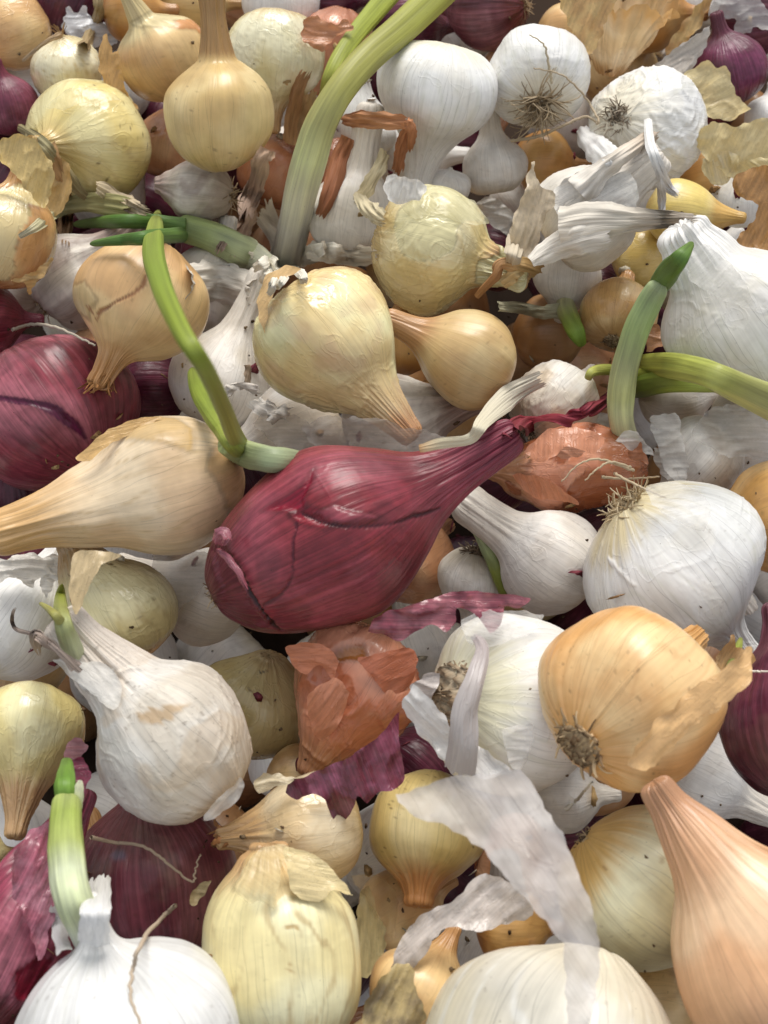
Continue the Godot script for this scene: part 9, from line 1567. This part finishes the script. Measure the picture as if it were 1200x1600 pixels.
	skin("Y5", "", "garlic_skin", "small white chip of skin on the bright garlic under the golden onion", "garlic skin", Vector3(27.01, 28.62, 77.57), Vector3(0.996, 0.085, 0.041), Vector3(0, 0.43, -0.903), [Vector2(-3.4, 3.8), Vector2(2.6, 4.8), Vector2(2, -0.7), Vector2(0.3, -4), Vector2(-1.6, -3.8)], Color(0.8, 0.78, 0.76), {"crush": 0.5, "seed": 305, "rag": 0.3, "mat": "thin_film"})
	skin("Z0", "H1", "peeling_skin", "", "", Vector3(-14.9, 20.98, 53.43), Vector3(0.987, 0.126, 0.102), Vector3(0, 0.631, -0.776), [Vector2(-6.3, 2.6), Vector2(-1.5, 4.1), Vector2(3.4, 2.9), Vector2(5.2, -0.1), Vector2(4, -4), Vector2(1.3, -1), Vector2(-1.8, -2.8), Vector2(-4.3, -1.9)], Color(0.62, 0.23, 0.12), {"crush": 0.3, "lift": 0.7, "seed": 400, "turn": 0.0, "rag": 0.3, "str": 0.2, "mat": "husk", "ky": 0.02, "kx": 0.01})
	skin("Z1", "H1", "peeling_skin", "", "", Vector3(1.56, 20.16, 55.07), Vector3(0.979, -0.154, -0.133), Vector3(0, 0.654, -0.757), [Vector2(-7.1, 2.5), Vector2(-3, 3.4), Vector2(4, 4.5), Vector2(6.1, 1.9), Vector2(4, -4.2), Vector2(-0.2, -6.1), Vector2(-3.7, -2.1)], Color(0.56, 0.19, 0.1), {"crush": 0.3, "lift": 0.7, "seed": 401, "turn": 0.5, "rag": 0.3, "str": 0.2, "mat": "husk", "ky": 0.02, "kx": 0.01})
	skin("Z2", "H1", "peeling_skin", "", "", Vector3(-12.05, 15.01, 62.42), Vector3(0.999, 0.027, 0.037), Vector3(0, 0.801, -0.598), [Vector2(-4.3, 3.2), Vector2(1.2, 7.7), Vector2(4.6, 4.8), Vector2(2.5, -2.7), Vector2(-1, -7.4), Vector2(-3.1, -5.9)], Color(0.66, 0.28, 0.16), {"crush": 0.3, "lift": 0.7, "seed": 402, "turn": 1.0, "rag": 0.3, "str": 0.2, "mat": "husk", "ky": 0.02, "kx": 0.01})
	skin("Z3", "F7", "peeling_skin", "", "", Vector3(39.46, 43.1, 11.96), Vector3(0.993, 0.116, 0.036), Vector3(0, 0.298, -0.955), [Vector2(-8.9, -1.4), Vector2(-3.8, 3.3), Vector2(2.4, 4), Vector2(8.5, 1.5), Vector2(6.3, -2.1), Vector2(0.2, -1.1), Vector2(-4.8, -4.1)], Color(0.64, 0.27, 0.15), {"crush": 0.3, "lift": 0.7, "seed": 403, "turn": 1.5, "rag": 0.3, "str": 0.2, "mat": "husk", "ky": 0.02, "kx": 0.01})
	skin("Z4", "F7", "peeling_skin", "", "", Vector3(39.17, 10.54, 1.08), Vector3(0.994, 0.06, 0.089), Vector3(0, 0.828, -0.561), [Vector2(-8.4, 3.2), Vector2(-2.3, 3.9), Vector2(3.9, 0.4), Vector2(7.9, -3.5), Vector2(2.5, -2.4), Vector2(-3.6, -1.5)], Color(0.6, 0.24, 0.12), {"crush": 0.3, "lift": 0.7, "seed": 404, "turn": 2.0, "rag": 0.3, "str": 0.2, "mat": "husk", "ky": 0.02, "kx": 0.01})
	skin("Z5", "I9", "peeling_skin", "", "", Vector3(-22.34, 32.89, 105.63), Vector3(0.999, 0.054, 0.011), Vector3(0, 0.193, -0.981), [Vector2(-5.3, -1.9), Vector2(-2.5, 3.9), Vector2(1.4, 6.2), Vector2(4.4, 5.7), Vector2(3.1, 0.7), Vector2(2.1, -5.7), Vector2(-0.6, -3.9), Vector2(-2.6, -4.7)], Color(0.82, 0.7, 0.4), {"crush": 0.3, "lift": 0.7, "seed": 405, "turn": 2.5, "rag": 0.3, "str": 0.2, "mat": "thin_film", "ky": 0.02, "kx": 0.01})
	skin("Z6", "I9", "peeling_skin", "", "", Vector3(-12.56, 30.15, 105.25), Vector3(0.972, -0.231, -0.038), Vector3(0, 0.161, -0.987), [Vector2(-6.2, 6.1), Vector2(-0.7, 4.9), Vector2(4.3, 0.7), Vector2(7.1, -2.3), Vector2(3.1, -1.7), Vector2(0.7, -3.7), Vector2(-3, -3.2), Vector2(-5.2, -0.7)], Color(0.8, 0.66, 0.36), {"crush": 0.3, "lift": 0.7, "seed": 406, "turn": 3.0, "rag": 0.3, "str": 0.2, "mat": "husk", "ky": 0.02, "kx": 0.01})
	skin("Z7", "D6", "peeling_skin", "", "", Vector3(-58.69, 39.06, 6.59), Vector3(0.984, -0.168, -0.053), Vector3(0, 0.3, -0.954), [Vector2(-9.2, -5.4), Vector2(-2.4, 1.1), Vector2(4.4, 4.6), Vector2(9.3, 5.3), Vector2(5.2, 2.2), Vector2(-0.9, -1.5), Vector2(-6.2, -6.1)], Color(0.74, 0.48, 0.2), {"crush": 0.3, "lift": 0.7, "seed": 407, "turn": 3.5, "rag": 0.3, "str": 0.2, "mat": "husk", "ky": 0.02, "kx": 0.01})
	skin("Z8", "E1", "peeling_skin", "", "", Vector3(-25.79, 43.71, -33.2), Vector3(0.96, 0.245, 0.133), Vector3(0, 0.477, -0.879), [Vector2(-4.6, -2.3), Vector2(-2.3, 3.8), Vector2(2.5, 6.2), Vector2(6.5, 4.6), Vector2(1.8, 1.9), Vector2(-1.4, -4), Vector2(-2.6, -10.1)], Color(0.74, 0.5, 0.24), {"crush": 0.3, "lift": 0.7, "seed": 408, "turn": 4.0, "rag": 0.3, "str": 0.2, "mat": "husk", "ky": 0.02, "kx": 0.01})
	skin("Z9", "G2", "peeling_skin", "", "", Vector3(-58.57, 48.81, 48.95), Vector3(1, -0.026, -0.01), Vector3(0, 0.348, -0.937), [Vector2(-3.4, 4.3), Vector2(1, 4.8), Vector2(6.2, 3.6), Vector2(2.4, 1.7), Vector2(0.1, -2.6), Vector2(-2.3, -8.4), Vector2(-3.9, -3.3)], Color(0.6, 0.46, 0.26), {"crush": 0.3, "lift": 0.7, "seed": 409, "turn": 4.5, "rag": 0.3, "str": 0.2, "mat": "husk", "ky": 0.02, "kx": 0.01})
	skin("Z10", "A8", "peeling_skin", "", "", Vector3(-87.19, 20, -132.75), Vector3(0.98, -0.191, -0.059), Vector3(0, 0.297, -0.955), [Vector2(-10.6, -3.1), Vector2(-3.8, 2.5), Vector2(5.2, 3.7), Vector2(10.9, 1.9), Vector2(3.7, -0.8), Vector2(-5.2, -4.1)], Color(0.82, 0.76, 0.48), {"crush": 0.3, "lift": 0.7, "seed": 410, "turn": 5.0, "rag": 0.3, "str": 0.2, "mat": "thin_film", "ky": 0.02, "kx": 0.01})
	skin("Z11", "B12", "peeling_skin", "", "", Vector3(15.89, 36.67, -67.79), Vector3(0.999, 0.04, 0.015), Vector3(0, 0.347, -0.938), [Vector2(-11.8, 2.7), Vector2(-2.9, 4.8), Vector2(6.9, 2.8), Vector2(10.8, -3.2), Vector2(6, -4), Vector2(-1.3, -1.1), Vector2(-7.8, -1.9)], Color(0.84, 0.78, 0.5), {"crush": 0.3, "lift": 0.7, "seed": 411, "turn": 5.5, "rag": 0.3, "str": 0.2, "mat": "thin_film", "ky": 0.02, "kx": 0.01})
	skin("Z12", "H5", "peeling_skin", "", "", Vector3(23.74, 36.3, 54.01), Vector3(0.997, 0.072, 0.008), Vector3(0, 0.107, -0.994), [Vector2(-8, 2.3), Vector2(1.2, 3.9), Vector2(9, 2.7), Vector2(6.2, -1.7), Vector2(-1.7, -4.3), Vector2(-6.8, -2.7)], Color(0.84, 0.82, 0.79), {"crush": 0.3, "lift": 0.7, "seed": 412, "turn": 6.0, "rag": 0.3, "str": 0.2, "mat": "thin_film", "ky": 0.02, "kx": 0.01})
	skin("Z13", "F8", "peeling_skin", "", "", Vector3(62.2, 41.69, 27.17), Vector3(0.994, 0.107, 0.029), Vector3(0, 0.257, -0.966), [Vector2(-6.2, 4.3), Vector2(0.6, 5.2), Vector2(6.9, 0.1), Vector2(5.1, -6.3), Vector2(-1.3, -3.1), Vector2(-5.1, -0.1)], Color(0.84, 0.82, 0.78), {"crush": 0.3, "lift": 0.7, "seed": 413, "turn": 6.5, "rag": 0.3, "str": 0.2, "mat": "thin_film", "ky": 0.02, "kx": 0.01})
	skin("Z14", "C16", "peeling_skin", "", "", Vector3(78.84, 42.71, -39.02), Vector3(0.934, 0.295, 0.2), Vector3(0, 0.561, -0.828), [Vector2(-8.5, 6.7), Vector2(-2.5, 7.8), Vector2(5, 1.2), Vector2(9.4, -8.2), Vector2(2, -6.2), Vector2(-5.5, -1.2)], Color(0.82, 0.8, 0.76), {"crush": 0.3, "lift": 0.7, "seed": 414, "turn": 7.0, "rag": 0.3, "str": 0.2, "mat": "thin_film", "ky": 0.02, "kx": 0.01})
	crumbs("skin_crumbs", "small torn crumbs of onion skin lying in the hollows between the bulbs", 2.6, 0.12, [Color(0.62, 0.42, 0.2), Color(0.74, 0.66, 0.5), Color(0.3, 0.08, 0.1), Color(0.5, 0.3, 0.14)], [Vector3(102.8, 3.2, -111), Vector3(95.7, 2.2, -31.2), Vector3(72.9, -57.8, -99.9), Vector3(111.7, -18.1, -171.9), Vector3(86.9, -64.5, -108.5), Vector3(-3.8, -28, 81.2), Vector3(-109.7, -25.9, -142.1), Vector3(-34.8, -4, -50.1), Vector3(-29.1, 13.2, -147), Vector3(-69.5, -58.4, -161.9), Vector3(-21.2, 14.9, 89), Vector3(-86.2, -1.4, -17), Vector3(67.1, 2.1, -80.8), Vector3(-81.2, -27.1, -141.1), Vector3(-91.3, -13.6, 4.5), Vector3(10.6, -65.6, 4.6), Vector3(19.7, -67.3, -9), Vector3(2.3, -21.9, -148.4), Vector3(73.1, -59.5, -204.9), Vector3(-69, -0.6, -30.6), Vector3(-14.6, -2, -145.3), Vector3(-95.2, -13.5, 6.2), Vector3(18.9, -100.6, 65.1), Vector3(-89.3, -30.9, -136.8), Vector3(40.5, -46.1, 69.3), Vector3(11.5, -9.3, -209.7), Vector3(-3.6, 8.7, -145.8), Vector3(-30, -35.1, -136.2), Vector3(-33.5, 2.2, -68.8), Vector3(18.1, -25.4, -12.9), Vector3(98.8, -11.4, -191.3), Vector3(35.6, -45.2, 66.2), Vector3(35.5, 11.9, -8.2), Vector3(99.4, 7.1, -155.4), Vector3(-28.3, 1.3, 51.8), Vector3(69.8, -53.9, -206.1), Vector3(-53.7, -2.1, -49.7), Vector3(34, -19.8, -49.2), Vector3(-74.3, 0.4, -24.2), Vector3(5.2, -30.9, 48.2), Vector3(-6.4, 1, -104.8), Vector3(-61.4, -16.6, -58.4), Vector3(-33.5, -44.2, -125.1), Vector3(-60.8, 13, 22.1), Vector3(-47.9, -58.8, -164.9), Vector3(-32, -6.1, -146.8), Vector3(60.9, 9, -1.7), Vector3(45.9, -4.7, 73.5), Vector3(-19, -14.4, -181.7), Vector3(97.3, 0.3, -115.6), Vector3(-82, -2.1, 37.9), Vector3(70.4, 4.5, -165), Vector3(-32.5, -6.1, -146.7), Vector3(-43.7, -12, -38.9), Vector3(-41.1, -139.9, -44.2), Vector3(22.4, -53.1, 72.2), Vector3(-18.8, -3.2, 66.2), Vector3(-84.3, -4, -17.2), Vector3(-5.8, 5.9, -19.1), Vector3(-62.4, 2.8, 93.8), Vector3(-63.9, 16.4, 114), Vector3(5.3, -17.1, 99.4), Vector3(-95.6, -32.8, -208.7), Vector3(23, -101.8, 66.3), Vector3(25.7, -20.7, -43.4), Vector3(-98.2, 8.6, -118.8), Vector3(59.1, -9.2, -141.4), Vector3(-114.8, -170.2, 3.1), Vector3(-71.2, 11.4, 32.7), Vector3(-46.1, -0.4, 14.9), Vector3(70.8, -60.2, -91.2), Vector3(9.1, 12.8, 124.6), Vector3(-78.5, -8.6, 37.5), Vector3(50.4, 24.6, 39.6), Vector3(76.6, -62.3, -95.5), Vector3(-72.2, -7.4, -151.4), Vector3(-15.4, 1.2, -180.4), Vector3(-39.2, -71.4, 47.9), Vector3(-32.7, 22.2, 116.7), Vector3(42.5, -21.9, -69.2), Vector3(26.7, -126.5, -78), Vector3(44.8, 8, 23.4), Vector3(45.3, 5.5, 2.1), Vector3(-95.1, -13.8, 6.2), Vector3(118, 5.2, -189.2), Vector3(-28.7, -35.6, -140), Vector3(-16.8, -4.8, -28.5), Vector3(-48.6, -11.9, -84.9), Vector3(-4.7, 4, -160.5), Vector3(32.8, -114.5, 31.4)])
	crumbs("soil_crumbs", "dark crumbs of dry soil scattered over the bulbs and roots", 0.7, 0.8, [Color(0.08, 0.05, 0.03), Color(0.16, 0.1, 0.06), Color(0.24, 0.17, 0.1)], [Vector3(-43.8, -138.8, -44.2), Vector3(84.1, -92, -101.6), Vector3(-51.1, -10.6, -40.3), Vector3(38.2, 25.8, 74.6), Vector3(-28.8, -8, 61), Vector3(-16.1, 2.5, 67.7), Vector3(-108.8, -26.9, -142.2), Vector3(-57.1, 20.9, -156.9), Vector3(-93.9, -122.3, -1.7), Vector3(81.3, -33.7, 62.7), Vector3(46.9, 4.5, 2.3), Vector3(-94.5, -13.9, 6.1), Vector3(-79.8, 0.7, 22.7), Vector3(-82.3, -1.5, 37.9), Vector3(-98.2, -9.5, -214.4), Vector3(-10.4, 1.6, -146.9), Vector3(-34.9, -0.6, 89.7), Vector3(78.4, 4.1, -8.8), Vector3(-105.9, -172.6, -8.5), Vector3(77.5, -67.6, -79.5), Vector3(51.2, 19.1, 113.9), Vector3(-53.9, -102.2, -18.3), Vector3(50.9, 8.9, 115.6), Vector3(75.8, -60, -99.7), Vector3(-112.1, -64.1, -120.7), Vector3(19.6, -43, 92.4), Vector3(-82.5, -3, -17.9), Vector3(-12.1, -60, -145.2), Vector3(47.6, 10.5, 15.4), Vector3(35.7, 10.9, -14.4), Vector3(74.3, -32.1, -203.1), Vector3(-105.4, -44, -153.2), Vector3(-102.5, -8, -213.2), Vector3(111.5, -15.6, -151.4), Vector3(-5.9, 4.8, -158.6), Vector3(13.1, 11.7, 116), Vector3(-54, -8.4, -43.1), Vector3(-118, -2.8, -182.9), Vector3(74, -65.3, -81.4), Vector3(-64.1, -3.6, -211.1), Vector3(-66.1, -96.3, -12.7), Vector3(24, -51.2, 75), Vector3(-75.8, -2.2, -21.3), Vector3(41.3, -56.6, 80.9), Vector3(12.5, -64.6, 2.1), Vector3(6.7, -0.4, -52.2), Vector3(48.8, -16.2, -69.6), Vector3(-19.9, -4.6, -27.5), Vector3(-24.6, 0, 51.9), Vector3(30.1, 29, 74.8), Vector3(-68.5, 13.1, 32.4), Vector3(76.5, -31, 61.7), Vector3(50.6, 23, 110.4), Vector3(-56.8, 10.3, 38.9), Vector3(40.4, 25.4, 77.1), Vector3(38.3, -49.9, 79.5), Vector3(-52.7, 1.4, 103.1), Vector3(103, 0.5, -108), Vector3(-13.4, 11.6, 94.9), Vector3(0, 7.2, -16.2), Vector3(-75.8, 11.3, -40.2), Vector3(45.6, -150.1, 12.5), Vector3(-17.2, 2.2, 67.4), Vector3(-134, -55.2, -200.4), Vector3(-21.1, 5.9, -186.4), Vector3(29.4, 33.5, 66.8), Vector3(50.6, 26.8, 102.4), Vector3(-10.4, 1.3, -146.6), Vector3(28.4, -56.2, -122.4), Vector3(83.8, -27.3, -101.5), Vector3(74.4, 20.6, 57.2), Vector3(-41, -9.8, -91.4), Vector3(37.8, 15.9, 77.5), Vector3(75.2, 15.7, -185), Vector3(77.8, -13.8, -43.5), Vector3(38.8, 5.9, -25), Vector3(-107.7, -27, -144.2), Vector3(-107.8, -171.4, -5.5), Vector3(-97, -32.6, -208.8), Vector3(-97.2, 6.4, -119.7), Vector3(-80.2, -2.3, 36.5), Vector3(-63.9, -18.7, -54.1), Vector3(39.1, -55.1, -120), Vector3(1, -14.5, 93), Vector3(-37.8, -0.2, -61.5), Vector3(-70.7, 10.6, 124.5), Vector3(-81.2, -4.2, -17.7), Vector3(51.8, 25.2, 107.8), Vector3(-37.7, 25.1, 20), Vector3(-6.7, -157.6, 0), Vector3(23.4, -101.1, 58.8), Vector3(40.7, -47.3, 74.7), Vector3(-18.1, -14.1, -182.6), Vector3(-110.7, 0.7, -189.2), Vector3(94, -94.2, -98.2), Vector3(-28.8, 10.8, 88.9), Vector3(-24.8, -38.4, -205.2), Vector3(-34.7, 3.4, -69.4), Vector3(-38.6, -2.4, 101.3), Vector3(69.1, -51, -208.4), Vector3(56.6, -1.4, 117.1), Vector3(82.1, 14.9, -90.2), Vector3(95, -7.8, -21.4), Vector3(72.1, -56.7, -204.9), Vector3(22.6, -17.4, -215.3), Vector3(-53.1, -1.6, -49.4), Vector3(25.1, 7.4, 107.4), Vector3(-41.6, -66.7, 51.6), Vector3(18.8, 1.5, -27), Vector3(-92.4, -32.3, -137.4), Vector3(74.8, -2.4, -87.8), Vector3(-104.8, -7.5, -67.5), Vector3(4.1, -14.5, 95.4), Vector3(-37.9, -140, -43.6), Vector3(-37.9, 2.4, 87.6), Vector3(77.8, -8.6, -48.8), Vector3(-79.9, 2.1, 28), Vector3(120.8, 3.4, -187.9), Vector3(-38.5, 20.1, -147.9), Vector3(-53.2, -21.1, -122.5), Vector3(79, -7.6, -50), Vector3(71.3, 3.4, -144.7), Vector3(-37.6, 1.6, 86), Vector3(-47.1, -10.1, -86.7), Vector3(-34.5, -7.6, -43.9), Vector3(40.8, -55.1, -116.5), Vector3(-111.4, -42, -112.3), Vector3(-12.8, 17.9, 43.4), Vector3(97.9, 0.5, -113.8), Vector3(-23.3, -4.1, 57.2), Vector3(-83.2, -0.6, -18), Vector3(90.5, 0.6, -31.3), Vector3(-49, 0, -49), Vector3(76.1, -64.8, -92.9), Vector3(-62.5, -22.1, -52.4), Vector3(-69, 14.8, 26.1), Vector3(-20.6, 15.4, 88.6), Vector3(-42.5, -4.3, 26.7), Vector3(-50, 9.2, -113.3), Vector3(-65.7, 8.4, 58.5), Vector3(-42.7, -106.8, -27.4), Vector3(50.1, 27.2, 99.6), Vector3(49.7, 4.7, -148.7), Vector3(65.1, 12.9, -165.6), Vector3(54.4, -83.8, -19.8), Vector3(88.2, 14.7, 4.8), Vector3(-36.5, -2.3, -53.3), Vector3(-93.1, 1.3, -202), Vector3(-100.1, -28.7, -140.4), Vector3(67.1, 14.7, -183.6), Vector3(40.8, 2.9, -193.9), Vector3(51.2, 25.6, 39.9), Vector3(-63, -17.8, -55.4), Vector3(-3.8, -2.4, 81), Vector3(38.8, 26, 73.2), Vector3(-48, -7.8, -40.2), Vector3(-90.6, -13.8, 4.4), Vector3(95.5, 2.3, -31.4), Vector3(-35.9, 0, -63.6), Vector3(9.3, 17.2, -54.9), Vector3(-47.2, -9.2, -88.1), Vector3(82.4, 3.3, -8.2), Vector3(2.2, -14.6, 89.5), Vector3(67.4, 28.8, 44.4), Vector3(-18.6, 14.7, 91.3), Vector3(-3.4, 2.4, -155.6), Vector3(35.1, -45.5, 75.4), Vector3(-4, -26.1, 77.9), Vector3(-90.2, -16.5, -78.8), Vector3(-106.9, -43.8, -152.7)])
